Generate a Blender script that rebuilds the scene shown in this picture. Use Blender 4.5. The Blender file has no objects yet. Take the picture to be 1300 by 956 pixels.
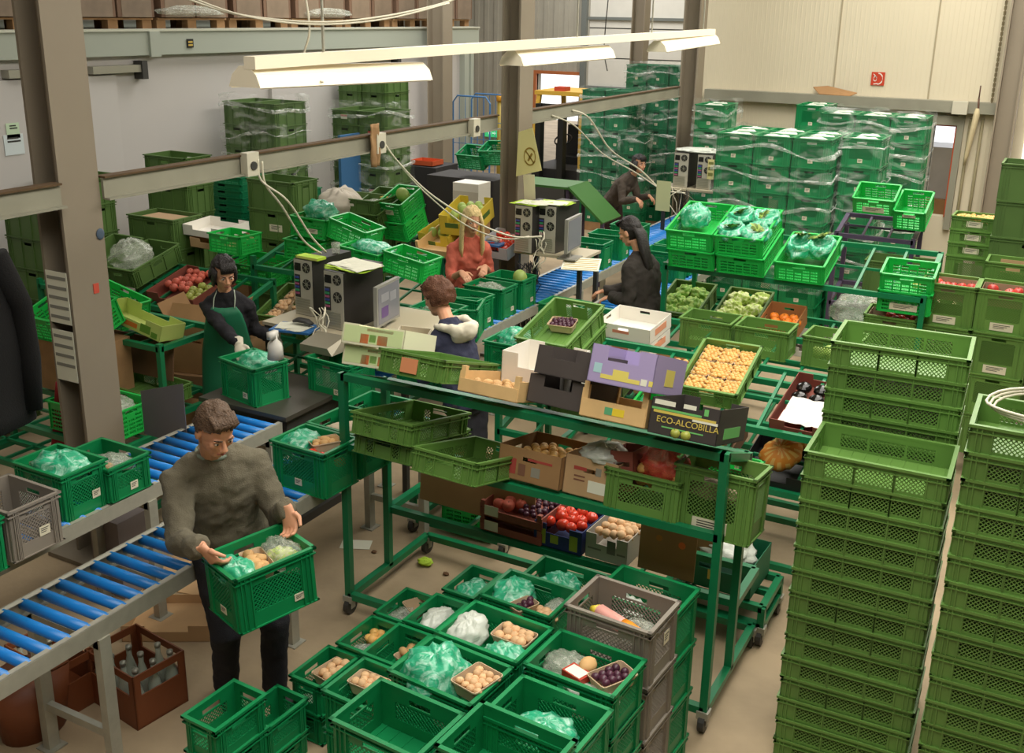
import bpy, math, random
from mathutils import Matrix, Vector, Euler, noise
random.seed(7)
S = bpy.context.scene
COL = S.collection
PI = math.pi
R = math.radians
# ---------------------------------------------------------------- camera
F_PX, PITCH, ROLL, YAW, CAMZ = 1331.93, .3047194, .017754705, .487636962, 3.4
fw = Vector((-math.sin(YAW) * math.cos(PITCH), math.cos(YAW) * math.cos(PITCH), -math.sin(PITCH)))
rt = Vector((math.cos(YAW), math.sin(YAW), 0))
dn = fw.cross(rt)
cr = rt * math.cos(ROLL) - dn * math.sin(ROLL)
cd = rt * math.sin(ROLL) + dn * math.cos(ROLL)
cam_d = bpy.data.cameras.new('camera')
cam = bpy.data.objects.new('camera', cam_d)
COL.objects.link(cam)
M = Matrix.Identity(4)
for i in range(3):
    M[i][0], M[i][1], M[i][2] = cr[i], -cd[i], -fw[i]
M[2][3] = CAMZ
cam.matrix_world = M
cam_d.sensor_width = 36
cam_d.lens = 36 * F_PX / 1300
cam_d.shift_y = -(478 - 434) / 1300
cam_d.clip_end = 200
S.camera = cam


def pray(px, py):
    return cr * ((px - 650) / F_PX) + cd * ((py - 434) / F_PX) + fw


def at(px, py, z):          # the point of height z seen at a pixel
    r = pray(px, py)
    k = (z - CAMZ) / r.z
    return Vector((r.x * k, r.y * k, z))


def aty(px, py, y):         # the point on the plane y = const seen at a pixel
    r = pray(px, py)
    k = y / r.y
    return Vector((r.x * k, y, CAMZ + r.z * k))


def atx(px, py, x):
    r = pray(px, py)
    k = x / r.x
    return Vector((x, r.y * k, CAMZ + r.z * k))


# ---------------------------------------------------------------- light
W = bpy.data.worlds.new('sky')
S.world = W
W.use_nodes = True
W.node_tree.nodes['Background'].inputs[0].default_value = (.95, .97, 1, 1)
W.node_tree.nodes['Background'].inputs[1].default_value = 1.6
S.view_settings.view_transform = 'Standard'
S.view_settings.look = 'None'
S.view_settings.exposure = 0.0
S.view_settings.gamma = 1


def area(name, loc, sx, sy, power, col=(1, .95, .86), rot=(0, 0, 0)):
    d = bpy.data.lights.new(name, 'AREA')
    d.shape = 'RECTANGLE'
    d.size, d.size_y, d.energy, d.color = sx, sy, power, col
    o = bpy.data.objects.new(name, d)
    o.location, o.rotation_euler = loc, rot
    COL.objects.link(o)
    return o


area('unseen_hall_light', (-.6, 6.5, 6.0), 3.0, 9, 560)
area('unseen_hall_light', (-1.2, 12, 6.0), 3.0, 5, 320)
area('unseen_hall_light', (-8.0, 13, 6.0), 3, 5, 330, (1, .97, .92))
area('unseen_hall_light', (-8.2, 19, 6.0), 4, 3, 300, (1, .97, .93))  # unseen light added to brighten the dark back around the sectional door
area('unseen_hall_light', (-7.2, 5.5, 6.0), 2.4, 5, 80, (1, .95, .88))
area('unseen_hall_light', (-.5, .6, 6.0), 4, 3, 170)

# ---------------------------------------------------------------- materials


def srgb(h):
    h = h.lstrip('#')
    v = [int(h[i:i + 2], 16) / 255 for i in (0, 2, 4)]
    return tuple(c / 12.92 if c < .04045 else ((c + .055) / 1.055) ** 2.4 for c in v) + (1,)


MATS = {}


def mat(name, col, rough=.55, metal=0, spec=.5, var=0, vscale=6, emit=None, alpha=1, trans=0, bump=0, bscale=40):
    if name in MATS:
        return MATS[name]
    m = bpy.data.materials.new(name)
    m.use_nodes = True
    nt = m.node_tree
    b = nt.nodes['Principled BSDF']
    c = srgb(col)
    b.inputs['Base Color'].default_value = c
    b.inputs['Roughness'].default_value = rough
    b.inputs['Metallic'].default_value = metal
    b.inputs['Specular IOR Level'].default_value = spec
    b.inputs['Alpha'].default_value = alpha
    b.inputs['Transmission Weight'].default_value = trans
    if emit:
        b.inputs['Emission Color'].default_value = c
        b.inputs['Emission Strength'].default_value = emit
    if var or bump:
        tc = nt.nodes.new('ShaderNodeTexCoord')
        n = nt.nodes.new('ShaderNodeTexNoise')
        n.inputs['Scale'].default_value = vscale
        n.inputs['Detail'].default_value = 4
        nt.links.new(tc.outputs['Object'], n.inputs['Vector'])
        if var:
            oi = nt.nodes.new('ShaderNodeObjectInfo')
            ad = nt.nodes.new('ShaderNodeMath')
            ad.operation = 'MULTIPLY_ADD'
            nt.links.new(oi.outputs['Random'], ad.inputs[0])
            ad.inputs[1].default_value = .45
            nt.links.new(n.outputs['Fac'], ad.inputs[2])
            cr_ = nt.nodes.new('ShaderNodeValToRGB')
            cr_.color_ramp.elements[0].position = .35
            cr_.color_ramp.elements[1].position = 1.0
            cr_.color_ramp.elements[0].color = tuple(x * (1 - var) for x in c[:3]) + (1,)
            cr_.color_ramp.elements[1].color = tuple(min(1, x * (1 + var)) for x in c[:3]) + (1,)
            nt.links.new(ad.outputs[0], cr_.inputs['Fac'])
            nt.links.new(cr_.outputs['Color'], b.inputs['Base Color'])
        if bump:
            n2 = nt.nodes.new('ShaderNodeTexNoise')
            n2.inputs['Scale'].default_value = bscale
            nt.links.new(tc.outputs['Object'], n2.inputs['Vector'])
            bp = nt.nodes.new('ShaderNodeBump')
            bp.inputs['Strength'].default_value = bump
            bp.inputs['Distance'].default_value = .01
            nt.links.new(n2.outputs['Fac'], bp.inputs['Height'])
            nt.links.new(bp.outputs['Normal'], b.inputs['Normal'])
    MATS[name] = m
    return m


OLIVE = mat('olive_plastic', '#628a40', .42, var=.16, vscale=3)
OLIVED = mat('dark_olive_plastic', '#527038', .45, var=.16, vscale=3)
EMER = mat('emerald_plastic', '#10824a', .38, var=.14, vscale=3)
EMERD = mat('deep_emerald_plastic', '#127048', .4, var=.14, vscale=3)
BRIGHT = mat('bright_green_plastic', '#1fb24a', .35, var=.1, vscale=3)
GREYP = mat('grey_plastic', '#8c8478', .5, var=.1)
RACK = mat('rack_green_paint', '#12774a', .35, var=.1, vscale=9)
STEEL = mat('painted_column_steel', '#8d8270', .6, var=.08, vscale=2)
RAILG = mat('girder_grey_paint', '#8d8b7a', .6, var=.15, vscale=3)
RUST = mat('girder_dusty_flange', '#554128', .85, var=.3, vscale=12)
GALV = mat('galvanised_steel', '#a8a698', .45, .3, var=.12, vscale=20)
BLUE = mat('blue_roller', '#1c7fd0', .35)
CARD = mat('cardboard', '#a07a50', .85, var=.12)
CARDL = mat('light_cardboard', '#bf9c72', .85, var=.1)
CARDD = mat('dark_cardboard', '#6f5238', .88, var=.12)
REDBOX = mat('reddish_carton', '#8b4a3c', .75, var=.1)
WOOD = mat('blond_wood', '#d8b47c', .65, var=.14, vscale=9)
PALLET = mat('pallet_wood', '#9a7650', .85, var=.25, vscale=7)
WHITE = mat('white_card', '#e8e4da', .7)
PAPER = mat('paper', '#e6e6d2', .8)
YPAPER = mat('yellow_paper', '#ded595', .8)
LIME = mat('lime_paper', '#b4d63c', .7)
INK = mat('dark_ink', '#33332e', .8)
BLACK = mat('black_paint', '#151514', .5)
DGREY = mat('dark_grey', '#3a3936', .5)
CHAR = mat('charcoal_carton', '#4a4340', .7, var=.08)
BEIGE = mat('computer_beige', '#c9c4b0', .45)
SILV = mat('silver_panel', '#a8a698', .35, .5)
CABLE = mat('cream_cable', '#d8d2bc', .5)
BCABLE = mat('black_cable', '#1c1b1a', .5)
LAMP = mat('faint_glow_enamel', '#f4ead0', .4, emit=.04)  # faint glow put into the enamel of the shades and rail
TUBE = mat('lit_tube', '#fff4dc', .4, emit=3)
SKIN = mat('skin', '#d9a07e', .55, var=.05, vscale=12)
SKIN2 = mat('skin_ruddy', '#d69c7a', .55, var=.06, vscale=12)
PUNNET = mat('punnet_card', '#cdb493', .8, var=.08)
LABEL = mat('label_paper', '#dcd6bc', .7)


# ---------------------------------------------------------------- mesh building
class MB:
    def __init__(s):
        s.v, s.f, s.m, s.x = [], [], [], Matrix.Identity(4)

    def add(s, vs, fs, mi=0, M=None):
        o = len(s.v)
        T = s.x @ M if M is not None else s.x
        s.v += [T @ Vector(v) for v in vs]
        s.f += [tuple(i + o for i in f) for f in fs]
        s.m += [mi] * len(fs)
        return s

    def box(s, a, b, mi=0, M=None):
        x0, y0, z0 = a
        x1, y1, z1 = b
        return s.add([(x0, y0, z0), (x1, y0, z0), (x1, y1, z0), (x0, y1, z0), (x0, y0, z1), (x1, y0, z1), (x1, y1, z1), (x0, y1, z1)],
                     [(0, 3, 2, 1), (4, 5, 6, 7), (0, 1, 5, 4), (1, 2, 6, 5), (2, 3, 7, 6), (3, 0, 4, 7)], mi, M)

    def cbox(s, c, d, mi=0, M=None):
        return s.box([c[i] - d[i] / 2 for i in range(3)], [c[i] + d[i] / 2 for i in range(3)], mi, M)

    def bar(s, a, b, w, h=None, mi=0, up=(0, 0, 1)):
        a, b = Vector(a), Vector(b)
        h = h or w
        d = b - a
        L = d.length
        z = d.normalized()
        u = Vector(up)
        if abs(z.dot(u)) > .95:
            u = Vector((0, 1, 0))
        x = z.cross(u).normalized()
        y = x.cross(z)
        T = Matrix((x, y, z)).transposed().to_4x4()
        T.translation = a
        return s.box((-w / 2, -h / 2, 0), (w / 2, h / 2, L), mi, T)

    def loft(s, rings, mi=0, cap=True):
        n = len(rings[0])
        vs = [p for r in rings for p in r]
        fs = []
        for k in range(len(rings) - 1):
            for i in range(n):
                j = (i + 1) % n
                fs.append((k * n + i, k * n + j, (k + 1) * n + j, (k + 1) * n + i))
        if cap:
            fs.append(tuple(range(n - 1, -1, -1)))
            fs.append(tuple((len(rings) - 1) * n + i for i in range(n)))
        return s.add(vs, fs, mi)

    def tube(s, pts, r, n=8, mi=0, flat=1, up=None):
        pts = [Vector(p) for p in pts]
        rs = r if isinstance(r, (list, tuple)) else [r] * len(pts)
        rings = []
        u = Vector(up) if up else None
        for i, p in enumerate(pts):
            t = (pts[min(i + 1, len(pts) - 1)] - pts[max(i - 1, 0)]).normalized()
            if u is None:
                u = Vector((0, 0, 1)) if abs(t.z) < .9 else Vector((1, 0, 0))
            x = t.cross(u)
            if x.length < 1e-4:
                x = t.orthogonal()
            x.normalize()
            y = x.cross(t).normalized()
            if not up:
                u = y
            rr = rs[i]
            if isinstance(rr, tuple):
                ra, rb = rr
            else:
                ra, rb = rr, rr * flat
            rings.append([p + x * (math.cos(2 * PI * k / n) * ra) + y * (math.sin(2 * PI * k / n) * rb) for k in range(n)])
        return s.loft(rings, mi)

    def ell(s, c, r, seg=12, rings=8, mi=0, M=None):
        vs = [(c[0], c[1], c[2] - r[2])]
        for j in range(1, rings):
            a = -PI / 2 + PI * j / rings
            for i in range(seg):
                b = 2 * PI * i / seg
                vs.append((c[0] + r[0] * math.cos(a) * math.cos(b), c[1] + r[1] * math.cos(a) * math.sin(b), c[2] + r[2] * math.sin(a)))
        vs.append((c[0], c[1], c[2] + r[2]))
        fs = []
        for i in range(seg):
            fs.append((0, 1 + (i + 1) % seg, 1 + i))
            t = 1 + (rings - 2) * seg
            fs.append((len(vs) - 1, t + i, t + (i + 1) % seg))
            for j in range(rings - 2):
                o = 1 + j * seg
                fs.append((o + i, o + (i + 1) % seg, o + seg + (i + 1) % seg, o + seg + i))
        return s.add(vs, fs, mi, M)

    def cyl(s, a, b, r, n=12, mi=0):
        return s.tube([a, b], r, n, mi)

    def mesh(s, name, mats, smooth=False):
        me = bpy.data.meshes.new(name)
        me.from_pydata([tuple(v) for v in s.v], [], s.f)
        for m in (mats if isinstance(mats, (list, tuple)) else [mats]):
            me.materials.append(m)
        me.polygons.foreach_set('material_index', s.m)
        if smooth:
            me.polygons.foreach_set('use_smooth', [True] * len(s.f))
        me.update()
        return me

    def build(s, name, mats, parent=None, smooth=False, label=None, cat=None, group=None, kind=None, loc=None):
        return put(name, s.mesh(name, mats, smooth), parent, label, cat, group, kind, loc)


def put(name, me, parent=None, label=None, cat=None, group=None, kind=None, loc=None):
    o = bpy.data.objects.new(name, me)
    COL.objects.link(o)
    if isinstance(loc, Matrix):
        o.matrix_basis = loc
    elif loc is not None:
        o.location = loc
    o.parent = parent
    if label:
        o['label'] = label
    if cat:
        o['category'] = cat
    if group:
        o['group'] = group
    if kind:
        o['kind'] = kind
    return o


def root(name, label, cat, loc=(0, 0, 0), rz=0, group=None):
    o = put(name, None, None, label, cat, group)
    if isinstance(loc, Matrix):
        o.matrix_basis = loc
    else:
        o.location = loc
        o.rotation_euler = (0, 0, R(rz))
    return o


def struct(name, mb, mats, smooth=False):
    return mb.build(name, mats, kind='structure', smooth=smooth)


def text_mesh(s, size, m, key=[0]):
    c = bpy.data.curves.new('t', 'FONT')
    c.body = s
    c.size = size
    c.extrude = .0006
    c.align_x = 'CENTER'
    o = bpy.data.objects.new('t', c)
    COL.objects.link(o)
    dg = bpy.context.evaluated_depsgraph_get()
    me = bpy.data.meshes.new_from_object(o.evaluated_get(dg))
    bpy.data.objects.remove(o)
    me.materials.clear()
    me.materials.append(m)
    return me


FRONT = Matrix.Rotation(PI / 2, 4, 'X')      # lettering that faces -Y


def lettering(s, size, m, parent, x, y, z, mx=None):
    return put('lettering', text_mesh(s, size, m), parent, loc=Matrix.Translation((x, y, z)) @ (mx or FRONT))


ORD = ['topmost', 'second', 'third', 'fourth', 'fifth', 'sixth', 'seventh', 'eighth', 'ninth', 'tenth', 'eleventh', 'twelfth', 'thirteenth', 'fourteenth', 'fifteenth', 'sixteenth', 'seventeenth', 'eighteenth']


def onum(i):
    return 'topmost' if i == 0 else ORD[i] + ' from top'


# ---------------------------------------------------------------- setting
m_floor = mat('concrete_floor', '#97856a', .75, var=.42, vscale=2.2, bump=.15, bscale=30)
m_cream = mat('cream_wall_panel', '#d8ceb4', .7, var=.04, vscale=1)
m_seam = mat('panel_seam', '#a89c80', .8)
m_cold = mat('cold_store_panel', '#c4c0bc', .55, var=.04, vscale=1)
m_fascia = mat('grey_green_fascia', '#a3a99c', .6)
m_ceil = mat('ceiling_paint', '#8a8478', .9)
m_back = mat('ribbed_back_wall', '#a6a294', .7, var=.06)
m_door = mat('white_sectional_door', '#d4d2c8', .6, var=.04)
m_glass = mat('bright_pane', '#fbfaf6', .3, emit=1.0)
struct('floor', MB().box((-16, -4, -.1), (6, 32, 0)), m_floor)
struct('ceiling', MB().box((-16, -4, 6.6), (6, 24, 6.7)), m_ceil)
# cream wall at y=14.9 with vertical seams and fine ribs
YW = 14.9
mb = MB().box((-4.95, YW, 2.3), (-1.0, YW + .15, 6.6))
mb.box((-1.0, YW, 0), (5.6, YW + .15, 6.6))
xw0, xw1 = aty(1184, 180, YW).x, aty(1213, 180, YW).x
zw1, zw0 = aty(1200, 158, YW).z, aty(1200, 252, YW).z
mb.box((-4.95, YW, 0), (xw0, YW + .15, 2.3))
mb.box((xw1, YW, 0), (-1.0, YW + .15, 2.3))
mb.box((xw0, YW, zw1), (xw1, YW + .15, 2.3))
mb.box((xw0, YW, 0), (xw1, YW + .15, .9))
x = -4.9
while x < -.9:
    mb.box((x, YW - .006, 0 if not (xw0 - .05 < x < xw1 + .02) else 2.3), (x + .012, YW, 6.6))
    x += .06
struct('wall_back', mb, m_cream)
mb = MB()
for px in (1068, 1192):
    p = aty(px, 20, YW)
    mb.box((p.x - .01, YW - .012, 2.4), (p.x + .01, YW, 6.6))
struct('trim_1', mb, m_seam)
zr = aty(1080, 128, YW).z
struct('trim_2', MB().box((-4.8, YW - .16, zr - .07), (-1.0, YW - .01, zr + .07)), RAILG)
# window frame in the cream wall
mb = MB()
for a, b in (((xw0 - .06, zw0 - .4), (xw0, 2.24)), ((xw1, zw0 - .4), (xw1 + .08, 2.3)), ((xw0, zw1), (xw1, zw1 + .12))):
    mb.box((a[0], YW - .08, a[1]), (b[0], YW + .1, b[1]))
struct('window_1', mb, RAILG)
struct('trim_3', MB().box((xw0, YW - .03, zw1 - .02), (xw1, YW, zw1)).box((xw1 - .02, YW - .03, .9), (xw1, YW, zw1)), mat('orange_seal', '#c2532a', .6))
# deep back wall with sectional door and gate
YB = 21.6
gx0, gx1 = aty(681, 140, YB).x, aty(736, 140, YB).x
gz1 = aty(700, 94, YB).z
dx0 = aty(746, 60, YB).x
mb = MB().box((-16, YB, 0), (gx0, YB + .2, 6.6)).box((gx0, YB, gz1), (gx1, YB + .2, 6.6)).box((gx1, YB, 0), (dx0, YB + .2, 6.6)).box((dx0, YB, 5.2), (-4.9, YB + .2, 6.6))
x = -15.8
while x < dx0 - .05:
    mb.box((x, YB - .02, gz1 if gx0 - .05 < x < gx1 else 0), (x + .1, YB, 6.6))
    x += .25
struct('wall_far', mb, m_back)
mb = MB()
for i in range(9):
    mb.box((dx0, YB + .02, i * .62 + .012), (-4.9, YB + .09, i * .62 + .608))
dr = struct('door_1', mb, m_door)
mb = MB()
mb.box((dx0, YB + .09, 0), (-4.9, YB + .12, 5.6))  # unseen backing added to block outside brightness in the panel gaps
for z in (1.86, 3.3, 4.34):
    mb.box((dx0, YB - .03, z - .03), (-4.9, YB + .02, z + .03))
mb.box((dx0 - .12, YB - .12, 0), (dx0, YB, 6.6))
struct('trim_4', mb, mat('door_rail_grey', '#6f7470', .5))
mb = MB().box((gx0 - .07, YB - .06, 0), (gx0, YB + .05, gz1 + .07)).box((gx1, YB - .06, 0), (gx1 + .07, YB + .05, gz1 + .07)).box((gx0, YB - .06, gz1), (gx1, YB + .05, gz1 + .07))
struct('door_2', mb, mat('orange_gate_frame', '#b0683c', .6))
struct('wall_side', MB().box((-4.95, YW + .15, 0), (-4.8, YB, 6.6)), m_cream)
# cold store wall
XC = -9.6
mb = MB().box((XC - .1, -4, 0), (XC, 16.4, 2.9)).box((XC - 6, 16.3, 0), (XC, 16.4, 2.9))
struct('wall_left', mb, m_cold)
struct('trim_5', MB().box((XC - .1, -4, 2.86), (XC + .12, 16.45, 3.12)), m_fascia)
struct('trim_6', MB().box((XC - .1, -4, 3.12), (XC + .14, 16.45, 3.145)), mat('pale_edge', '#c8cabb', .4, .3))
struct('floor_mezzanine', MB().box((-16, -4, 3.0), (XC - .1, 16.45, 3.12)), m_fascia)
struct('wall_outer', MB().box((-16.2, -4, 0), (-16, 24, 6.7)).box((-16, -4.2, 0), (6, -4, 6.7)).box((5.6, -4, 0), (5.8, 15, 6.7)), m_ceil)
# cold store doors (panels, rails)
for i, (a, b, ra, rb) in enumerate(((0, 58, 0, 43), (110, 153, 108, 176), (345, 452, 345, 500))):
    y0 = atx(a - (30 if a == 0 else 0), 200, XC).y
    y1 = atx(b, 200, XC).y
    struct('door_%d' % (i + 3), MB().box((XC, y0 - (1.5, .6, 0)[i], .1), (XC + (.07, .05, .06)[i], y1, 2.66)), m_cold)
    r0, r1 = atx(ra, 85, XC).y, atx(rb, 80, XC).y
    struct('trim_%d' % (i + 7), MB().box((XC, r0, 2.68), (XC + .12, r1, 2.76)).box((XC, r1 - .08, 2.6), (XC + .14, r1, 2.8), 1), [SILV, DGREY])
y0 = atx(60, 150, XC).y
struct('trim_12', MB().box((XC, y0, 0), (XC + .06, y0 + .05, 2.86)).box((XC, y0 + .3, 0), (XC + .05, y0 + .33, 2.86)), RAILG)
p = atx(597, 100, XC)
struct('trim_13', MB().box((XC - .1, 16.0, 0), (XC + .1, 16.15, 2.86)).box((XC - .05, 16.3, 0), (XC + .05, 16.4, 2.86)), m_fascia)
struct('trim_14', MB().box((XC + .12, 8.95, 2.84), (XC + .15, 9.1, 3.12)), m_fascia)


def column(name, x, y, h=6.6, w=.22, d=.28, t=.02):
    mb = MB().box((x - w / 2, y - d / 2, 0), (x - w / 2 + t, y + d / 2, h)).box((x + w / 2 - t, y - d / 2, 0), (x + w / 2, y + d / 2, h)).box((x - w / 2 + t, y - .01, 0), (x + w / 2 - t, y + .01, h))
    mb.box((x - .25, y - .25, 0), (x + .25, y + .25, .03))
    return struct(name, mb, STEEL)


column('column_1', -5.2, 4.19)
column('column_2', -4.87, 9.2, w=.2)
column('column_3', -4.82, 14.2, w=.24)
column('column_4', -9.2, 14.72, w=.3)
column('column_5', -7.58, 19.2, w=.26)
column('column_6', -.86, 14.6, w=.24)
# girder between the columns of the row
mb = MB()


def gp(y, dx, z):
    return (-5.08 + .013 * (y - 4) + dx, y, z + .004 * (y - 4))


for y0, y1 in ((-3.5, 4.04), (4.34, 9.06), (9.34, 14.05)):
    mb.bar(gp(y0, 0, 2.355), gp(y1, 0, 2.355), .02, .125)
    mb.bar(gp(y0, .03, 2.295), gp(y1, .03, 2.295), .05, .012)
    mb.bar(gp(y0, -.01, 2.424), gp(y1, -.01, 2.424), .08, .012, 1)
struct('beam_1', mb, [RAILG, RUST])


# ---------------------------------------------------------------- crates
def strips(mb, T, u0, u1, v0, v1, pitch, w, t=.002, mi=0):
    """diagonal lattice in the local (u, v) plane of T, normal = local z"""
    du, dv = u1 - u0, v1 - v0
    for sgn in (1, -1):
        c = -dv + pitch * .5
        while c < du:
            a = max(0, c)
            b = min(du, c + dv)
            if b - a > .004:
                va, vb = a - c, b - c
                if sgn < 0:
                    va, vb = dv - va, dv - vb
                p, q = Vector((u0 + a, v0 + va, 0)), Vector((u0 + b, v0 + vb, 0))
                d = (q - p).normalized()
                n = Vector((-d.y, d.x, 0)) * w / 2
                z = Vector((0, 0, t * (1 if sgn > 0 else .4)))
                mb.add([p - n + z, q - n + z, q + n + z, p + n + z, p - n - z, q - n - z, q + n - z, p + n - z],
                       [(0, 1, 2, 3), (7, 6, 5, 4), (0, 4, 5, 1), (3, 2, 6, 7)], mi, T)
            c += pitch


def wall(mb, T, L, H, cuts, t=.003):
    """solid wall plane of length L, height H with rectangular cut-outs [(u0,u1,v0,v1,kind)]"""
    us = sorted({0, L} | {c[0] for c in cuts} | {c[1] for c in cuts})
    vs = sorted({0, H} | {c[2] for c in cuts} | {c[3] for c in cuts})
    for i in range(len(us) - 1):
        run = None
        for j in range(len(vs) - 1):
            um, vm = (us[i] + us[i + 1]) / 2, (vs[j] + vs[j + 1]) / 2
            solid = not any(c[0] < um < c[1] and c[2] < vm < c[3] for c in cuts)
            if solid:
                run = vs[j] if run is None else run
            if run is not None and (not solid or j == len(vs) - 2):
                mb.box((us[i], run, -t), (us[i + 1], vs[j + 1] if solid else vs[j], t), 0, T)
                run = None
    for c in cuts:
        if c[4] == 'lat':
            strips(mb, T, c[0], c[1], c[2], c[3], c[5] if len(c) > 5 else .017, .004)


def crate_mesh(name, W, D, H, style, m, pitch=.0135):
    mb = MB()
    ins = .014
    mb.box((-W / 2 + ins, -D / 2 + ins, .0), (W / 2 - ins, D / 2 - ins, .006))
    # floor ribs
    n = int(W / .06)
    for k in range(n):
        x = -W / 2 + ins + (k + .5) * (W - 2 * ins) / n
        mb.box((x - .002, -D / 2 + ins, .006), (x + .002, D / 2 - ins, .009))
    for side in range(4):
        L = (W if side % 2 == 0 else D) - 2 * ins
        off = (D if side % 2 == 0 else W) / 2 - ins
        # local: u along wall, v up, z outwards
        rot = Matrix.Rotation(side * PI / 2, 4, 'Z')
        T = rot @ Matrix(((1, 0, 0, -L / 2), (0, 0, -1, -off), (0, 1, 0, 0), (0, 0, 0, 1)))
        longs = L > .35
        cuts, ribs = [], []
        v1 = H - .038
        if style == 'vent':
            k = .075 if longs else .06
            v0 = .018
            if longs and L > .5:
                us = [k, L / 2 - .082, L / 2 + .082, L - k]
                for a, b in zip(us[:-1], us[1:]):
                    cuts.append((a + .006, b - .006, v0, v1, 'lat', pitch))
                    ribs += [a, b]
            else:
                hw = .055
                cuts.append((k + .006, L / 2 - hw - .006, v0, v1, 'lat', pitch))
                cuts.append((L / 2 + hw + .006, L - k - .006, v0, v1, 'lat', pitch))
                cuts.append((L / 2 - hw + .008, L / 2 + hw - .008, v1 - .012, H - .02, 'hole'))
                ribs += [k, L / 2 - hw, L / 2 + hw, L - k]
        elif style == 'tall':
            k = L * .19
            cuts.append((k, L - k, H * .28, H - .068, 'lat', pitch))
            cuts.append((L / 2 - .05, L / 2 + .05, H - .06, H - .036, 'hole'))
            ribs += [k - .008, L - k + .008, k * .55, L - k * .55]
        elif style == 'fold':
            rows = max(2, int((H - .05) / .026))
            cols = 5 if longs else 4
            for r_ in range(rows):
                for c in range(cols):
                    a = .03 + c * (L - .06) / cols
                    b = a + (L - .06) / cols - .012
                    z0 = .016 + r_ * (H - .06) / rows
                    hh = (H - .06) / rows - .011
                    if r_ == rows - 1 and c in ((2,) if cols == 5 else (1, 2)):
                        continue
                    cuts.append((a, b, z0, z0 + hh, 'hole'))
                    for q in range(1, 4):
                        mb.box((a + (b - a) * q / 4 - .0015, z0, -.002), (a + (b - a) * q / 4 + .0015, z0 + hh, .002), 0, T)
            cuts.append((L / 2 - .05, L / 2 + .05, H - .04, H - .018, 'hole'))
            ribs += [.012, L - .012]
        elif style == 'bin':
            cuts.append((L / 2 - .05, L / 2 + .05, H - .075, H - .048, 'hole'))
            ribs += [.06, L * .36, L * .64, L - .06]
        ok = []
        for c in cuts:      # keep cut-outs from overlapping each other
            ok.append(c)
        wall(mb, T, L, H - .004, ok)
        for u in ribs + ([.018, .036, L - .018, L - .036] if style != 'fold' else []):
            mb.box((u - .0025, .004, 0), (u + .0025, H - .01, ins - .003), 0, T)
        # rim, second flange and foot ring
        e = ins
        mb.box((-e, H - .012, -.004), (L + e, H, e), 0, T)
        if style != 'fold':
            mb.box((-e + .003, H - .034, -.001), (L + e - .003, H - .029, e - .002), 0, T)
        mb.box((-e + .004, .0, -.001), (L + e - .004, .006, e - .004), 0, T)
    return mb.mesh(name, m)


PROTO = {}


def proto(kind):
    if kind in PROTO:
        return PROTO[kind]
    spec = {
        'olive': (.6, .4, .12, 'vent', OLIVE), 'olive46': (.4, .6, .12, 'vent', OLIVE), 'olive46b': (.4, .6, .15, 'vent', OLIVE),
        'olivetall': (.4, .3, .33, 'tall', OLIVE), 'olivemid': (.4, .3, .22, 'tall', OLIVE), 'olivelow': (.4, .3, .12, 'vent', OLIVE),
        'olivetall46': (.4, .6, .22, 'tall', OLIVE),
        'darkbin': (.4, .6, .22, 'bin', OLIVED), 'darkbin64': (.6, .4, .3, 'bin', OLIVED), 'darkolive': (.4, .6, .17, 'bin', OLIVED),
        'emerald': (.4, .3, .27, 'tall', EMER), 'emeraldlow': (.2, .3, .17, 'tall', EMER), 'emeraldfloor': (.4, .3, .2, 'tall', EMER),
        'emeraldwrap': (.4, .3, .3, 'tall', EMER), 'emeraldfar': (.4, .3, .3, 'bin', EMERD), 'emerald34': (.3, .4, .27, 'tall', EMER), 'greytall': (.4, .3, .27, 'tall', GREYP),
        'bright': (.4, .6, .16, 'fold', BRIGHT), 'bright43': (.4, .3, .17, 'fold', BRIGHT), 'bright34': (.3, .4, .2, 'fold', BRIGHT), 'bright64': (.6, .4, .2, 'fold', BRIGHT),
        'emfold': (.6, .4, .09, 'fold', EMERD), 'emfold43': (.4, .3, .2, 'fold', EMER),
    }[kind]
    W, D, H, st, m = spec
    PROTO[kind] = (crate_mesh('crate_' + kind, W, D, H, st, m, .0185 if H < .2 else .02), W, D, H)
    return PROTO[kind]


CRATES = {}
_card = {}


def card_mesh(w, h):
    k = (w, h)
    if k not in _card:
        mb = MB().box((-w / 2, -.0015, -h / 2), (w / 2, 0, h / 2))
        for i in range(3):
            mb.box((-w * .36, -.002, h * (.22 - i * .2)), (w * (.36 - i * .12), -.0016, h * (.3 - i * .2)), 1)
        _card[k] = mb.mesh('label_card', [LABEL, INK])
    return _card[k]


def crate(kind, nl, label, rz=0, tilt=0, roll=0, card=None, group=None, name=None, center=False):
    """nl: near-left corner of the top rim in the world"""
    me, W, D, H = proto(kind)
    if center:
        T = Matrix.Translation(nl) @ Matrix.Rotation(R(rz), 4, 'Z')
    else:
        T = Matrix.Translation(nl) @ Matrix.Rotation(R(rz), 4, 'Z') @ Matrix.Rotation(R(roll), 4, 'Y') @ Matrix.Rotation(R(tilt), 4, 'X') @ Matrix.Translation((W / 2, D / 2, -H))
    nm = name or ('folding_crate' if 'bright' in kind or 'fold' in kind else 'wrapped_crate' if 'wrap' in kind or 'far' in kind else 'storage_bin' if 'bin' in kind or kind[:2] == 'bl' else 'plastic_crate')
    if card:
        o = root(nm, label, 'crate', T, group=group)
        put('crate_body', me, o)
        face, w, h, dx, dz = card
        L = Matrix.Translation((dx, -D / 2 + .009, dz)) if face == 'f' else Matrix.Rotation(PI / 2, 4, 'Z') @ Matrix.Translation((dx, -W / 2 + .009, dz))
        put('label_card', card_mesh(w, h), o, loc=L)
    else:
        o = put(nm, me, None, label, 'crate', group, loc=T)
    return o, T, (W, D, H)


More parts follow.
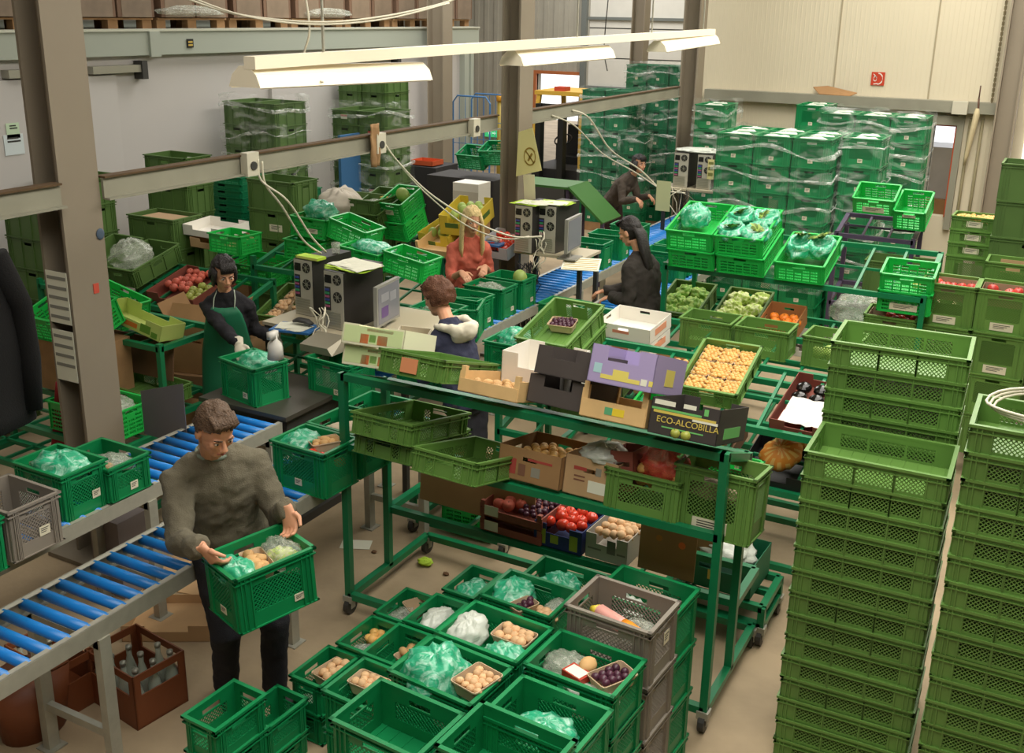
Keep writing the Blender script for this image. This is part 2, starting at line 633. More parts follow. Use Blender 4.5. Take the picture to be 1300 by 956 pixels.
def stack(kind, x, y, ztop, n, pitch, desc, where, group, rz=0, card=None, jit=.004, cards=None):
    out = []
    for i in range(n):
        c = card if (card and (cards is None or i in cards)) else None
        out.append(crate(kind, (x + random.uniform(-jit, jit), y + random.uniform(-jit, jit), ztop - i * pitch), '%s, %s %s' % (desc, onum(i), where), rz + random.uniform(-.4, .4), card=c, group=group))
    return out


# ---------------------------------------------------------------- produce
def veg_mesh(name, f, mats, smooth=True):
    mb = MB()
    f(mb)
    return mb.mesh(name, mats, smooth)


def noisy(mb, amp, sc, seed=0):
    for i, v in enumerate(mb.v):
        d = v.normalized()
        mb.v[i] = v + d * amp * noise.noise(v * sc + Vector((seed * 7.1, seed, 0)))


def apple_f(mb):
    mb.ell((0, 0, 0), (.036, .036, .034), 14, 10)
    for i, v in enumerate(mb.v):
        rr = math.hypot(v.x, v.y)
        if rr < .016:
            mb.v[i] = v * (1 - .25 * (1 - rr / .016))
    mb.tube([(0, 0, .02), (.003, 0, .04)], .0015, 5, 1)


def mush_f(mb):
    mb.loft([[(r * math.cos(2 * PI * k / 12), r * math.sin(2 * PI * k / 12), z) for k in range(12)] for r, z in ((.004, .021), (.014, .018), (.021, .009), (.022, .001), (.019, -.004), (.009, -.003), (.008, -.016), (.009, -.022))], 0)


def potato_f(mb):
    mb.ell((0, 0, 0), (.034, .024, .022), 12, 8)
    noisy(mb, .006, 30)


def plum_f(mb):
    mb.ell((0, 0, 0), (.019, .017, .017), 12, 8)


def lettuce_f(mb):
    mb.ell((0, 0, 0), (.1, .1, .06), 40, 22)
    for i, v in enumerate(mb.v):
        d = v.normalized()
        n_ = noise.noise(v * 38) * .024 + noise.noise(v * 90) * .014
        mb.v[i] = v + d * n_
    mb.m = [1 if noise.noise(mb.v[f[0]] * 30) > .12 else 0 for f in mb.f]


def leafy_f(mb):
    for k in range(16):
        a = k * 2.4
        L = random.uniform(.07, .12)
        pts = []
        for t in range(5):
            s = t / 4
            pts.append((math.cos(a) * L * s, math.sin(a) * L * s, .02 + .05 * s * (1.4 - s) + k * .001))
        w = .022
        n = (-math.sin(a) * w, math.cos(a) * w)
        vs = []
        for t, p in enumerate(pts):
            ww = math.sin(.35 + t / 4 * 2.5)
            z = noise.noise(Vector(p) * 60) * .012
            vs += [(p[0] + n[0] * ww, p[1] + n[1] * ww, p[2] + z), (p[0] - n[0] * ww, p[1] - n[1] * ww, p[2] - z + .004)]
        mb.add(vs, [(2 * t, 2 * t + 1, 2 * t + 3, 2 * t + 2) for t in range(4)], k % 2)


def pumpkin_f(mb):
    mb.ell((0, 0, 0), (.13, .1, .085), 30, 14)
    for i, v in enumerate(mb.v):
        a = math.atan2(v.y, v.x)
        mb.v[i] = v * (1 + .05 * math.cos(a * 9))
    mb.m = [1 if (i // 3) % 3 == 0 else 0 for i in range(len(mb.f))]


def banana_f(mb):
    mb.tube([(math.cos(a) * .09, math.sin(a) * .09, 0) for a in (0.2, .5, .8, 1.1, 1.4, 1.7)], [.004, .015, .018, .018, .014, .004], 8)


VEG = {
    'apple': veg_mesh('apple', apple_f, [mat('apple_red', '#c4433a', .35, var=.35, vscale=12), BLACK]),
    'green_apple': veg_mesh('green_apple', apple_f, [mat('apple_green', '#9aa046', .4, var=.2), BLACK]),
    'tomato': veg_mesh('tomato', apple_f, [mat('tomato_red', '#d8432c', .25), mat('stem_green', '#3d6a24', .7)]),
    'orange': veg_mesh('orange', apple_f, [mat('orange_peel', '#f0862a', .45, bump=.2, bscale=300), BLACK]),
    'peach': veg_mesh('peach', apple_f, [mat('peach_skin', '#c8604c', .6, var=.3, vscale=10), BLACK]),
    'mushroom': veg_mesh('mushroom', mush_f, [mat('mushroom_tan', '#d9b184', .7, var=.22, vscale=20)]),
    'onion': veg_mesh('onion', mush_f, [mat('onion_gold', '#e0ae62', .5, var=.18, vscale=20)]),
    'potato': veg_mesh('potato', potato_f, [mat('potato_tan', '#c9a06a', .75, var=.2)]),
    'plum': veg_mesh('plum', plum_f, [mat('plum_dark', '#4a2436', .4, var=.3)]),
    'lettuce': veg_mesh('lettuce', lettuce_f, [mat('lettuce_green', '#b9d062', .6, var=.3, vscale=25), mat('lettuce_pale', '#dfe6a4', .6)]),
    'frisee': veg_mesh('frisee_lettuce', lettuce_f, [mat('frisee_green', '#6f9a34', .6, var=.35, vscale=25), mat('lettuce_mid', '#98b454', .6)]),
    'leafy': veg_mesh('leaf_bunch', leafy_f, [mat('leaf_green', '#7f9a38', .6, var=.3), mat('leaf_dark', '#556f22', .6)]),
    'pumpkin': veg_mesh('pumpkin', pumpkin_f, [mat('pumpkin_orange', '#d98a34', .5), mat('pumpkin_pale', '#e2b566', .5)]),
    'banana': veg_mesh('banana', banana_f, [mat('banana_yellow', '#d8b84c', .5)]),
    'melon': veg_mesh('melon', lambda mb: mb.ell((0, 0, 0), (.06, .06, .07), 16, 10), [mat('melon_green', '#9db45c', .5, var=.2)]),
}
VN = {'apple': 'apple', 'green_apple': 'green_apple', 'frisee': 'frisee_lettuce', 'leafy': 'leaf_bunch', 'peach': 'peach'}


def veg(kind, T, p, label, group, s=1, name=None, cat=None):
    L = Matrix.Translation(p) @ Euler((random.uniform(-.5, .5), random.uniform(-.5, .5), random.uniform(0, 6))).to_matrix().to_4x4() @ Matrix.Scale(s * random.uniform(.9, 1.08), 4)
    return put(name or VN.get(kind, kind), VEG[kind], None, label, cat or kind.replace('_', ' '), group, loc=T @ L)


def fill(kind, T, x0, x1, y0, y1, z, step, label, group, s=1, layers=1, drop=0, name=None, cat=None):
    for l in range(layers):
        y = y0 + step / 2 + (l % 2) * step * .4
        r = 0
        while y < y1:
            x = x0 + step / 2 + (r % 2) * step * .5
            while x < x1:
                if random.random() > drop:
                    veg(kind, T, (x + random.uniform(-1, 1) * step * .12, y + random.uniform(-1, 1) * step * .12, z + l * step * .7 + random.uniform(-.2, .2) * step), label, group, s, name, cat)
                x += step
            y += step * .87
            r += 1


def punnet(T, p, rz, label, group=None, w=.17, d=.11, h=.06, wicker=False, m=None):
    """open tapered card punnet, origin at the middle of its bottom"""
    key = ('pun', w, d, h)
    if key not in _card:
        mb = MB()
        t = .003

        def ring(a, b, z, rr=.014):
            o = []
            for cx, cy, a0 in ((a / 2 - rr, b / 2 - rr, 0), (-a / 2 + rr, b / 2 - rr, 90), (-a / 2 + rr, -b / 2 + rr, 180), (a / 2 - rr, -b / 2 + rr, 270)):
                for q in (0, 45, 90):
                    o.append((cx + rr * math.cos(R(a0 + q)), cy + rr * math.sin(R(a0 + q)), z))
            return o
        k = .84
        mb.loft([ring(w * k, d * k, 0), ring(w, d, h), ring(w + .006, d + .006, h), ring(w + .006, d + .006, h - .006), ring(w - .001, d - .001, h - .006)], cap=False)
        mb.loft([ring(w - 2 * t, d - 2 * t, h), ring(w * k - 2 * t, d * k - 2 * t, t)], cap=False)
        mb.add(ring(w * k, d * k, t / 2), [tuple(range(12))])
        _card[key] = mb.mesh('punnet', [m or PUNNET])
    return put('punnet', _card[key], None, label, 'punnet', group, loc=T @ Matrix.Translation(p) @ Matrix.Rotation(R(rz), 4, 'Z'))


def punnet_of(kind, T, p, rz, what, where, step=.034, w=.17, d=.11, h=.06, s=1, m=None):
    punnet(T, p, rz, '%s punnet full of %s %s' % ('small card', what, where), None, w, d, h, m=m)
    L = T @ Matrix.Translation(p) @ Matrix.Rotation(R(rz), 4, 'Z')
    fill(kind, L, -w / 2 + .012, w / 2 - .01, -d / 2 + .012, d / 2 - .008, h - .012, step, '%s in the punnet %s' % (what, where), '%s in the punnet %s' % (what, where), s)


def film_mat(name, col, a0, a1, sc=14, rough=.22, streak=None, bump=.3):
    m = mat(name, col, rough, spec=.8)
    nt = m.node_tree
    b = nt.nodes['Principled BSDF']
    tc = nt.nodes.new('ShaderNodeTexCoord')
    mp = nt.nodes.new('ShaderNodeMapping')
    mp.inputs['Scale'].default_value = (1, 1, 2.6)
    n = nt.nodes.new('ShaderNodeTexNoise')
    n.inputs['Scale'].default_value = sc
    n.inputs['Detail'].default_value = 3
    n.inputs['Distortion'].default_value = 1.2
    rp = nt.nodes.new('ShaderNodeValToRGB')
    rp.color_ramp.elements[0].position = .52
    rp.color_ramp.elements[0].color = (a0, a0, a0, 1)
    rp.color_ramp.elements[1].position = .68
    rp.color_ramp.elements[1].color = (a1, a1, a1, 1)
    bp = nt.nodes.new('ShaderNodeBump')
    bp.inputs['Strength'].default_value = bump
    bp.inputs['Distance'].default_value = .01
    nt.links.new(tc.outputs['Object'], mp.inputs['Vector'])
    nt.links.new(mp.outputs['Vector'], n.inputs['Vector'])
    nt.links.new(n.outputs['Fac'], rp.inputs['Fac'])
    nt.links.new(rp.outputs['Color'], b.inputs['Alpha'])
    if streak:
        n3 = nt.nodes.new('ShaderNodeTexNoise')
        n3.inputs['Scale'].default_value = sc * .55
        n3.inputs['Detail'].default_value = 5
        n3.inputs['Distortion'].default_value = 2.5
        nt.links.new(tc.outputs['Object'], n3.inputs['Vector'])
        r3 = nt.nodes.new('ShaderNodeValToRGB')
        r3.color_ramp.elements[0].position = .48
        r3.color_ramp.elements[0].color = srgb(col)
        r3.color_ramp.elements[1].position = .7
        r3.color_ramp.elements[1].color = srgb(streak)
        nt.links.new(n3.outputs['Fac'], r3.inputs['Fac'])
        nt.links.new(r3.outputs['Color'], b.inputs['Base Color'])
    nt.links.new(n.outputs['Fac'], bp.inputs['Height'])
    nt.links.new(bp.outputs['Normal'], b.inputs['Normal'])
    return m


FILM = film_mat('stretch_film_clear', '#f0f4ee', .025, .3, 2.6, .25)
BAGG = film_mat('green_bag_film', '#30b585', .86, .96, 26, .3, '#bdebd4')
BAGC = film_mat('clear_bag_film', '#cdd2c2', .3, .6, 22, .3)
BAGW = film_mat('milky_bag_film', '#dfe4d8', .75, .92, 20, .35)


def bag(T, p, r, label, m=None, seed=0, group=None, open_top=False, name='plastic_bag'):
    """crumpled produce bag"""
    mb = MB()
    mb.ell((0, 0, 0), (1, 1, 1), 34, 22)
    for i, v in enumerate(mb.v):
        d = v.normalized()
        q = v * 2.2 + Vector((seed * 3.7, seed * 1.3, 0))
        a = noise.noise(q) * .34 + abs(noise.noise(q * 2.4)) * .24 - abs(noise.noise(q * 5.0)) * .14
        # gathered folds running up to the knot
        f = 1 + a * .7 + .05 * math.sin(math.atan2(v.y, v.x) * 9 + seed) * max(0, v.z)
        w = Vector((v.x * f, v.y * f, v.z * f))
        if v.z < -.3:
            w.z = -.3 + (w.z + .3) * .4
        if open_top and v.z > .72:
            w.z = .5 - (v.z - .72) * 1.6
        mb.v[i] = Vector((w.x * r[0], w.y * r[1], w.z * r[2]))
    me = mb.mesh('plastic_bag', [m or BAGG], True)
    return put(name, me, None, label, 'bag', group, loc=T @ Matrix.Translation(p))


def carton(name, T, W, D, H, m, label, cat='box', cuts=('n',), prints=(), flaps=False, mats=(), parent=None):
    """open carton: W along x, D along y, origin at middle of the bottom; prints: (face, x, z, w, h, material index)"""
    o = root(name, label, cat, T)
    t = .004
    mb = MB().box((-W / 2, -D / 2, 0), (W / 2, D / 2, t))
    for s in range(4):
        L = W if s % 2 == 0 else D
        off = (D if s % 2 == 0 else W) / 2
        TT = Matrix.Rotation(s * PI / 2, 4, 'Z') @ Matrix(((1, 0, 0, -L / 2), (0, 0, -1, -off + t / 2), (0, 1, 0, 0), (0, 0, 0, 1)))
        cc = []
        if 'n' in cuts and s % 2 == 0:      # lowered middle of the front and back
            cc.append((L * .26, L * .74, H * .62, H, 'hole'))
        if 'h' in cuts:
            cc.append((L / 2 - .04, L / 2 + .04, H * .62, H * .62 + .022, 'hole'))
        wall(mb, TT, L, H, cc, t / 2)
    mb.build('box_body', m, o)
    if flaps:
        fb = MB()
        for s in range(4):
            L = W if s % 2 == 0 else D
            off = (D if s % 2 == 0 else W) / 2
            if s == 2:
                continue
            a = R((-35, 20, 0, 28)[s])
            TT = Matrix.Rotation(s * PI / 2, 4, 'Z') @ Matrix.Translation((0, -off, H)) @ Matrix.Rotation(a, 4, 'X')
            fb.box((-L / 2, -t / 2, 0), (L / 2, t / 2, min(W, D) * .42), 0, TT)
        fb.build('flap', m, o)
    if prints:
        pm = MB()
        for f, x, z, w, h, mi in prints:
            TT = Matrix.Rotation(f * PI / 2, 4, 'Z') @ Matrix(((1, 0, 0, 0), (0, 0, -1, -(D if f % 2 == 0 else W) / 2 - .0005), (0, 1, 0, 0), (0, 0, 0, 1)))
            pm.box((x - w / 2, z - h / 2, -.0005), (x + w / 2, z + h / 2, .0008), mi, TT)
        pm.build('printed_panel', list(mats), o)
    return o


def woodbox(T, W, D, H, label, m=WOOD, name='wooden_crate'):
    o = root(name, label, 'crate', T)
    MB().box((-W / 2, -D / 2, 0), (W / 2, D / 2, .005)).build('base_board', m, o)
    for sy in (-1, 1):
        MB().box((-W / 2, sy * D / 2 - .004, .004), (W / 2, sy * D / 2 + .004, H * .52)).build('side_board', m, o)
    for sx in (-1, 1):
        MB().box((sx * W / 2 - .004, -D / 2, .004), (sx * W / 2 + .004, D / 2, H * .8)).build('end_board', m, o)
        for sy in (-1, 1):
            x, y = sx * (W / 2 - .014), sy * (D / 2 - .014)
            MB().box((x - .013, y - .013, 0), (x + .013, y + .013, H)).build('corner_post', m, o)
    return o


# ---------------------------------------------------------------- racks
def rack(name, x0, x1, y0, y1, h, levels, label, m=RACK, back_h=None, floor_frame=.12, wheels=True, rungs=5, base_y=None):
    """levels: (z_front, z_back)"""
    o = root(name, label, 'rack', (x0, y0, 0))
    w = .04
    X, Y = x1 - x0, y1 - y0
    for i, (x, y) in enumerate(((0, 0), (X, 0), (0, Y), (X, Y))):
        hh = h if y == 0 else (back_h or h)
        po = MB().bar((x, y, floor_frame), (x, y, hh), w).build('upright_post', m, o)
        if wheels:
            y = base_y - y0 if (base_y and y) else y
            c = MB().cyl((x - .016, y, .05), (x + .016, y, .05), .05, 14).box((x - .03, y - .03, .08), (x + .03, y + .03, floor_frame), 1)
            c.bar((x - .022, y, .04), (x - .022, y, .1), .004, .04, 1).bar((x + .022, y, .04), (x + .022, y, .1), .004, .04, 1)
            c.build('caster_wheel', [DGREY, GALV], po)
    mb = MB()
    B = base_y - y0 if base_y else Y
    for a, b in (((0, 0), (X, 0)), ((0, B), (X, B)), ((0, 0), (0, B)), ((X, 0), (X, B))):
        mb.bar((a[0], a[1], floor_frame), (b[0], b[1], floor_frame), w)
    mb.build('floor_frame', m, o)
    for lv in levels:
        mb = MB()
        if len(lv) == 3:      # an inset shelf behind the second posts
            z_, ya, yb = lv
            mb.bar((0, ya - y0, z_), (X, ya - y0, z_), w).bar((0, yb - y0, z_), (X, yb - y0, z_), w).bar((0, ya - y0, z_), (0, yb - y0, z_), w).bar((X, ya - y0, z_), (X, yb - y0, z_), w)
            for k in (1, 2, 3):
                mb.bar((X * k / 4, ya - y0, z_), (X * k / 4, yb - y0, z_), .02)
            mb.build('shelf_frame', m, o)
            continue
        zf, zb = lv
        mb.bar((0, 0, zf), (X, 0, zf), w).bar((0, Y, zb), (X, Y, zb), w)
        mb.bar((0, 0, zf), (0, Y, zb), w).bar((X, 0, zf), (X, Y, zb), w)
        for k in range(1, rungs):
            mb.bar((X * k / rungs, 0, zf), (X * k / rungs, Y, zb), .02)
        mb.bar((0, Y / 2, (zf + zb) / 2), (X, Y / 2, (zf + zb) / 2), .02)
        mb.build('shelf_frame', m, o)
    return o


# ================================================================ conveyors
def conveyor(name, x0, x1, y0, y1, z, label, legs=(), roller_r=.025, pitch=.1, skip=()):
    o = root(name, label, 'conveyor', (0, 0, 0))
    mb = MB()
    for x, s in ((x0, 1), (x1, -1)):
        mb.box((x - .003, y0, z - .07), (x + .003, y1, z + .012)).box((min(x, x + s * .03), y0, z + .008), (max(x, x + s * .03), y1, z + .012)).box((min(x, x + s * .03), y0, z - .07), (max(x, x + s * .03), y1, z - .066))
    mb.build('side_rail', GALV, o)
    y = y0 + pitch / 2
    me = None
    while y < y1 - .02:
        if not any(a < y < b for a, b in skip):
            if me is None:
                m_ = MB().cyl((x0 + .012, 0, 0), (x1 - .012, 0, 0), roller_r, 14).cyl((x0 + .004, 0, 0), (x1 - .004, 0, 0), .008, 8, 1)
                me = m_.mesh('roller', [BLUE, GALV], True)
            put('roller', me, o, loc=(0, y, z - .012))
        y += pitch
    for ly in legs:
        mb = MB()
        for x in (x0 + .01, x1 - .01):
            mb.box((x - .022, ly - .03, 0), (x + .022, ly + .03, z - .07)).box((x - .05, ly - .05, 0), (x + .05, ly + .05, .008))
        mb.box((x0, ly - .015, .22), (x1, ly + .015, .26)).box((x0, ly - .03, z - .12), (x1, ly + .03, z - .07))
        mb.build('leg_frame', GALV, o)
    return o


conveyor('roller_conveyor', -3.9, -3.44, 1.7, 5.5, .82, 'roller conveyor with bright blue rollers running past the man in the grey sweater', (2.7, 3.95, 5.3))
conveyor('roller_conveyor', -4.76, -4.28, 1.7, 4.9, .82, 'roller conveyor behind the man, carrying the grey and green crates beside the steel column', (2.4, 3.78, 4.8))
conveyor('roller_conveyor', -4.66, -4.16, 5.65, 13.5, .82, 'long roller conveyor running under the computer desks to the back of the hall', (5.9, 7.6, 9.3, 11, 13))
conveyor('roller_conveyor', -3.75, -3.25, 8.6, 12.2, .82, 'short blue roller conveyor behind the long haired woman in the dark jacket', (8.8, 10.4, 12))
# weighing platform
o = root('weighing_platform', 'dark steel weighing platform set into the conveyor, under the crate with the white funnel', 'scale', (-4.6, 5.27, 0))
MB().box((-.42, -.35, .83), (.34, .36, .86)).build('weighing_plate', mat('dark_plate', '#57534a', .45, .5), o)
MB().box((-.38, -.3, .7), (.3, .3, .828)).box((-.05, -.05, .06), (.05, .05, .7)).box((-.3, -.25, 0), (.3, .25, .06)).build('scale_base', DGREY, o)

# ================================================================ floor crates in front of the rack
fl = []
I4 = Matrix.Identity(4)


def at_nl(px, py, z):
    return tuple(at(px, py, z))


# columns of crates: near-left corners solved from the rim corners in the photograph
ztop = {'c1': .30, 'c2': .36, 'c3': .36, 'c4': .55, 'c5': .55, 'c6': .5, 'c8': .95, 'c9': .95, 'c10': .95, 'c7': .7, 'c11': .6, 'c12': .86}


def fcrate(kind, far, z, label, key, rz=-3, H=None, support=True, group='green crates standing in front of the rack'):
    me, W_, D_, H_ = proto(kind)
    F = at(far[0], far[1], z)
    nl = F - Matrix.Rotation(R(rz), 3, 'Z') @ Vector((0, D_, 0))
    c = crate(kind, tuple(nl), label, rz, card=('f', .05, .035, .05, .06) if D_ > .25 and W_ > .3 else None, group=group)
    k = 1
    zz = z - H_ * .97
    while support and zz > .1:
        crate(kind, (nl.x, nl.y, zz), 'emerald crate, %s in the floor stack whose top %s' % (onum(k), key), rz, group=group)
        zz -= H_ * .97
        k += 1
    return c


c1 = fcrate('emeraldlow', (417, 818), .34, 'small emerald crate holding a mushroom punnet, front left corner of the floor crates', "holds the corner mushroom punnet", -2)
c2 = fcrate('emeraldlow', (472, 780), .37, 'small emerald crate holding a cellophane bag and pale onions', "holds cellophane and pale onions", -2)
c3 = fcrate('emeraldlow', (516, 745), .37, 'small emerald crate holding a clear plastic bag, nearest the rack caster', "stands nearest the rack caster", -2)
c4 = fcrate('emeraldlow', (506, 790), .55, 'small emerald crate with a torn clear packet beside the biggest green bag', "holds a torn clear packet", -2)
c5 = fcrate('emeraldlow', (554, 752), .55, 'small emerald crate holding a milky plastic bag', "holds only a milky bag", -2)
c6 = fcrate('emeraldlow', (599, 716), .5, 'small emerald crate holding a green bag, farthest of the small crates', "is the farthest small crate", -2)
c6b = fcrate('emeraldfloor', (648, 721), .68, 'emerald crate holding a green bag, a plum punnet and pale nuts beside the grey crate', "holds the plum punnet", -3)
c8 = fcrate('emeraldfloor', (603, 761), .95, 'emerald crate holding a fennel bag, a mushroom punnet and a green bag', "holds the fennel bag", -4)
c9 = fcrate('emeraldfloor', (550, 805), .95, 'emerald crate holding a big green bag and a punnet of brown mushrooms', "holds the biggest green bag", -5)
c10 = fcrate('emeraldfloor', (711.5, 797.4), .95, 'emerald crate holding a wrapped herb bag, a price packet and a plum punnet', "holds the priced packet", -4)
c11 = fcrate('emeraldfloor', (691, 704), .6, 'emerald crate with a green bag behind the plum crate, next to the rack', "touches the rack", -3)
c12 = fcrate('emerald', (790, 716), .90, 'tall emerald crate behind the grey perforated crate', "stands behind the grey crate", -4)
c13 = fcrate('emeraldfloor', (462, 833), .55, 'emerald crate with a brown egg punnet at the lower edge beside the mushroom punnet', "holds an edge punnet", -3)
c14 = fcrate('emeraldfloor', (483, 859), .95, 'empty emerald crate in front of the big bag crate', "is empty", -4)
c15 = fcrate('emeraldfloor', (663, 855), .95, 'emerald crate at the lower edge left of the herb crate', "adjoins the herb crate", -4)
c16 = fcrate('emeraldfloor', (612, 888), 1.0, 'nearest emerald crate of the floor crates, at the lower edge', "is nearest to the viewer", -4)
c17 = fcrate('emeraldlow', (352, 868), .30, 'small emerald crate at the feet of the man in the grey sweater', "stands at the man's feet", -3)
c18 = fcrate('emeraldlow', (297, 861), .62, 'small emerald crate at the lower edge in front of the carrying man', "faces the carrying man", -3)
# grey crates
me, W_, D_, H_ = proto('greytall')
gn = at(715.6, 767.4, 1.05)
gz = 1.05
g0 = crate('greytall', tuple(gn), 'grey perforated crate holding an orange packet, topmost of its stack', -4, card=('s', .05, .06, .03, .16), group='grey crates')
for i in range(1, 4):
    crate('greytall', (gn.x, gn.y, gz - i * .26), 'grey perforated crate, %s in the stack with the orange packet' % onum(i), -4, group='grey crates')

# contents of the floor crates (T of a crate: origin bottom middle)


def inside(c):
    return c[1]


T = inside(c1)
punnet_of('mushroom', T, (.01, .04, .075), 82, 'brown mushrooms', 'at the front left corner', step=.042, s=1.15)
bag(T, (-.01, -.1, .03), (.06, .035, .02), 'flat clear packet beside the brown mushroom punnet', BAGC, 3)
T = inside(c2)
bag(T, (0, -.06, .075), (.075, .08, .05), 'crinkled cellophane bag in the small crate with pale onions', BAGC, 5)
fill('onion', T, -.07, .08, .03, .12, .1, .038, 'pale onion behind the cellophane bag', 'pale onions behind the cellophane bag', 1.1)
T = inside(c3)
bag(T, (0, -.02, .08), (.08, .1, .06), 'clear knotted bag in the crate nearest the rack caster', BAGC, 7)
punnet(T, (.03, .1, .08), 60, 'empty card punnet behind the clear knotted bag')
T = inside(c4)
bag(T, (.03, -.05, .04), (.05, .07, .035), 'torn clear packet at the bottom of the small crate', BAGC, 9)
punnet_of('potato', T, (.02, .08, .02), 75, 'small potatoes', 'under the torn clear packet', step=.045, w=.14, d=.09)
T = inside(c5)
bag(T, (0, 0, .1), (.075, .12, .065), 'milky white bag in a small crate beside the fennel bag', BAGW, 11)
bag(T, (-.02, -.09, .1), (.05, .045, .035), 'scrap of green bag tucked under the milky white bag', BAGG, 12)
T = inside(c6)
bag(T, (0, 0, .1), (.08, .11, .055), 'green bag in the farthest small crate', BAGG, 13)
T = inside(c6b)
bag(T, (-.1, .02, .14), (.11, .12, .08), 'rounded green bag beside the plum punnet and the grey crate', BAGG, 14)
punnet_of('plum', T, (.02, -.09, .13), 70, 'dark plums', 'beside the rounded green bag', step=.036, w=.13, d=.09)
bag(T, (.13, .03, .13), (.055, .09, .04), 'clear bag of salad next to the grey crate', BAGC, 15)
fill('mushroom', T, .07, .18, -.13, -.02, .15, .036, 'pale nut shaped mushroom next to the plum punnet', 'pale mushrooms next to the plum punnet', 1.1)
T = inside(c8)
bag(T, (-.12, -.03, .15), (.075, .11, .075), 'milky fennel bag standing in the front emerald crate', BAGW, 16)
punnet_of('mushroom', T, (.06, .06, .11), 0, 'brown mushrooms', 'behind the fennel bag', step=.036)
bag(T, (.1, -.06, .13), (.11, .065, .06), 'long green bag lying in front of a mushroom punnet', BAGG, 17)
T = inside(c9)
bag(T, (-.06, -.02, .15), (.13, .135, .115), 'biggest green bag, bulging out of the front emerald crate', BAGG, 18)
punnet_of('mushroom', T, (.125, .0, .15), -8, 'small brown mushrooms', 'beside the biggest green bag', step=.03, w=.13, d=.16, s=.8)
T = inside(c10)
bag(T, (-.09, .02, .13), (.1, .08, .05), 'clear bag of green herbs beside the priced packet', BAGC, 19)
o = root('food_packet', 'small red packet with a white price sticker beside dark plums', 'packet', T @ Matrix.Translation((-.01, -.05, .15)) @ Matrix.Rotation(R(-15), 4, 'Z'))
MB().box((-.05, -.035, 0), (.05, .035, .03)).build('packet_body', mat('packet_red', '#b23b28', .4), o)
MB().box((-.04, -.03, .03), (.04, .025, .032)).build('price_sticker', PAPER, o)
veg('potato', T, (0, .02, .17), 'brown rounded loaf between the herb bag and the plum punnet', None, 1.6, 'bread_roll', 'bread')
punnet_of('plum', T, (.12, .0, .13), 65, 'dark plums', 'beside the priced packet', step=.034, w=.17, d=.11)
bag(T, (.08, -.09, .13), (.11, .05, .03), 'milky bag lying before the plum punnet', BAGW, 20)
T = inside(c11)
bag(T, (-.02, 0, .12), (.12, .1, .085), 'green bag in the crate standing right against the rack', BAGG, 21)
T = inside(c12)
bag(T, (-.1, -.02, .1), (.12, .11, .1), 'milky bag deep in the tall emerald crate behind the grey one', BAGW, 22)
T = inside(c13)
punnet_of('mushroom', T, (-.09, .05, .11), 0, 'brown mushrooms', 'at the lower edge of the floor crates', step=.036)
T = inside(c15)
bag(T, (0, 0, .1), (.12, .1, .06), 'green bag low in the crate at the lower edge', BAGG, 23)
T = g0[1]
MB().tube([(-.14, .03, .17), (-.12, .03, .17), (0, -.01, .17), (.02, -.02, .17)], [.02, .034, .034, .03], 12, 0).tube([(.02, -.02, .175), (.05, -.03, .18), (.16, -.07, .19)], [.032, .03, .016], 12, 1).tube([(-.165, .035, .17), (-.13, .03, .17)], [.012, .03], 12, 2).build('food_packet', [mat('packet_pink', '#e8a89c', .35), mat('packet_orange', '#f2952a', .35), mat('packet_yellow', '#d8c23c', .35)], None, True, 'orange and pink packet shaped like a carrot bag, in the grey crate', 'packet', loc=T)
bag(T, (.06, .06, .1), (.1, .06, .07), 'clear bag with red contents behind the orange packet', BAGC, 24)

# ================================================================ middle rack (shelves lean away from the camera)
rack('storage_rack', -3.36, -1.2, 4.36, 4.76, 1.5, [(1.48, 1.33), (1.07, .94), (.5, 4.78, 5.16)], 'green steel rack on casters in the middle, full of crates and fruit boxes', rungs=6, back_h=1.35, base_y=5.2)
K = Matrix.Translation((0, 0, 0))


def tl(x, y, z, rz=0, tilt=-9, roll=0):
    return Matrix.Translation((x, y, z)) @ Matrix.Rotation(R(rz), 4, 'Z') @ Matrix.Rotation(R(roll), 4, 'Y') @ Matrix.Rotation(R(tilt), 4, 'X')


crate('olive46', (-3.2, 4.21, 1.36), 'empty olive crate, upper one of two stacked at the left end of the middle rack', -1, -12, group='olive crates on the middle rack')
crate('olive46', (-3.21, 4.235, 1.24), 'olive crate under another at the left end of the middle rack', -1, -11, group='olive crates on the middle rack')
crate('olive46', (-2.72, 4.07, 1.31), 'empty olive crate jutting out beside the two stacked ones on the middle rack', -3, -14, group='olive crates on the middle rack')
_, T, _ = crate('olive46', (-3.0, 4.2, 1.75), 'olive crate with an orange card on the top shelf of the middle rack', -1, -18)
mb = MB().box((-.05, -.196, .02), (.05, -.194, .095))
mb.build('price_card', mat('orange_card', '#d98f62', .7), None, label='orange printed card hanging on the olive crate of the top shelf', cat='card', loc=T @ Matrix.Translation((0, -.105, 0)))
# citrus carton pair at the left end of the top shelf
cit = [mat('citrus_print', '#cfe0a4', .6), mat('citrus_orange', '#e2804a', .6), mat('citrus_green', '#8cc25a', .6)]
for i in range(2):
    carton('fruit_carton', tl(-3.22, 4.6, 1.47 + i * .12, 6, -20), .38, .4, .115, mat('citrus_carton', '#e6e4c4', .65), ('upper' if i else 'lower') + ' pale green and white citrus carton at the left end of the top shelf', prints=((0, 0, .06, .36, .09, 0), (0, -.05, .04, .05, .05, 1), (0, .06, .04, .06, .05, 1), (0, .0, .045, .04, .04, 2), (0, .04, .09, .16, .015, 1), (3, 0, .06, .4, .09, 0)), mats=cit)
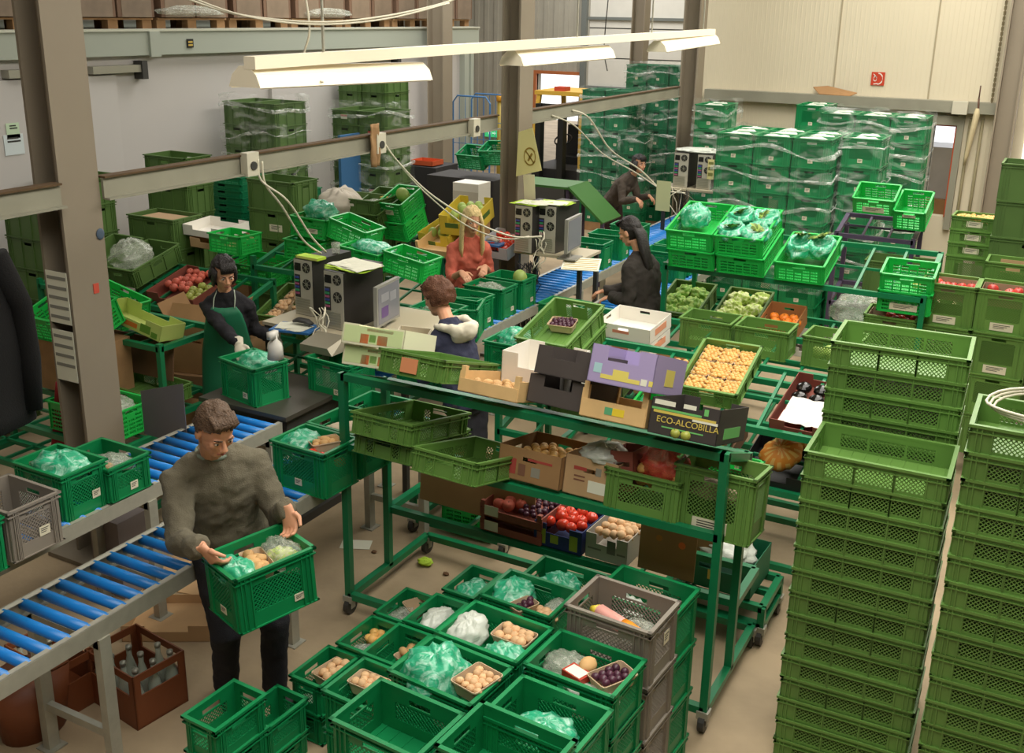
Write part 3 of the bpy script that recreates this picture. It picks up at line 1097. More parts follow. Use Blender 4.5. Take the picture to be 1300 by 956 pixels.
# boxes on the top shelf
T = tl(-2.4, 4.5, 1.5, -2, -17)
woodbox(T, .34, .46, .13, 'blond wooden crate with potatoes, front edge of the top shelf')
fill('potato', T, -.13, .14, -.2, .2, .05, .06, 'potato in the blond wooden crate of the top shelf', 'potatoes in the blond wooden crate', 1)
T = tl(-2.36, 4.84, 1.46, -2, -3)
carton('fruit_carton', T, .38, .3, .2, WHITE, 'white carton with a notched side standing behind the blond potato crate')
carton('fruit_carton', tl(-2.05, 4.54, 1.5, -3, -17), .32, .42, .14, CHAR, 'charcoal grey carton, lower of two on the top shelf')
carton('fruit_carton', tl(-2.02, 4.56, 1.64, -4, -19), .32, .42, .14, CHAR, 'charcoal grey carton, upper of two on the top shelf')
T = tl(-1.74, 4.5, 1.5, -1, -17)
woodbox(T, .33, .42, .17, 'pale wooden crate with a green and yellow sticker under the lilac carton', WOOD)
MB().box((-.04, -.216, .03), (.0, -.214, .065)).box((0, -.216, .03), (.06, -.214, .065), 1).build('sticker', [mat('sticker_green', '#5fae7c', .6), mat('sticker_yellow', '#f0d437', .6)], None, label='green and yellow sticker on the pale wooden crate of the top shelf', cat='sticker', loc=T)
LIL = mat('lilac_carton', '#a89ac4', .6)
o = carton('fruit_carton', tl(-1.71, 4.5, 1.67, -2, -20), .33, .42, .18, LIL, 'lilac carton with yellow lettering on top of the pale wooden crate', prints=((0, 0, .035, .2, .02, 0), (0, 0, .06, .08, .03, 0), (0, -.12, .07, .04, .045, 1), (0, .12, .04, .03, .03, 2), (0, .155, .04, .02, .025, 0), (1, 0, .08, .12, .08, 0)), mats=[mat('print_yellow', '#e3d46a', .6), mat('print_aqua', '#a9d0d4', .6), PAPER])
ECO = mat('black_carton', '#3b3633', .6)
T = tl(-1.38, 4.48, 1.5, -2, -16)
o = carton('fruit_carton', T, .33, .44, .165, ECO, 'black carton printed ECO-ALCOBILLA at the right end of the top shelf', prints=((0, 0, .105, .3, .012, 0), (0, -.04, .118, .24, .01, 1), (0, .1, .095, .12, .012, 3), (0, 0, .038, .2, .006, 1), (0, -.1, .148, .1, .022, 3), (0, .02, .15, .06, .02, 3), (0, .1, .14, .02, .03, 1), (1, 0, .05, .25, .05, 1)), mats=[mat('print_gold', '#d6c15a', .6), mat('print_lime', '#6fc06a', .6), BLACK, PAPER])
lettering('ECO-ALCOBILLA', .04, mat('print_gold', '#d6c15a'), o, .02, -.2225, .058)
for i in (0, 1):
    veg('green_apple', T, (-.03 + i * .05, -.215, .02), 'printed pear motif on the black carton' if 0 else 'yellow pear resting at the front of the black carton', 'yellow pears at the black carton', .7, 'pear', 'pear')
# middle shelf
BR = [mat('print_brown', '#7d5540', .8), mat('print_red', '#a8443a', .8), PAPER, mat('print_grey', '#8f8a7c', .8)]
carton('cardboard_box', tl(-2.2, 4.55, 1.08, -2, -10), .36, .4, .17, CARD, 'brown fruit carton with printed vegetables on the middle shelf', cuts=('h',), prints=((0, -.1, .07, .05, .08, 1), (0, -.04, .06, .04, .06, 0), (0, .04, .06, .05, .05, 3), (0, .06, .12, .14, .012, 1)), mats=BR)
T = tl(-2.2, 4.55, 1.08, -2, -10)
fill('onion', T, -.12, .15, -.16, .1, .13, .05, 'pale onion in the printed fruit carton', 'pale onions in the printed fruit carton', 1.1)
o = carton('cardboard_box', tl(-1.87, 4.55, 1.07, -2, -10), .29, .36, .2, CARDL, 'light cardboard box with a white address label on the middle shelf', cuts=('h',), prints=((0, .04, .06, .1, .06, 2), (0, -.06, .14, .07, .018, 1), (0, .04, .14, .03, .04, 3), (0, -.06, .1, .06, .008, 0), (0, -.06, .08, .06, .008, 0)), mats=BR)
bag(tl(-1.85, 4.5, 1.3, 0, 0), (0, 0, 0), (.12, .1, .05), 'crumpled white wrapping paper on the light cardboard box', BAGW, 31, name='wrapping_paper')
_, T, _ = crate('olivemid', (-1.8, 4.38, 1.29), 'olive crate holding a red net of onions on the middle shelf', -1, -9)
NET = film_mat('red_net', '#e0443a', .55, .9, 90, .5)
bag(T, (.06, -.0, .24), (.12, .11, .1), 'red net of onions standing in the olive crate', NET, 33, name='onion_net')
fill('onion', T, -.06, .16, -.1, .1, .17, .06, 'pink onion in the red net', 'pink onions in the red net', 1.6, layers=2)
carton('cardboard_box', T @ Matrix.Translation((-.11, .0, .1)) @ Matrix.Rotation(R(-8), 4, 'Y'), .12, .2, .2, REDBOX, 'small reddish cardboard box standing beside the red onion net', cuts=('h',))
_, T, _ = crate('olivetall', (-1.46, 4.42, 1.37), 'tall olive crate with a white delivery card, next to the right post of the rack', -1, -7, card=('f', .17, .06, 0, .06))
bag(T, (0, 0, .2), (.17, .12, .06), 'brown paper liner inside the tall olive crate', mat('kraft_liner', '#9c8a6e', .8), 34, name='paper_liner')
crate('bright43', (-1.6, 4.85, 1.2), 'bright green folding crate behind the red onion net', 0, -8)
# lower shelf
for i, z in enumerate((.54, .635)):
    T = tl(-2.52, 4.95, z - .02, -2, -1)
    o = woodbox(T, .4, .34, .09, ('upper' if i else 'lower') + ' reddish wooden fruit tray with peaches and plums on the lower shelf', mat('reddish_tray', '#935040', .6, var=.2))
    MB().box((-.17, -.176, .01), (-.08, -.174, .07)).build('label_card', PAPER, None, label='white label on the %s reddish tray' % ('upper' if i else 'lower'), cat='label', loc=T)
T = tl(-2.52, 4.95, .615, -2, -1)
fill('peach', T, -.16, 0, -.14, .12, .06, .075, 'peach in the upper reddish tray', 'peaches in the upper reddish tray', 1)
fill('plum', T, .02, .17, -.14, .12, .06, .04, 'dark plum in the upper reddish tray', 'plums in the upper reddish tray', 1)
T = tl(-2.22, 4.97, .525, -2, -1)
NAVY = mat('navy_carton', '#24346a', .6)
carton('fruit_carton', T, .3, .38, .14, NAVY, 'navy carton with yellow green stars holding tomatoes on the lower shelf', prints=((0, -.1, .06, .05, .09, 0), (0, .1, .06, .05, .09, 0), (0, -.02, .055, .05, .05, 0)), mats=[mat('star_green', '#9fae3a', .6)])
fill('tomato', T, -.12, .12, -.15, .1, .12, .07, 'tomato in the navy carton', 'tomatoes in the navy carton', 1)
carton('fruit_carton', tl(-1.93, 4.96, .525, -2, -1), .25, .34, .15, mat('pale_carton', '#b9b3a6', .7), 'pale grey carton with printed lines on the lower shelf', prints=((0, .03, .09, .05, .08, 0), (0, -.07, .06, .08, .01, 0), (0, .09, .06, .05, .01, 0)), mats=[mat('print_dim', '#7b766c', .7)])
T = tl(-1.93, 4.96, .525, -2, -1)
fill('mushroom', T, -.1, .11, -.12, .1, .14, .045, 'white mushroom in the pale grey carton', 'white mushrooms in the pale grey carton', 1.3)
mb = MB().box((-.16, -.004, 0), (.16, .004, .34)).cyl((-.05, -.005, .2), (-.05, -.001, .2), .018, 12, 1).cyl((.08, -.006, .19), (.08, -.001, .19), .02, 12, 2)
mb.build('cardboard_sheet', [CARD, mat('hole_tan', '#c08040', .7), mat('hole_orange', '#f07a3c', .6)], None, label='brown cardboard sheet with two round holes leaning under the lower shelf', cat='cardboard', loc=tl(-1.6, 4.82, .53, -2, -4))
mb = MB().box((-.4, -.004, 0), (.4, .004, .4)).cyl((.05, -.006, .3), (.05, 0, .3), .012, 8, 1).cyl((.15, -.006, .22), (.15, 0, .22), .012, 8, 1)
mb.build('cardboard_sheet', [mat('tan_sheet', '#b08860', .85, var=.1), DGREY], None, label='large tan cardboard sheet leaning behind the middle rack, left half', cat='cardboard', loc=tl(-2.84, 4.92, .53, -2, -6))
crate('bright43', (-3.42, 5.45, .42), 'green slotted crate on a low trolley behind the left end of the rack', 3, 0)
crate('bright43', (-3.42, 5.45, .25), 'green slotted crate under another behind the left end of the rack', 3, 0)
rack('low_trolley', -3.6, -2.9, 5.4, 5.85, .3, [(.28, .28)], 'low green trolley under the slotted crates behind the rack', rungs=3, floor_frame=.1)
# trolley at the right end
rack('low_trolley', -1.72, -1.16, 5.24, 5.62, .24, [(.23, .23)], 'low green trolley on casters behind the right end of the rack', rungs=4)
T = tl(-1.44, 5.43, .26, -2, 0)
o = carton('fruit_carton', T, .42, .36, .2, mat('deep_green_carton', '#156b48', .6), 'dark green carton with wooden slats on the low trolley', prints=((0, -.02, .09, .05, .06, 0),), mats=[mat('print_gold', '#d6c15a')])
bag(T, (0, 0, .18), (.17, .14, .07), 'crumpled white paper in the dark green carton', BAGW, 35, name='wrapping_paper')
carton('cardboard_box', tl(-1.56, 5.45, .42, -2, 0), .2, .24, .28, CARD, 'brown cardboard box stacked on the dark green carton', cuts=('h',))

# ================================================================ second rack row (leans to the camera)
rack('storage_rack', -3.25, -.95, 5.95, 6.6, 1.04, [(1.0, 1.18), (.62, .78)], 'green slatted rack in the second row, carrying the mushroom crate', back_h=1.2, rungs=9)
_, T, _ = crate('olive46', (-2.02, 6.03, 1.16), 'olive crate full of small brown mushrooms in punnets', 1, 16)
for i in range(3):
    for j in range(3):
        p = (-.118 + i * .118, -.185 + j * .182, .012)
        punnet(T, p, 90, 'card punnet of small golden mushrooms in the olive crate', 'punnets in the mushroom crate', w=.165, d=.108, h=.065)
        L = T @ Matrix.Translation(p)
        fill('onion', L, -.052, .056, -.08, .085, .062, .0265, 'small golden mushroom in the olive mushroom crate', 'golden mushrooms in the olive crate', .75, name='golden_mushroom', cat='mushroom')
_, T, _ = crate('olive46b', (-3.17, 6.0, 1.3), 'olive crate with a single grape basket, upper of two', -2, 15)
punnet_of('plum', T, (-.04, .1, .02), 5, 'dark grapes', 'alone in the upper olive crate', step=.032, w=.19, d=.12)
crate('olive46b', (-3.16, 6.03, 1.16), 'olive crate under the crate with the grape basket', -2, 15)
T = tl(-1.2, 6.27, 1.05, -4, 15)
o = carton('fruit_carton', T, .36, .56, .1, REDBOX, 'reddish brown carton with black trays and white paper on the second rack')
mb = MB()
for i in range(3):
    mb.ell((-.11 + i * .11, .17, .06), (.05, .05, .035), 12, 8)
    mb.ell((-.11 + i * .11, .07, .055), (.05, .045, .03), 12, 8)
mb.build('black_tray', mat('gloss_black_tray', '#1a1917', .15), None, label='glossy black moulded tray inside the reddish brown carton', cat='tray', loc=T)
mb = MB()
g = [[(-.14 + .28 * i / 8, -.24 + .28 * j / 8, .07 + .015 * noise.noise(Vector((i * .9, j * .9, 3)))) for i in range(9)] for j in range(9)]
mb.add([p for r_ in g for p in r_], [(j * 9 + i, j * 9 + i + 1, j * 9 + i + 10, j * 9 + i + 9) for i in range(8) for j in range(8)])
mb.build('paper_sheet', WHITE, None, label='white paper sheets lying in the reddish brown carton', cat='paper', loc=T)
# items on the second rack's lower shelf and behind the grid
T = tl(-1.35, 6.2, .7, 10, 8)
veg('pumpkin', T, (.0, -.05, .1), 'orange and cream striped pumpkin under the second rack', None, 1, 'pumpkin')
veg('pumpkin', T, (.12, .15, .1), 'second striped squash behind the orange pumpkin', None, .7, 'pumpkin')
carton('fruit_carton', tl(-1.35, 6.22, .64, 0, 8), .4, .5, .12, BLACK, 'black fruit tray holding the striped pumpkins')
carton('fruit_carton', tl(-1.85, 6.3, .66, 0, 8), .38, .5, .1, CARDD, 'dark tray with bananas seen through the second rack')
for i in range(5):
    veg('banana', tl(-1.78, 6.3, .76), (i * .012, i * .03 - .06, i * .01), 'yellow banana in the tray under the second rack', 'bananas under the second rack', .9)
crate('bright43', (-2.35, 6.15, .95), 'bright green slotted crate seen through the slats of the second rack', 0, 12)
crate('darkolive', (-2.95, 6.1, .9), 'dark olive crate under the slats of the second rack', 0, 12)
# white cartons with prawn print
for i in range(2):
    T = tl(-2.67, 6.95, 1.06 + i * .115, -3, 6)
    o = carton('fruit_carton', T, .42, .38, .11, WHITE, ('upper' if i else 'lower') + ' white carton with a red swoosh print behind the lilac carton', cuts=('h',), prints=((0, -.02, .06, .13, .022, 0), (1, 0, .06, .2, .05, 1)), mats=[mat('print_coral', '#d88870', .6), mat('print_salmon', '#e8a080', .6)])  # side panel in its own plain salmon colour
rack('storage_rack', -3.3, -.95, 6.85, 7.6, 1.12, [(1.0, 1.1), (.5, .6)], 'green rack in the third row, behind the white cartons', rungs=9)
carton('fruit_carton', tl(-2.75, 6.75, .95, 0, 12), .4, .5, .1, CARD, 'shallow brown carton on the slatted grid beside the lilac one')
T = tl(-2.28, 6.75, .92, 0, 12)
carton('fruit_carton', T, .4, .5, .1, CARDL, 'shallow carton with pale onions behind the slatted grid')
fill('onion', T, -.16, .17, -.2, .2, .05, .06, 'pale onion in the shallow carton behind the grid', 'pale onions behind the grid', 1.2)
# tall olive crates with lattice, row at y 7.2
crate('olivemid', (-2.42, 7.2, 1.26), 'olive crate with lattice front, left of two in the row below the lettuce', 0, 0)
crate('olivemid', (-2.0, 7.2, 1.26), 'olive crate with lattice front, right of two in the row below the lettuce', 0, 0)
_, T, _ = crate('olivemid', (-1.5, 7.15, 1.28), 'olive crate with yellow fruit showing through its lattice, right of the orange box', -2, 0)
fill('melon', T, -.15, .15, -.1, .1, .08, .1, 'yellow melon in the olive crate beside the oranges', 'yellow melons in the olive crate', .8)

# ================================================================ lettuce row and bright crates (rack at y 8.2)
rack('storage_rack', -2.9, -.85, 8.2, 9.0, 1.42, [(1.38, 1.58), (.72, .88)], 'green rack carrying the bright green crates and the lettuce', back_h=1.6, rungs=8)
_, T, _ = crate('darkolive', (-3.08, 8.42, .93), 'olive crate of dark frisee lettuce, left lettuce crate', 0, 15, group='lettuce crates')
for i in range(6):
    veg('frisee', T, (-.085 + (i % 2) * .17, -.19 + (i // 2) * .18, .1), 'dark frisee head in the left lettuce crate', 'frisee heads', 1)
_, T, _ = crate('darkolive', (-2.56, 8.42, .93), 'olive crate of pale lettuce heads, right lettuce crate', 0, 15, group='lettuce crates')
for i in range(6):
    veg('lettuce', T, (-.085 + (i % 2) * .17, -.19 + (i // 2) * .18, .12), 'pale green lettuce head in the right lettuce crate', 'pale lettuce heads', 1)
a = aty(974, 422, 7.95)
T = tl(a.x + .08, 8.12, a.z - .02, -3, 16)
carton('cardboard_box', T, .29, .34, .16, mat('orange_tan_card', '#b8814c', .8), 'brown cardboard box of oranges beside the pale lettuce', cuts=('h',))
fill('orange', T, -.13, .14, -.15, .1, .1, .085, 'orange in the brown cardboard box', 'oranges in the cardboard box', 1.1, layers=1)
T = tl(-1.62, 8.3, .84, -3, 10)
carton('fruit_carton', T, .36, .36, .08, WHITE, 'shallow white tray right of the orange box')
bag(T, (0, 0, .05), (.16, .14, .03), 'crinkled dark foil in the shallow white tray', mat('dark_foil', '#6a6258', .2, .5), 41, name='foil_sheet')
_, T, _ = crate('bright', (-2.87, 8.03, 1.73), 'bright green crate with one knotted green bag, upper left of the bright crates', 0, 15, group='bright green crates on the rack')
bag(T, (-.06, .06, .12), (.12, .13, .11), 'round knotted green bag alone in a bright green crate', BAGG, 42)
_, T, _ = crate('bright', (-2.46, 8.03, 1.73), 'bright green crate packed with four open green bags', 0, 15, group='bright green crates on the rack')
for i in range(4):
    p = (-.1 + (i % 2) * .2, -.15 + (i // 2) * .28, .14)
    bag(T, p, (.11, .14, .075), 'green bag with leafy tops, one of four in a bright crate', BAGG, 43 + i, 'four green bags in the bright crate', True)
    veg('leafy', T, (p[0], p[1], .15), 'leafy tops poking out of a green bag', 'leafy tops in the four bags', .75)
crate('bright', (-2.85, 8.05, 1.57), 'bright green crate under the one with the knotted green bag', 0, 15, group='bright green crates on the rack')
crate('bright', (-2.44, 8.05, 1.57), 'bright green crate under the one with four bags', 0, 15, group='bright green crates on the rack')
_, T, _ = crate('bright', (-1.98, 8.1, 1.56), 'bright green crate with two green bags of leafy vegetables', 0, 14, group='bright green crates on the rack')
for i in range(2):
    bag(T, (-.08 + i * .17, .06 + i * .02, .14), (.1, .17, .1), 'tall green bag with leafy tops in the two bag crate', BAGG, 50 + i, 'two green bags', True)
    veg('leafy', T, (-.08 + i * .17, .1, .19), 'leafy tops in the two bag crate', 'leafy tops in the two bags', .9)
_, T, _ = crate('bright43', (-1.19, 8.2, 1.55), 'bright green crate with a few green apples, stacked beside the red apple crates', 0, 14)
crate('bright43', (-1.19, 8.2, 1.42), 'bright green crate under the green apple crate', 0, 4, card=('f', .2, .05, 0, .05))
fill('green_apple', T, -.12, .14, -.1, .1, .03, .09, 'green apple in the bright green crate', 'green apples in the bright crate', 1, drop=.35)
# apple crates
for k, (x, y, z) in enumerate(((-.9, 8.3, 1.5), (-.5, 8.3, 1.5), (-1.28, 8.25, 1.2))):
    d = ('left tall olive apple crate with a kraft liner', 'right tall olive apple crate with a kraft liner', 'lower olive apple crate beside the tall pair')[k]
    _, T, _ = crate('olivetall', (x, y, z), d, -1, 4, card=('f', .16, .06, 0, .05), group='olive apple crates')
    mb = MB()
    for s in range(4):
        L, off = ((.35, .12) if s % 2 == 0 else (.24, .175))
        mb.box((-L / 2, -off, .2), (L / 2, -off + .003, .31), 0, Matrix.Rotation(s * PI / 2, 4, 'Z'))
    mb.build('paper_liner', mat('kraft_liner', '#9c8a6e', .8), None, label='kraft paper liner of the ' + d.replace('olive apple crate with a kraft liner', 'apple crate'), cat='paper liner', loc=T)
    fill('apple', T, -.15, .15, -.1, .1, .255, .085, 'red apple in the %s' % d.replace(' with a kraft liner', ''), 'red apples in olive crates', 1.1, drop=.25)
    for i in (1, 2, 3):
        if z - i * .33 > .1:
            crate('olivetall', (x, y, z - i * .325), 'olive crate, %s, under the %s' % (onum(i), d.replace(' with a kraft liner', '').replace('olive ', '')), -1, 0, card=('f', .16, .06, 0, .05), group='olive crates under the apples')
for i in range(4):
    crate('olivetall', (-.5, 8.75, 1.62 - i * .325), 'olive crate behind the right apple crate, %s' % onum(i), 0, group='olive crates behind the apples')
MB().box((-.1, 0, -.08), (.1, .003, .02)).build('cardboard_sheet', CARDL, None, label='small cardboard piece in the crate behind the right apples', cat='cardboard', loc=(-.3, 8.9, 1.6))
# onion stack
for i in range(3):
    q = crate('olivelow', (-.9, 9.95, 1.75 - i * .118), 'shallow olive onion crate with white card, %s beside the window wall' % onum(i), -2, card=('f', .13, .05, 0, .055), group='shallow onion crates')
    if i == 0:
        fill('onion', q[1], -.17, .17, -.12, .12, .09, .042, 'small golden onion in the topmost shallow crate', 'golden onions in the topmost shallow crate', 1)
for i in range(4):
    crate('olivetall', (-.9, 9.95, 1.395 - i * .325), 'olive crate, %s below the shallow onion crates' % onum(i + 1), -2, group='olive crates under the onions')

# ================================================================ front right stacks
stack('olive', -.85, 4.33, 1.6, 14, .114, 'olive lattice crate', 'in the nearest stack at the right', 'olive crates in the nearest stack', 1)
stack('olive', -.87, 4.77, 1.98, 17, .114, 'olive lattice crate', 'in the taller stack behind the nearest one', 'olive crates in the stack behind', 2)
s3 = stack('olive', -.21, 4.2, 1.9, 16, .114, 'olive lattice crate', 'in the stack with the white cable', 'olive crates under the white cable', 0)
stack('olive', .42, 4.2, 1.78, 15, .114, 'olive lattice crate', 'in the outermost stack at the right edge', 'olive crates in the outermost stack', 0)
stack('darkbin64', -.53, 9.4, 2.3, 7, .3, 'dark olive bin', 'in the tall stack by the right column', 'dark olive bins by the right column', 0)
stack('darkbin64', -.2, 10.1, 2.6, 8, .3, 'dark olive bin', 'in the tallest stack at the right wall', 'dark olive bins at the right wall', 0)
pts = [(-.15 + .25 + .24 * math.cos(a) * (1 + .06 * k), 4.4 + .13 * math.sin(a), 1.92 + .01 * k + .05 * max(0, math.sin(a))) for k in range(3) for a in [2 * PI * t / 24 for t in range(24)]]
MB().tube(pts, .006, 6).build('white_cable', CABLE, None, True, 'coiled white cable lying on the olive stack at the right', 'cable')

# ================================================================ wrapped pallets
def pallet(x0, y0, name='wooden_pallet', label='', L=1.2, Wd=.8):
    o = root(name, label, 'pallet', (x0, y0, 0))
    mb = MB()
    for i in range(5):
        mb.box((0, i * (Wd - .1) / 4, .12), (L, i * (Wd - .1) / 4 + .1, .142))
    mb.build('deck_board', PALLET, o)
    for i in range(3):
        MB().box((0, i * (Wd - .1) / 2, 0), (L, i * (Wd - .1) / 2 + .1, .12)).build('pallet_runner', PALLET, o)
    return o


def film(x0, y0, x1, y1, z0, z1, label, seed=0):
    """wrinkled stretch film round a load, with its rucked top edge"""
    mb = MB()
    per = []
    n = 14
    for (ax, ay), (bx, by) in (((x0, y0), (x1, y0)), ((x1, y0), (x1, y1)), ((x1, y1), (x0, y1)), ((x0, y1), (x0, y0))):
        for k in range(n):
            per.append((ax + (bx - ax) * k / n, ay + (by - ay) * k / n))
    rings = []
    nz = 26
    cx, cy = (x0 + x1) / 2, (y0 + y1) / 2
    for j in range(nz + 1):
        z = z0 + (z1 - z0) * j / nz
        row = []
        for (x, y) in per:
            q = .014 * noise.noise(Vector((x * 5, y * 5 + seed, z * 16)))
            dx, dy = x - cx, y - cy
            l = math.hypot(dx, dy)
            row.append((x + dx / l * (q * .6 + .004), y + dy / l * (q * .6 + .004), z + .02 * noise.noise(Vector((x * 4, y * 4, seed + 9)))))
        rings.append(row)
    top = []
    for (x, y) in per:
        dx, dy = x - cx, y - cy
        k = .88 + .05 * noise.noise(Vector((x * 9, y * 9, seed)))
        top.append((cx + dx * k, cy + dy * k, z1 + .02 + .02 * noise.noise(Vector((x * 8, y * 8, seed)))))
    rings.append(top)
    mb.loft(rings, 0, cap=False)
    # bunched bands
    for b in range(int((z1 - z0) / .3)):
        zb = z1 - .16 - b * .3
        pts = [(x + (x - cx) * .012, y + (y - cy) * .02, zb + .11 * noise.noise(Vector((x * 1.9, y * 1.9, b * 1.7 + seed)))) for x, y in per]
        pts.append(pts[0])
        mb.tube(pts, [(.005, max(.006, .02 + .03 * noise.noise(Vector((p[0] * 3, b, seed))))) for p in pts], 6, 1)
    return mb.build('stretch_film', [FILM, BAND], None, True, label, 'plastic film')


BAND = film_mat('film_band', '#f0f4ee', .15, .75, 6)


def load(kind, x0, y0, nx, ny, nz, z0, desc, group, pitch, front_only=True, card=True, topbag=True):
    me, W_, D_, H_ = proto(kind)
    for i in range(nx):
        for j in range(ny):
            for k in range(nz):
                if front_only and not (j == 0 or i == nx - 1 or i == 0 or k == nz - 1):
                    continue
                crate(kind, (x0 + i * (W_ + .005), y0 + j * (D_ + .005), z0 + H_ + k * pitch), '%s, %s layer, %s column, %s row' % (desc, ORD[nz - 1 - k], ('first', 'second', 'third', 'fourth')[i], ('front', 'second', 'third', 'rear')[j]), 0,
                      card=('f', .05, .04, .0, .07) if card and j == 0 else None, group=group)
                if topbag and k == nz - 1:
                    bag(Matrix.Identity(4), (x0 + i * (W_ + .005) + W_ / 2, y0 + j * (D_ + .005) + D_ / 2, z0 + H_ + k * pitch - .05), (.17, .12, .055), 'milky bag in a top crate of the %s' % group, BAGW, i * 3 + j, 'milky bags on the %s' % group)


pA = aty(913, 168, 11.0)
pallet(-3.42, 11.0, label='wooden pallet under the nearest wrapped load of emerald crates')
load('emeraldwrap', -3.42, 11.0, 3, 3, 7, .145, 'emerald crate of the nearest wrapped pallet', 'nearest wrapped pallet', .295)
film(-3.44, 10.98, -2.17, 11.94, .6, 2.24, 'clear stretch film round the nearest pallet of emerald crates', 1)
pallet(-2.2, 11.35, label='wooden pallet right of the nearest wrapped load', L=.5)
load('emeraldwrap', -2.18, 11.35, 1, 2, 7, .145, 'emerald crate of the narrow wrapped column', 'narrow wrapped column', .295)
film(-2.2, 11.33, -1.75, 11.98, .6, 2.25, 'clear stretch film round the narrow column of emerald crates', 2)
pallet(-2.79, 13.1, label='wooden pallet under the rear wrapped load by the window', L=1.22)
load('emeraldwrap', -2.8, 13.1, 3, 2, 7, .145, 'emerald crate of the rear wrapped pallet', 'rear wrapped pallet', .31)
film(-2.82, 13.08, -1.56, 13.73, .6, 2.36, 'clear stretch film round the rear pallet by the window', 3)
pallet(-3.26, 13.75, label='wooden pallet left of the rear wrapped load', L=.45, Wd=.65)
load('emeraldwrap', -3.26, 13.75, 1, 2, 7, .145, 'emerald crate of the column left of the rear pallet', 'column left of the rear pallet', .315)
pallet(-4.45, 13.3, label='wooden pallet under the wrapped column beside the steel post', L=.5)
load('emeraldwrap', -4.45, 13.3, 1, 2, 7, .145, 'emerald crate of the wrapped column beside the post', 'wrapped column beside the post', .31)
film(-4.47, 13.28, -4.0, 13.95, .6, 2.36, 'clear stretch film round the column of crates beside the steel post', 4)
# wrapped loads at the back door
for (x, y, nx, ny, nz, tag, sd) in ((-7.1, 15.6, 2, 2, 7, 'back load beside the forklift', 5), (-6.25, 15.2, 1, 1, 5, 'low back column', 6), (-7.3, 17.9, 4, 2, 8, 'rearmost sectional door load', 7), (-6.25, 16.2, 3, 2, 7, 'load behind the corner column', 8)):
    if sd == 6:
        tag = 'low front column by the door'
    pallet(x, y, label='wooden pallet under the %s' % tag, L=.42 * nx)
    load('emeraldfar', x, y, nx, ny, nz, .145, 'green crate of the %s' % tag, tag, .3, topbag=False)
    film(x - .02, y - .02, x + nx * .405 + .02, y + ny * .305 + .02, .5, .145 + nz * .3 + .04, 'stretch film round the %s' % tag, sd)
# dark wrapped stacks at the cold store
load('darkbin64', -9.35, 9.9, 1, 1, 1, 0, '', '', .3) if 0 else None


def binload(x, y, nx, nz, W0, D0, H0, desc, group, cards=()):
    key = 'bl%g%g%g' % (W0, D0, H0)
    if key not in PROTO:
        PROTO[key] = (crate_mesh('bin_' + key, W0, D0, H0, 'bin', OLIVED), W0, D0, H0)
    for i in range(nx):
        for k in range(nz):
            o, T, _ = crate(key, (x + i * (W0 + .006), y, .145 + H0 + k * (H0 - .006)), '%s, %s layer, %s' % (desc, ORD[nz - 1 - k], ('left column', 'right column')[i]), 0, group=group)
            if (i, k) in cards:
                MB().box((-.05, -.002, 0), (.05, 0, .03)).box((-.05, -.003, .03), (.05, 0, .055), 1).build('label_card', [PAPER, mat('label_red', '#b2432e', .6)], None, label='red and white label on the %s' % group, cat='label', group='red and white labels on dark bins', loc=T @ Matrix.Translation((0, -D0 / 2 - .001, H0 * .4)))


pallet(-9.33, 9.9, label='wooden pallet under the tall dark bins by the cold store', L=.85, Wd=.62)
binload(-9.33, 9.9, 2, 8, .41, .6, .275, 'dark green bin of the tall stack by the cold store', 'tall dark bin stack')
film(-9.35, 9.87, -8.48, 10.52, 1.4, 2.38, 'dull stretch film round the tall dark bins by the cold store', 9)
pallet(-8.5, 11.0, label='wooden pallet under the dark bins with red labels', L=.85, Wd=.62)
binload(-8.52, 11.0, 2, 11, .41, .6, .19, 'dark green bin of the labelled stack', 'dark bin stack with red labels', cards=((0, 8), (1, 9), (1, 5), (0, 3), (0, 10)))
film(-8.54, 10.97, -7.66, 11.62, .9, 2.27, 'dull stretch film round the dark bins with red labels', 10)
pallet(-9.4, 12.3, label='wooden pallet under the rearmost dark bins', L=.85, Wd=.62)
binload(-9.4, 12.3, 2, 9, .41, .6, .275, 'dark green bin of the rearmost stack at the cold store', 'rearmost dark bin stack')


# ================================================================ people
def basis(yaw, pitch=0, roll=0):
    f = Vector((math.cos(yaw), math.sin(yaw), 0))
    r = Vector((math.sin(yaw), -math.cos(yaw), 0))
    u = Vector((0, 0, 1))
    q = Matrix.Rotation(-pitch, 3, r)      # positive pitch looks down
    f, u = q @ f, q @ u
    q = Matrix.Rotation(roll, 3, f)
    return f, q @ r, q @ u


def ik(a, b, l1, l2, pole):
    d = b - a
    L = min(d.length, (l1 + l2) * .995)
    d.normalize()
    b2 = a + d * L
    x = (l1 * l1 - l2 * l2 + L * L) / (2 * L)
    h = math.sqrt(max(0, l1 * l1 - x * x))
    p = pole - d * pole.dot(d)
    p.normalize()
    return a + d * x + p * h, b2


def ell_b(mb, c, rad, B, mi=0, seg=16, rings=10):
    f, r, u = B
    T = Matrix((r * rad[0], f * rad[1], u * rad[2])).transposed().to_4x4()
    T.translation = c
    mb.ell((0, 0, 0), (1, 1, 1), seg, rings, mi, T)


def fuse(o, vox, smooth=2, noise_amp=0, nscale=.12):
    m = o.modifiers.new('remesh', 'REMESH')
    m.mode = 'VOXEL'
    m.voxel_size = vox
    m.use_smooth_shade = True
    if smooth:
        s = o.modifiers.new('smooth', 'SMOOTH')
        s.factor = .5
        s.iterations = smooth
    if noise_amp:
        t = bpy.data.textures.new('cloth', 'CLOUDS')
        t.noise_scale = nscale
        t.noise_depth = 2
        d = o.modifiers.new('folds', 'DISPLACE')
        d.texture = t
        d.strength = noise_amp
        d.mid_level = .5
        d.texture_coords = 'LOCAL'


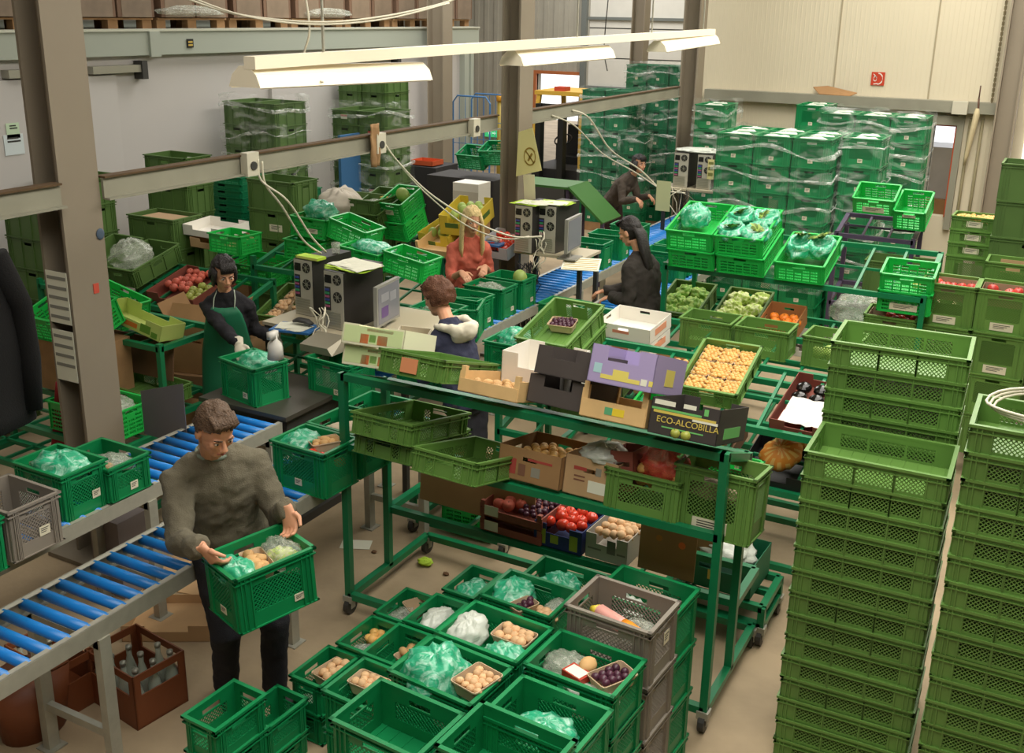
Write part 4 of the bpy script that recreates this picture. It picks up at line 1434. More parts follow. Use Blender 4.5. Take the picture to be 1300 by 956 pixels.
def hand(mb, wrist, d, palm_n, side, curl=.6, s=1.0):
    """d: direction of the fingers, palm_n: palm normal, side: +1 thumb on +x of cross"""
    d = d.normalized()
    n = (palm_n - d * palm_n.dot(d)).normalized()
    x = d.cross(n) * side
    c = wrist + d * .045 * s
    mb.tube([wrist - d * .01, wrist + d * .03 * s, wrist + d * .085 * s], [(.026 * s, .02 * s), (.038 * s, .017 * s), (.04 * s, .014 * s)], 12, 0, up=n)
    for k, (off, ln) in enumerate(((.03, .07), (.01, .08), (-.011, .074), (-.031, .058))):
        p = wrist + d * .08 * s + x * off * s
        pts = [p]
        a = 0
        for q in range(3):
            a += curl * (.55 + .2 * q)
            v = d * math.cos(a) + n * math.sin(a)
            p = p + v * ln * s / 3
            pts.append(p)
        mb.tube(pts, [.0095 * s, .0092 * s, .0085 * s, .0065 * s], 8)
    p = wrist + d * .03 * s + x * .034 * s
    v = (d * .7 + x * .7).normalized()
    mb.tube([p, p + v * .03 * s, p + v * .03 * s + (d * .8 + n * .5 * curl + x * .2).normalized() * .045 * s], [.013 * s, .011 * s, .008 * s], 8)


def head_mesh(mb, c, B):
    f, r, u = B
    ell_b(mb, c + u * .02 - f * .008, (.074, .094, .094), B, seg=20, rings=14)
    ell_b(mb, c + f * .022 - u * .035, (.06, .07, .075), B)
    ell_b(mb, c + f * .045 - u * .088, (.034, .04, .03), B)
    ell_b(mb, c + f * .02 - u * .075, (.052, .06, .035), B)
    mb.tube([c + f * .082 + u * .012, c + f * .1 - u * .012, c + f * .108 - u * .03], [.007, .01, .015], 10)
    for s in (-1, 1):
        ell_b(mb, c + f * .1 - u * .036 + r * s * .011, (.009, .01, .008), B, seg=8, rings=6)
        ell_b(mb, c + r * s * .078 - f * .005 - u * .012, (.01, .02, .032), B)
        ell_b(mb, c + f * .066 - u * .02 + r * s * .034, (.022, .02, .02), B)
        ell_b(mb, c + f * .078 + u * .016 + r * s * .028, (.024, .012, .008), B)
    ell_b(mb, c + f * .086 - u * .058, (.02, .014, .01), B)
    ell_b(mb, c + f * .083 - u * .068, (.017, .014, .008), B)


def hair_mesh(c, B, kind, rnd):
    f, r, u = B
    mb = MB()
    seg, rings = 40, 26
    sc = (.086, .106, .106) if kind != 'curly' else (.096, .114, .118)
    T = []
    base = c + u * .024 - f * .01
    vs, keep = [], []
    for j in range(rings + 1):
        a = -PI / 2 + PI * j / rings
        for i in range(seg):
            b = 2 * PI * i / seg
            d = Vector((math.cos(a) * math.sin(b), math.cos(a) * math.cos(b), math.sin(a)))
            q = 1 + .1 * noise.noise(d * 4 + Vector((rnd, 0, 0))) + .09 * noise.noise(Vector((d.x * 16, d.y * 10, d.z * 3)) + Vector((0, rnd, 0))) + .03 * max(0, d.z) - .1 * max(0, d.y) ** 2
            if kind in ('curly',):
                q += .16 * noise.noise(d * 7 + Vector((3, rnd, 1))) + .07
            p = base + (r * d.x * sc[0] + f * d.y * sc[1] + u * d.z * sc[2]) * q
            if kind == 'bob' and d.y < .55 and d.z < 0:
                p += (-u * .03 + (r * d.x) * .02)
            vs.append(p)
            hl = {'short': .42, 'curly': .42, 'bob': .38, 'long': .48, 'tail': .5}[kind]      # hairline height on the forehead
            face = d.y > .25 and d.z < hl + .12 * noise.noise(Vector((d.x * 9, rnd, 0))) - .25 * abs(d.x) * (1 if kind != 'bob' else -.2)
            low = d.z < (-.35 if kind == 'short' else -.62 if kind == 'curly' else -.95)
            side = d.y > -.1 and d.z < -.05 and kind in ('short', 'curly', 'tail') and d.y > .1
            keep.append(not (face or low or side))
    fs = []
    for j in range(rings):
        for i in range(seg):
            q = (j * seg + i, j * seg + (i + 1) % seg, (j + 1) * seg + (i + 1) % seg, (j + 1) * seg + i)
            if sum(keep[k] for k in q) >= 3:
                fs.append(q)
    mb.add(vs, fs)
    # thickness towards the scalp
    o = len(mb.v)
    inner = [base + (p - base) * .86 for p in vs]
    mb.add(inner, [tuple(reversed(q)) for q in fs])
    return mb


def person(label, feet, yaw, pelvis, chest, head, hyaw, hpitch, hands, top, legs, skin, hair, hkind, h=1.7, hroll=0, fem=False, hdirs=None, apron=None, shoes=None, gloves=None, extra=None, pants_r=1.0, top_r=1.0, collar=None):
    o = root('person', label, 'person', (0, 0, 0))
    f, r, u = basis(yaw)
    feet = [Vector(p) for p in feet]
    pelvis, chest, head = Vector(pelvis), Vector(chest), Vector(head)
    HB = basis(hyaw, hpitch, hroll)
    k = h / 1.75
    sw = (.165 if fem else .19) * k
    spine = (chest - pelvis).normalized()
    sf = (f - spine * f.dot(spine)).normalized()
    neck0 = chest + spine * .05
    nb = head - HB[2] * .1 - HB[0] * .02
    body = MB()
    body.tube([pelvis - spine * .1, pelvis, pelvis + spine * .14, pelvis.lerp(chest, .7), chest - spine * .06, chest + spine * .03], [(.12 * k, .09 * k), (.14 * k, .095 * k), (.115 * k, .08 * k), (.135 * k, .09 * k), (.125 * k, .075 * k), (.06 * k, .05 * k)], 16, 0, up=sf)
    body.tube([neck0 - spine * .02, neck0.lerp(nb, .5), nb + HB[2] * .03], [.056 * k, .05 * k, .052 * k], 12)
    head_mesh(body, head, HB)
    hips, knees, ank, sho, elb, wri = [], [], [], [], [], []
    for i, s in enumerate((1, -1)):          # right, left
        hp = pelvis + r * s * .09 * k - Vector((0, 0, .04))
        kn, an = ik(hp, feet[i] + Vector((0, 0, .09)), .43 * k, .42 * k, f + r * s * .1)
        hips.append(hp); knees.append(kn); ank.append(an)
        body.tube([hp, hp.lerp(kn, .5), kn, kn.lerp(an, .35), an], [.085 * k, .07 * k, .055 * k, .056 * k, .036 * k], 12)
        sh = chest + r * s * sw * .93 - spine * .06
        hd = Vector(hands[i])
        dirn = Vector(hdirs[i][0]).normalized()
        wr = hd - dirn * .08 * k
        el, wr = ik(sh, wr, .29 * k, .26 * k, -Vector((0, 0, 1)) * 1.0 - f * .45 + r * s * .28)
        sho.append(sh); elb.append(el); wri.append(wr)
        body.tube([sh.lerp(chest, .15) - spine * .02, sh.lerp(el, .5), el, el.lerp(wr, .3), wr], [.04 * k, .04 * k, .034 * k, .034 * k, .026 * k], 12)
        hand(body, wr, dirn, Vector(hdirs[i][1]), s * hdirs[i][2] if len(hdirs[i]) > 2 else s, hdirs[i][3] if len(hdirs[i]) > 3 else .6, k)
        # foot
        ff = basis(yaw + (-.15 * s))[0]
        body.tube([an - Vector((0, 0, .05)) - ff * .05, an - Vector((0, 0, .055)) + ff * .06, an - Vector((0, 0, .07)) + ff * .15], [(.036, .03), (.042, .028), (.034, .018)], 12, up=(0, 0, 1))
    b = body.build('body', skin, o, True)
    fuse(b, .0048, 1)
    # clothes
    mb = MB()
    q = top_r
    mb.tube([pelvis - spine * .1, pelvis, pelvis + spine * .14, pelvis.lerp(chest, .62), chest - spine * .07, chest - spine * .0, chest + spine * .045, chest + spine * .08], [(.165 * k * q, .12 * k * q), (.172 * k * q, .125 * k * q), (.155 * k * q, .12 * k * q), (.17 * k * q, .13 * k * q), (.168 * k * q, .115 * k * q), (.135 * k, .095 * k), (.09 * k, .075 * k), (.064 * k, .06 * k)], 20, 0, up=sf)
    if fem:
        for s in (1, -1):
            ell_b(mb, pelvis.lerp(chest, .72) + sf * .085 * k + r * s * .07 * k, (.065, .05, .06), (sf, r, spine))
    for i in range(2):
        sh, el, wr = sho[i], elb[i], wri[i]
        sl = wr if not (extra == 'rolled') else el.lerp(wr, .35)
        mb.tube([chest + (sh - chest) * .4 + spine * .02, sh + (el - sh) * .03, sh.lerp(el, .4), sh.lerp(el, .85), el, el.lerp(sl, .25), el.lerp(sl, .8), sl], [.062 * k * q, .066 * k * q, .062 * k * q, .054 * k * q, .053 * k * q, .053 * k * q, .046 * k * q, .038 * k * q], 14)
    t = mb.build('sweater' if extra != 'jacket' else 'jacket', top, o, True)
    fuse(t, .011, 2, .03, .07)
    mb = MB()
    mb.tube([pelvis + spine * .07, pelvis - spine * .02, pelvis - Vector((0, 0, .1))], [(.15 * k, .115 * k), (.158 * k, .12 * k), (.15 * k, .115 * k)], 18, 0, up=sf)
    for i in range(2):
        hp, kn, an = hips[i], knees[i], ank[i]
        p = pants_r
        mb.tube([hp + Vector((0, 0, .02)), hp.lerp(kn, .5), kn, kn.lerp(an, .5), an - Vector((0, 0, .03))], [.1 * k * p, .088 * k * p, .073 * k * p, .066 * k * p, .062 * k * p], 14)
    t = mb.build('trousers', legs, o, True)
    fuse(t, .013, 2, .02, .08)
    for i, s in enumerate((1, -1)):
        ff = basis(yaw + (-.15 * s))[0]
        an = ank[i]
        mb = MB().tube([an - Vector((0, 0, .045)) - ff * .075, an - Vector((0, 0, .04)) - ff * .03, an - Vector((0, 0, .045)) + ff * .06, an - Vector((0, 0, .065)) + ff * .17, an - Vector((0, 0, .07)) + ff * .2], [(.03, .03), (.045, .045), (.052, .04), (.044, .024), (.02, .015)], 14, up=(0, 0, 1))
        mb.build('shoe', shoes or BLACK, o, True)
    hb = hair_mesh(head, HB, hkind, len(label) * .37)
    F, RR, U = HB
    if hkind in ('short', 'curly', 'tail'):
        for q_ in range(9):
            a_ = -.8 + 1.6 * q_ / 8
            p0 = head + RR * .06 * a_ + F * .066 + U * .1
            hb.tube([p0 - F * .05 + U * .01, p0 + F * .012, p0 + F * .014 - U * (.022 + .01 * math.sin(q_ * 2.3)) + RR * .012], [(.014, .012), (.012, .01), (.003, .003)], 8, up=F)
    if hkind == 'bob':
        for s in (-1, 1):
            hb.tube([head + RR * s * .07 + U * .05 + F * .01, head + RR * s * .078 - U * .03 + F * .005, head + RR * s * .07 - U * .1 - F * .01, ], [(.045, .016), (.056, .02), (.034, .01)], 10, up=RR)
        hb.tube([head - F * .09 + U * .02, head - F * .1 - U * .06, head - F * .08 - U * .12], [(.07, .03), (.075, .032), (.05, .02)], 12, up=F)
        hb.tube([head + F * .05 + U * .115, head + F * .082 + U * .085, head + F * .088 + U * .05], [(.05, .014), (.056, .01), (.05, .004)], 12, up=F)
    if hkind == 'long':
        for s in (-1, 1):
            hb.tube([head + RR * s * .06 + U * .06 + F * .02, head + RR * s * .088 - U * .02 + F * .01, head + RR * s * .095 - U * .14 + F * .02, head + RR * s * .1 - U * .27 + F * .05, head + RR * s * .09 - U * .34 + F * .06], [(.05, .02), (.05, .02), (.05, .022), (.04, .02), (.014, .008)], 12, up=RR)
        hb.tube([head - F * .09 + U * .02, head - F * .11 - U * .12, head - F * .11 - U * .28], [(.08, .03), (.09, .035), (.06, .02)], 12, up=F)
    if hkind == 'tail':
        hb.tube([head - F * .07 + U * .04, head - F * .095 - U * .06, head - F * .08 - U * .17, head - F * .07 - U * .32 , head - F * .04 - U * .44], [(.07, .03), (.075, .04), (.07, .04), (.055, .032), (.015, .012)], 12, up=F)
    ho = hb.build('hair', hair, o, True)
    # face details
    e = MB()
    for s in (-1, 1):
        ell_b(e, head + F * .0835 + U * .001 + RR * s * .03, (.0125, .006, .006), HB, 0, 10, 8)
        ell_b(e, head + F * .088 + U * .001 + RR * s * .03, (.0055, .003, .0055), HB, 1, 8, 6)
    e.build('eyes', [mat('eye_white', '#d8d2c8', .3), mat('iris_dark', '#2c2018', .3)], o, True)
    e = MB()
    for s in (-1, 1):
        e.tube([head + F * .093 + U * .022 + RR * s * .013, head + F * .091 + U * .026 + RR * s * .03, head + F * .078 + U * .021 + RR * s * .046], [.003, .004, .002], 6)
    e.build('eyebrows', hair, o, True)
    e = MB().tube([head + F * .09 - U * .0625 - RR * .022, head + F * .1 - U * .061, head + F * .09 - U * .0625 + RR * .022], [(.002, .002), (.006, .0055), (.002, .002)], 8)
    e.build('lips', mat('lips', '#a85c4c', .5), o, True)
    if collar:
        MB().tube([chest + spine * .05 + r * (math.cos(a) * .068) + sf * (math.sin(a) * .064) - Vector((0, 0, 0)) for a in [2 * PI * q_ / 20 for q_ in range(21)]], .013, 8).build('collar', collar, o, True)
    if gloves:
        for i in (gloves if isinstance(gloves, tuple) else (0, 1)):
            g = MB()
            hand(g, wri[i], Vector(hdirs[i][0]), Vector(hdirs[i][1]), (1, -1)[i] * hdirs[i][2] if len(hdirs[i]) > 2 else (1, -1)[i], hdirs[i][3] if len(hdirs[i]) > 3 else .6, k * 1.13)
            g.tube([wri[i] - Vector(hdirs[i][0]).normalized() * .05, wri[i] + Vector(hdirs[i][0]).normalized() * .01], [.04, .032], 12)
            gg = g.build('glove', mat('white_glove', '#d8d0bc', .8), o, True)
            fuse(gg, .006, 1)
    if apron:
        a = MB()
        n = 14
        rings = []
        for (t_, wd, off) in ((1.0, .1, .125), (.86, .13, .15), (.6, .16, .155), (.3, .19, .15), (0, .24, .15), (-.3, .25, .16), (-.75, .25, .17), (-1.1, .24, .17)):
            c = pelvis.lerp(chest, t_) if t_ >= 0 else pelvis + Vector((0, 0, t_ * .5))
            row = []
            for i in range(n + 1):
                x = -1 + 2 * i / n
                ang = x * wd * 5.2
                p = c + r * (math.sin(ang) * (off + .05)) + sf * (math.cos(ang) * off) + sf * .006 * noise.noise(Vector((x * 4, t_ * 6, 1)))
                row.append(p)
            rings.append(row)
        a.add([p for row in rings for p in row], [(j * (n + 1) + i, j * (n + 1) + i + 1, (j + 1) * (n + 1) + i + 1, (j + 1) * (n + 1) + i) for j in range(len(rings) - 1) for i in range(n)])
        ao = a.build('apron', apron, o, True)
        sm = ao.modifiers.new('thickness', 'SOLIDIFY')
        sm.thickness = .004
        st = MB()
        for s in (-1, 1):
            st.tube([pelvis.lerp(chest, 1.0) + r * s * .075 + sf * .128, chest + spine * .05 + r * s * .075 + sf * .07, chest + spine * .075 + r * s * .06], .004, 6)
        st.build('apron_strap', mat('apron_string', '#b9c4b0', .7), o, True)
    return o, (sho, elb, wri)


CLOTHG = mat('grey_knit', '#6e6856', .95, var=.12, vscale=40, bump=.5, bscale=220)
NAVYC = mat('navy_trousers', '#24242b', .9, var=.15, bump=.3, bscale=160)
BLACKC = mat('black_fleece', '#232226', .95, var=.12, bump=.3, bscale=160)
BROWNC = mat('dark_brown_knit', '#38332e', .95, var=.12, bump=.3, bscale=160)
PINKC = mat('coral_sweatshirt', '#cf6a56', .9, var=.1, bump=.2, bscale=160)
NAVYH = mat('navy_hoodie', '#2f3248', .9, var=.1, bump=.2, bscale=160)
H_BROWN = mat('brown_hair', '#5f4936', .6, var=.4, vscale=60, bump=.8, bscale=120)
H_DARK = mat('dark_hair', '#1c1614', .5, var=.3, vscale=60, bump=.8, bscale=120)
H_RED = mat('auburn_hair', '#5f3a24', .6, var=.4, vscale=60, bump=.8, bscale=120)
H_BLOND = mat('blond_hair', '#d6bd84', .55, var=.25, vscale=60, bump=.8, bscale=120)

# man with the crate
CT = Matrix.Translation((-2.80, 2.86, 1.13)) @ Matrix.Rotation(R(71), 4, 'Z') @ Matrix.Rotation(R(-3), 4, 'Y')
me, W_, D_, H_ = proto('emerald')
T = CT @ Matrix.Translation((W_ / 2, D_ / 2, -H_))
o = root('plastic_crate', 'emerald crate carried by the man in the grey sweater', 'crate', T)
put('crate_body', me, o)
put('label_card', card_mesh(.05, .035), o, loc=Matrix.Translation((0.1, -D_ / 2 + .009, .06)))
put('label_card', card_mesh(.05, .035), o, loc=Matrix.Rotation(-PI / 2, 4, 'Z') @ Matrix.Translation((0, -W_ / 2 + .009, .06)))
bag(T, (-.11, 0, .2), (.075, .12, .07), 'green bag in the crate the man carries', BAGG, 60)
punnet_of('potato', T, (-.01, 0, .17), 80, 'pale potatoes', 'in the crate the man carries', step=.04, w=.2, d=.1)
bag(T, (.11, 0, .2), (.08, .12, .075), 'milky bag of lettuce in the crate the man carries', BAGC, 61)
veg('lettuce', T, (.11, 0, .19), 'lettuce head in the milky bag of the carried crate', None, .75)
lc = T @ Vector((-.2, .03, .27))
rc = T @ Vector((.2, .06, .27))
fy = R(-28)
person('man in a grey sweater and dark trousers carrying an emerald crate beside the roller conveyor',
       [at(288, 884, 0), at(350, 884, 0)], fy, (-3.36, 3.42, .95), (-3.30, 3.30, 1.40), (-3.14, 3.16, 1.635), R(-20), R(30),
       [lc + Vector((.0, .01, .015)), rc + Vector((.0, .0, .02))], CLOTHG, NAVYC, SKIN2, H_BROWN, 'short', 1.8,
       hdirs=[((.5, .2, -.65), (.3, .9, -.1), 1, .75), ((.35, -.2, -.85), (.2, -.9, -.2), 1, .7)], collar=mat('sweater_collar', '#7d8a7c', .9), top_r=1.12)
# woman with green apron
person('woman with dark bobbed hair, black fleece, green apron and white gloves behind the weighing platform',
       [(-5.38, 5.6, 0), (-5.58, 5.8, 0)], R(-55), (-5.46, 5.70, .95), (-5.36, 5.60, 1.35), (-5.30, 5.53, 1.57), R(-30), R(24),
       [at(318, 463, 1.02), at(352, 438, 1.0)], BLACKC, mat('dark_skirt', '#26332c', .9), SKIN, H_DARK, 'bob', 1.66,
       hdirs=[((.6, -.5, -.5), (.2, .4, -.8), 1, .5), ((.6, -.6, -.4), (0, 0, -1), 1, .5)], fem=True, apron=mat('apron_green', '#1d7350', .6), gloves=True)
# blonde woman
person('blonde woman in a coral sweatshirt packing a crate at the long conveyor',
       [(-4.86, 8.35, 0), (-5.04, 8.25, 0)], R(-52), (-4.9, 8.3, .95), (-4.83, 8.22, 1.36), (-4.76, 8.16, 1.59), R(-48), R(12),
       [at(592, 352, 1.12), at(614, 345, 1.12)], PINKC, NAVYC, SKIN, H_BLOND, 'long', 1.68,
       hdirs=[((.8, -.3, -.4), (.1, .3, -.9), 1, .6), ((.3, -.8, -.4), (-.4, -.3, -.8), 1, .6)], fem=True, extra='rolled')
# woman in the hooded jacket
person('woman with short auburn hair and a navy jacket with a cream hood',
       [(-3.18, 5.62, 0), (-3.12, 5.82, 0)], R(158), (-3.36, 5.68, .95), (-3.5, 5.72, 1.37), (-3.66, 5.82, 1.545), R(172), R(18),
       [(-3.95, 6.1, 1.12), (-3.85, 5.7, 1.15)], NAVYH, NAVYC, SKIN, H_RED, 'curly', 1.66,
       hdirs=[((-.9, .2, -.3), (0, 0, -1), 1, .5), ((-.9, -.2, -.3), (0, 0, -1), 1, .5)], fem=True, extra='jacket')
mb = MB()
hc = Vector((-3.47, 5.72, 1.41))
ell_b(mb, hc + Vector((.1, -.04, -.03)), (.1, .05, .09), basis(R(158), R(-30)))
mb.tube([hc + Vector((-.1, -.09, 0)), hc + Vector((0, -.12, .01)), hc + Vector((.1, -.1, 0)), hc + Vector((.12, .06, 0)), hc + Vector((0, .12, .01)), hc + Vector((-.1, .09, 0))], [.02, .032, .036, .036, .032, .02], 10)
hd = mb.build('jacket_hood', mat('cream_hood', '#e4dcc6', .9), bpy.data.objects['person.003'], True)
fuse(hd, .012, 2, .03, .08)
# woman with long dark hair
person('woman with long dark hair in a charcoal cardigan, seen from behind at the far conveyor',
       [(-3.16, 8.22, 0), (-3.08, 8.42, 0)], R(165), (-3.12, 8.3, .97), (-3.16, 8.28, 1.4), (-3.26, 8.26, 1.63), R(172), R(25),
       [at(757, 372, 1.05), at(765, 380, 1.02)], BROWNC, BROWNC, SKIN, H_DARK, 'tail', 1.7,
       hdirs=[((-.9, 0, -.4), (0, 0, -1), 1, .6), ((-.9, -.2, -.4), (0, 0, -1), 1, .6)], fem=True, extra='jacket', top_r=1.2, pants_r=1.2)
# leaning woman at the back
hp = aty(811, 208, 13.3)
person('dark haired woman in a brown knit top leaning towards the farthest computer desk',
       [(hp.x - .5, 13.35, 0), (hp.x - .42, 13.6, 0)], R(-8), (hp.x - .42, 13.42, .92), (hp.x - .14, 13.36, 1.28), (hp.x, 13.3, hp.z), R(-25), R(4),
       [(hp.x + .15, 13.05, 1.0), (hp.x + .2, 13.4, 1.0)], mat('taupe_knit', '#4b4138', .95), mat('maroon_trousers', '#33221f', .9), SKIN, H_DARK, 'bob', 1.68,
       hdirs=[((.7, -.2, -.6), (0, 0, -1), 1, .5), ((.7, .1, -.6), (0, 0, -1), 1, .5)], fem=True)


# ================================================================ computers
FANM = mat('fan_dark', '#2c2b29', .5)


def tower(T, label, h=.44, w=.19, d=.45):
    """pc tower seen from its rear (rear faces -y)"""
    o = root('computer_tower', label, 'computer', T)
    MB().box((-w / 2, 0, 0), (w / 2, d, h)).build('casing', mat('casing_dark', '#2a2724', .45), o)
    rp_ = MB().box((-w / 2 + .004, -.004, .004), (w / 2 - .004, 0, h - .004)).build('rear_panel', mat('rear_panel_metal', '#b8b4a6', .45, .1), o)
    for cx, cz, r_ in ((.035, h - .06, .04), (.035, h - .19, .042)):
        mb = MB().cyl((cx, -.006, cz), (cx, -.003, cz), r_, 20)
        for k in range(7):
            a = k * 2 * PI / 7
            mb.bar((cx, -.008, cz), (cx + math.cos(a) * r_ * .9, -.008, cz + math.sin(a) * r_ * .9), .004, .002, 1)
        mb.cyl((cx, -.01, cz), (cx, -.006, cz), r_ * .3, 12, 1)
        mb.build('fan_grille', [FANM, SILV], rp_)
    mb = MB().box((-.08, -.007, h - .09), (-.02, -.003, h - .03)).box((-.08, -.012, h - .08), (-.055, -.003, h - .05))
    mb.build('power_socket', BLACK, rp_)
    mb = MB().box((-.085, -.006, h - .3), (-.03, -.003, h - .12))
    for k in range(6):
        mb.box((-.08, -.012, h - .15 - k * .025), (-.04, -.005, h - .135 - k * .025), 1 + k % 3)
    mb.build('port_panel', [DGREY, mat('port_blue', '#3c4c9a', .5), mat('port_green', '#3c9a6a', .5), mat('port_pink', '#a8577c', .5)], rp_)
    mb = MB()
    for k in range(6):
        mb.box((-.08, -.007, .02 + k * .02), (.06, -.003, .034 + k * .02))
    mb.build('slot_cover', SILV, rp_)
    return o


def monitor(T, label, w=.37, h=.31, lit=True):
    """screen faces +x local"""
    o = root('computer_monitor', label, 'monitor', T)
    MB().box((-.03, -w / 2, .08), (0, w / 2, .08 + h)).box((-.055, -w / 3, .14), (-.03, w / 3, .06 + h)).build('bezel', mat('monitor_grey', '#8f8d84', .4), o)
    sc_ = MB().box((.0005, -w / 2 + .018, .1), (.002, w / 2 - .018, .062 + h)).build('screen', mat('screen_lit', '#77767c', .25, emit=.1), o)
    if lit:
        mb = MB().box((.0022, -.12, .14), (.003, -.01, .22), 0).box((.0022, .02, .24), (.003, .12, .31), 1).box((.0022, -.12, .26), (.003, 0, .32), 1)
        mb.build('screen_window', [mat('screen_purple', '#5c3f78', .3, emit=.1), mat('screen_pale', '#8f8e92', .3, emit=.1)], sc_)
    MB().box((-.06, -.025, 0), (-.035, .025, .2)).box((-.13, -.1, 0), (.05, .1, .012)).build('stand', mat('monitor_grey', '#8f8d84', .4), o)
    return o


def desk(x0, x1, y0, y1, z, label):
    o = root('computer_desk', label, 'desk', (x0, y0, 0))
    MB().box((0, 0, z - .025), (x1 - x0, y1 - y0, z)).build('desk_top', mat('desk_beige', '#b8ae94', .5), o)
    for x in (.03, x1 - x0 - .03):
        for y in (.03, y1 - y0 - .03):
            MB().bar((x, y, 0), (x, y, z - .025), .04).build('leg', DGREY, o)
    return o


def tangle(c, n, h, label, m=None, spread=.12):
    """hanging bundle of cables"""
    o = root('cable_bundle', label, 'cables', (0, 0, 0))
    for k in range(n):
        x, y, z = c
        pts = []
        for t in range(9):
            s = t / 8
            pts.append((x + spread * (1 - s * .6) * noise.noise(Vector((k * 3.1, s * 2.3, 1))) * 2, y + spread * noise.noise(Vector((k * 1.7, s * 2.1, 5))) * 2, z - h * s + .05 * noise.noise(Vector((k, s * 4, 9)))))
        MB().tube(pts, .004 + .002 * (k % 2), 6).build('cable', m or (BCABLE if k % 3 else CABLE), o, True)
    return o


def keyboard(T, label):
    o = root('keyboard', label, 'keyboard', T)
    MB().box((-.22, -.08, 0), (.22, .08, .02)).build('keyboard_base', BEIGE, o)
    mb = MB()
    for j in range(5):
        for i in range(15):
            mb.box((-.205 + i * .0275, -.065 + j * .027, .02), (-.205 + i * .0275 + .022, -.065 + j * .027 + .021, .027))
    mb.build('keycap', mat('key_cream', '#dcd8c8', .6), o)
    return o


def papers(T, w, d, n, label, m=PAPER, m2=LIME, warp=.01, group=None):
    mb = MB()
    for k in range(n):
        a = random.uniform(-.25, .25)
        TT = Matrix.Translation((random.uniform(-.03, .03), random.uniform(-.03, .03), k * .003)) @ Matrix.Rotation(a, 4, 'Z')
        g = [(-w / 2 + w * i / 5, -d / 2 + d * j / 5, warp * noise.noise(Vector((i * .7, j * .7, k)))) for j in range(6) for i in range(6)]
        mb.add(g + [(x, y, z - .0015) for x, y, z in g], [(j * 6 + i, j * 6 + i + 1, j * 6 + i + 7, j * 6 + i + 6) for i in range(5) for j in range(5)] + [(36 + j * 6 + i + 6, 36 + j * 6 + i + 7, 36 + j * 6 + i + 1, 36 + j * 6 + i) for i in range(5) for j in range(5)], 0 if k > n // 2 else 1, TT)
    return mb.build('paper_stack', [m, m2], None, False, label, 'paper', group, loc=T)


TR = Matrix.Translation
RZ = lambda a: Matrix.Rotation(R(a), 4, 'Z')
# station A
zA = 1.13
pA = at(441, 421, zA)
desk(-5.25, -3.95, 5.85, 6.75, zA, 'beige computer desk over the conveyor with two towers and the nearest screen')
T2 = TR((pA.x - .11, pA.y, zA)) @ RZ(-4)
tower(T2, 'dark computer tower with its grey rear panel, right of the two on the nearest desk')
pB = at(403, 403, zA)
T1 = TR((pB.x - .12, pB.y, zA)) @ RZ(-4)
tower(T1, 'dark computer tower with its grey rear panel, left of the two on the nearest desk')
papers(T2 @ TR((.04, .2, .442)), .32, .26, 8, 'pile of white and lime papers on the right tower of the nearest desk')
MB().box((-.09, -.1, 0), (.13, .0, .02)).box((-.085, -.102, .003), (.125, -.1, .017), 1).build('label_box', [LIME, mat('lime_print', '#e2e87a', .6)], None, label='lime green narrow box on the left tower of the nearest desk', cat='box', loc=T1 @ TR((0, .12, .44)))
mb = MB().tube([(0, 0, 0), (0, 0, .09)], [.03, .036], 16)
mb.build('plastic_cup', BAGC, None, True, 'clear plastic cup standing on the left tower', 'cup', loc=T1 @ TR((.07, .3, .44)))
pm = at(478, 420, zA)
monitor(TR((pm.x + .03, pm.y + .12, zA - .04)) @ RZ(8), 'grey flat computer screen with a purple window on the nearest desk')
pt = at(375, 418, zA)
MB().box((-.16, -.11, 0), (.16, .11, .015)).build('desk_mat', mat('blue_tray', '#2f6ba8', .5), None, label='blue plastic tray under a white sheet at the left of the nearest desk', cat='tray', loc=TR((pt.x, pt.y, zA + .001)) @ RZ(12))
papers(TR((pt.x - .02, pt.y + .01, zA + .02)) @ RZ(12), .24, .17, 2, 'white sheet on the blue tray of the nearest desk', PAPER, PAPER)
MB().tube([(-.08, 0, .02), (-.04, 0, .035), (.04, 0, .035), (.09, 0, .02)], [(.02, .012), (.035, .018), (.035, .018), (.02, .01)], 12, up=(0, 0, 1)).build('telephone', DGREY, None, True, 'dark telephone handset lying on the white sheet', 'telephone', loc=TR((pt.x + .03, pt.y + .05, zA + .025)))
pg = at(425, 437, 1.12)
MB().add([(-.14, -.09, 0), (.14, -.09, 0), (.14, .12, 0), (-.14, .12, 0), (-.14, -.09, .05), (.1, -.09, .05), (.1, .12, .09), (-.14, .12, .09)], [(0, 3, 2, 1), (4, 5, 6, 7), (0, 1, 5, 4), (1, 2, 6, 5), (2, 3, 7, 6), (3, 0, 4, 7)]).bar((0, 0, -1.1), (0, 0, 0), .05).build('scale_display', mat('terminal_grey', '#8a8472', .45, .4), None, label='grey metal weighing terminal in front of the nearest towers', cat='terminal', loc=TR((pg.x - .02, pg.y - .1, 1.1)))
# white open price list and punnet box at the screen
pw = at(490, 440, 1.1)
papers(TR((pw.x, pw.y, 1.135)) @ RZ(10), .42, .3, 4, 'white printed sheets in front of the nearest screen', WHITE, PAPER)
ck = crate('emeraldfloor', tuple(at(500, 452, 1.1)), 'emerald crate behind the citrus cartons, holding the tray of punnets', 0, group='emerald crates on the near conveyor')
T = tl(at(525, 428, 1.18).x, at(525, 428, 1.18).y, 1.12, 10, 20)
o = carton('punnet_box', T, .24, .17, .1, mat('punnet_stack_white', '#d9cfb8', .7), 'white punnet box with red print leaning beside the navy jacket', cuts=(), prints=((0, 0, .02, .2, .03, 0),), mats=[mat('print_brown', '#7d5540')])
tangle((-4.35, 5.8, 1.1), 9, .55, 'tangle of dark and cream cables hanging below the nearest desk')
tangle((-4.62, 5.75, 1.35), 6, .3, 'cream cables hanging from the back of the nearest towers', CABLE, .1)
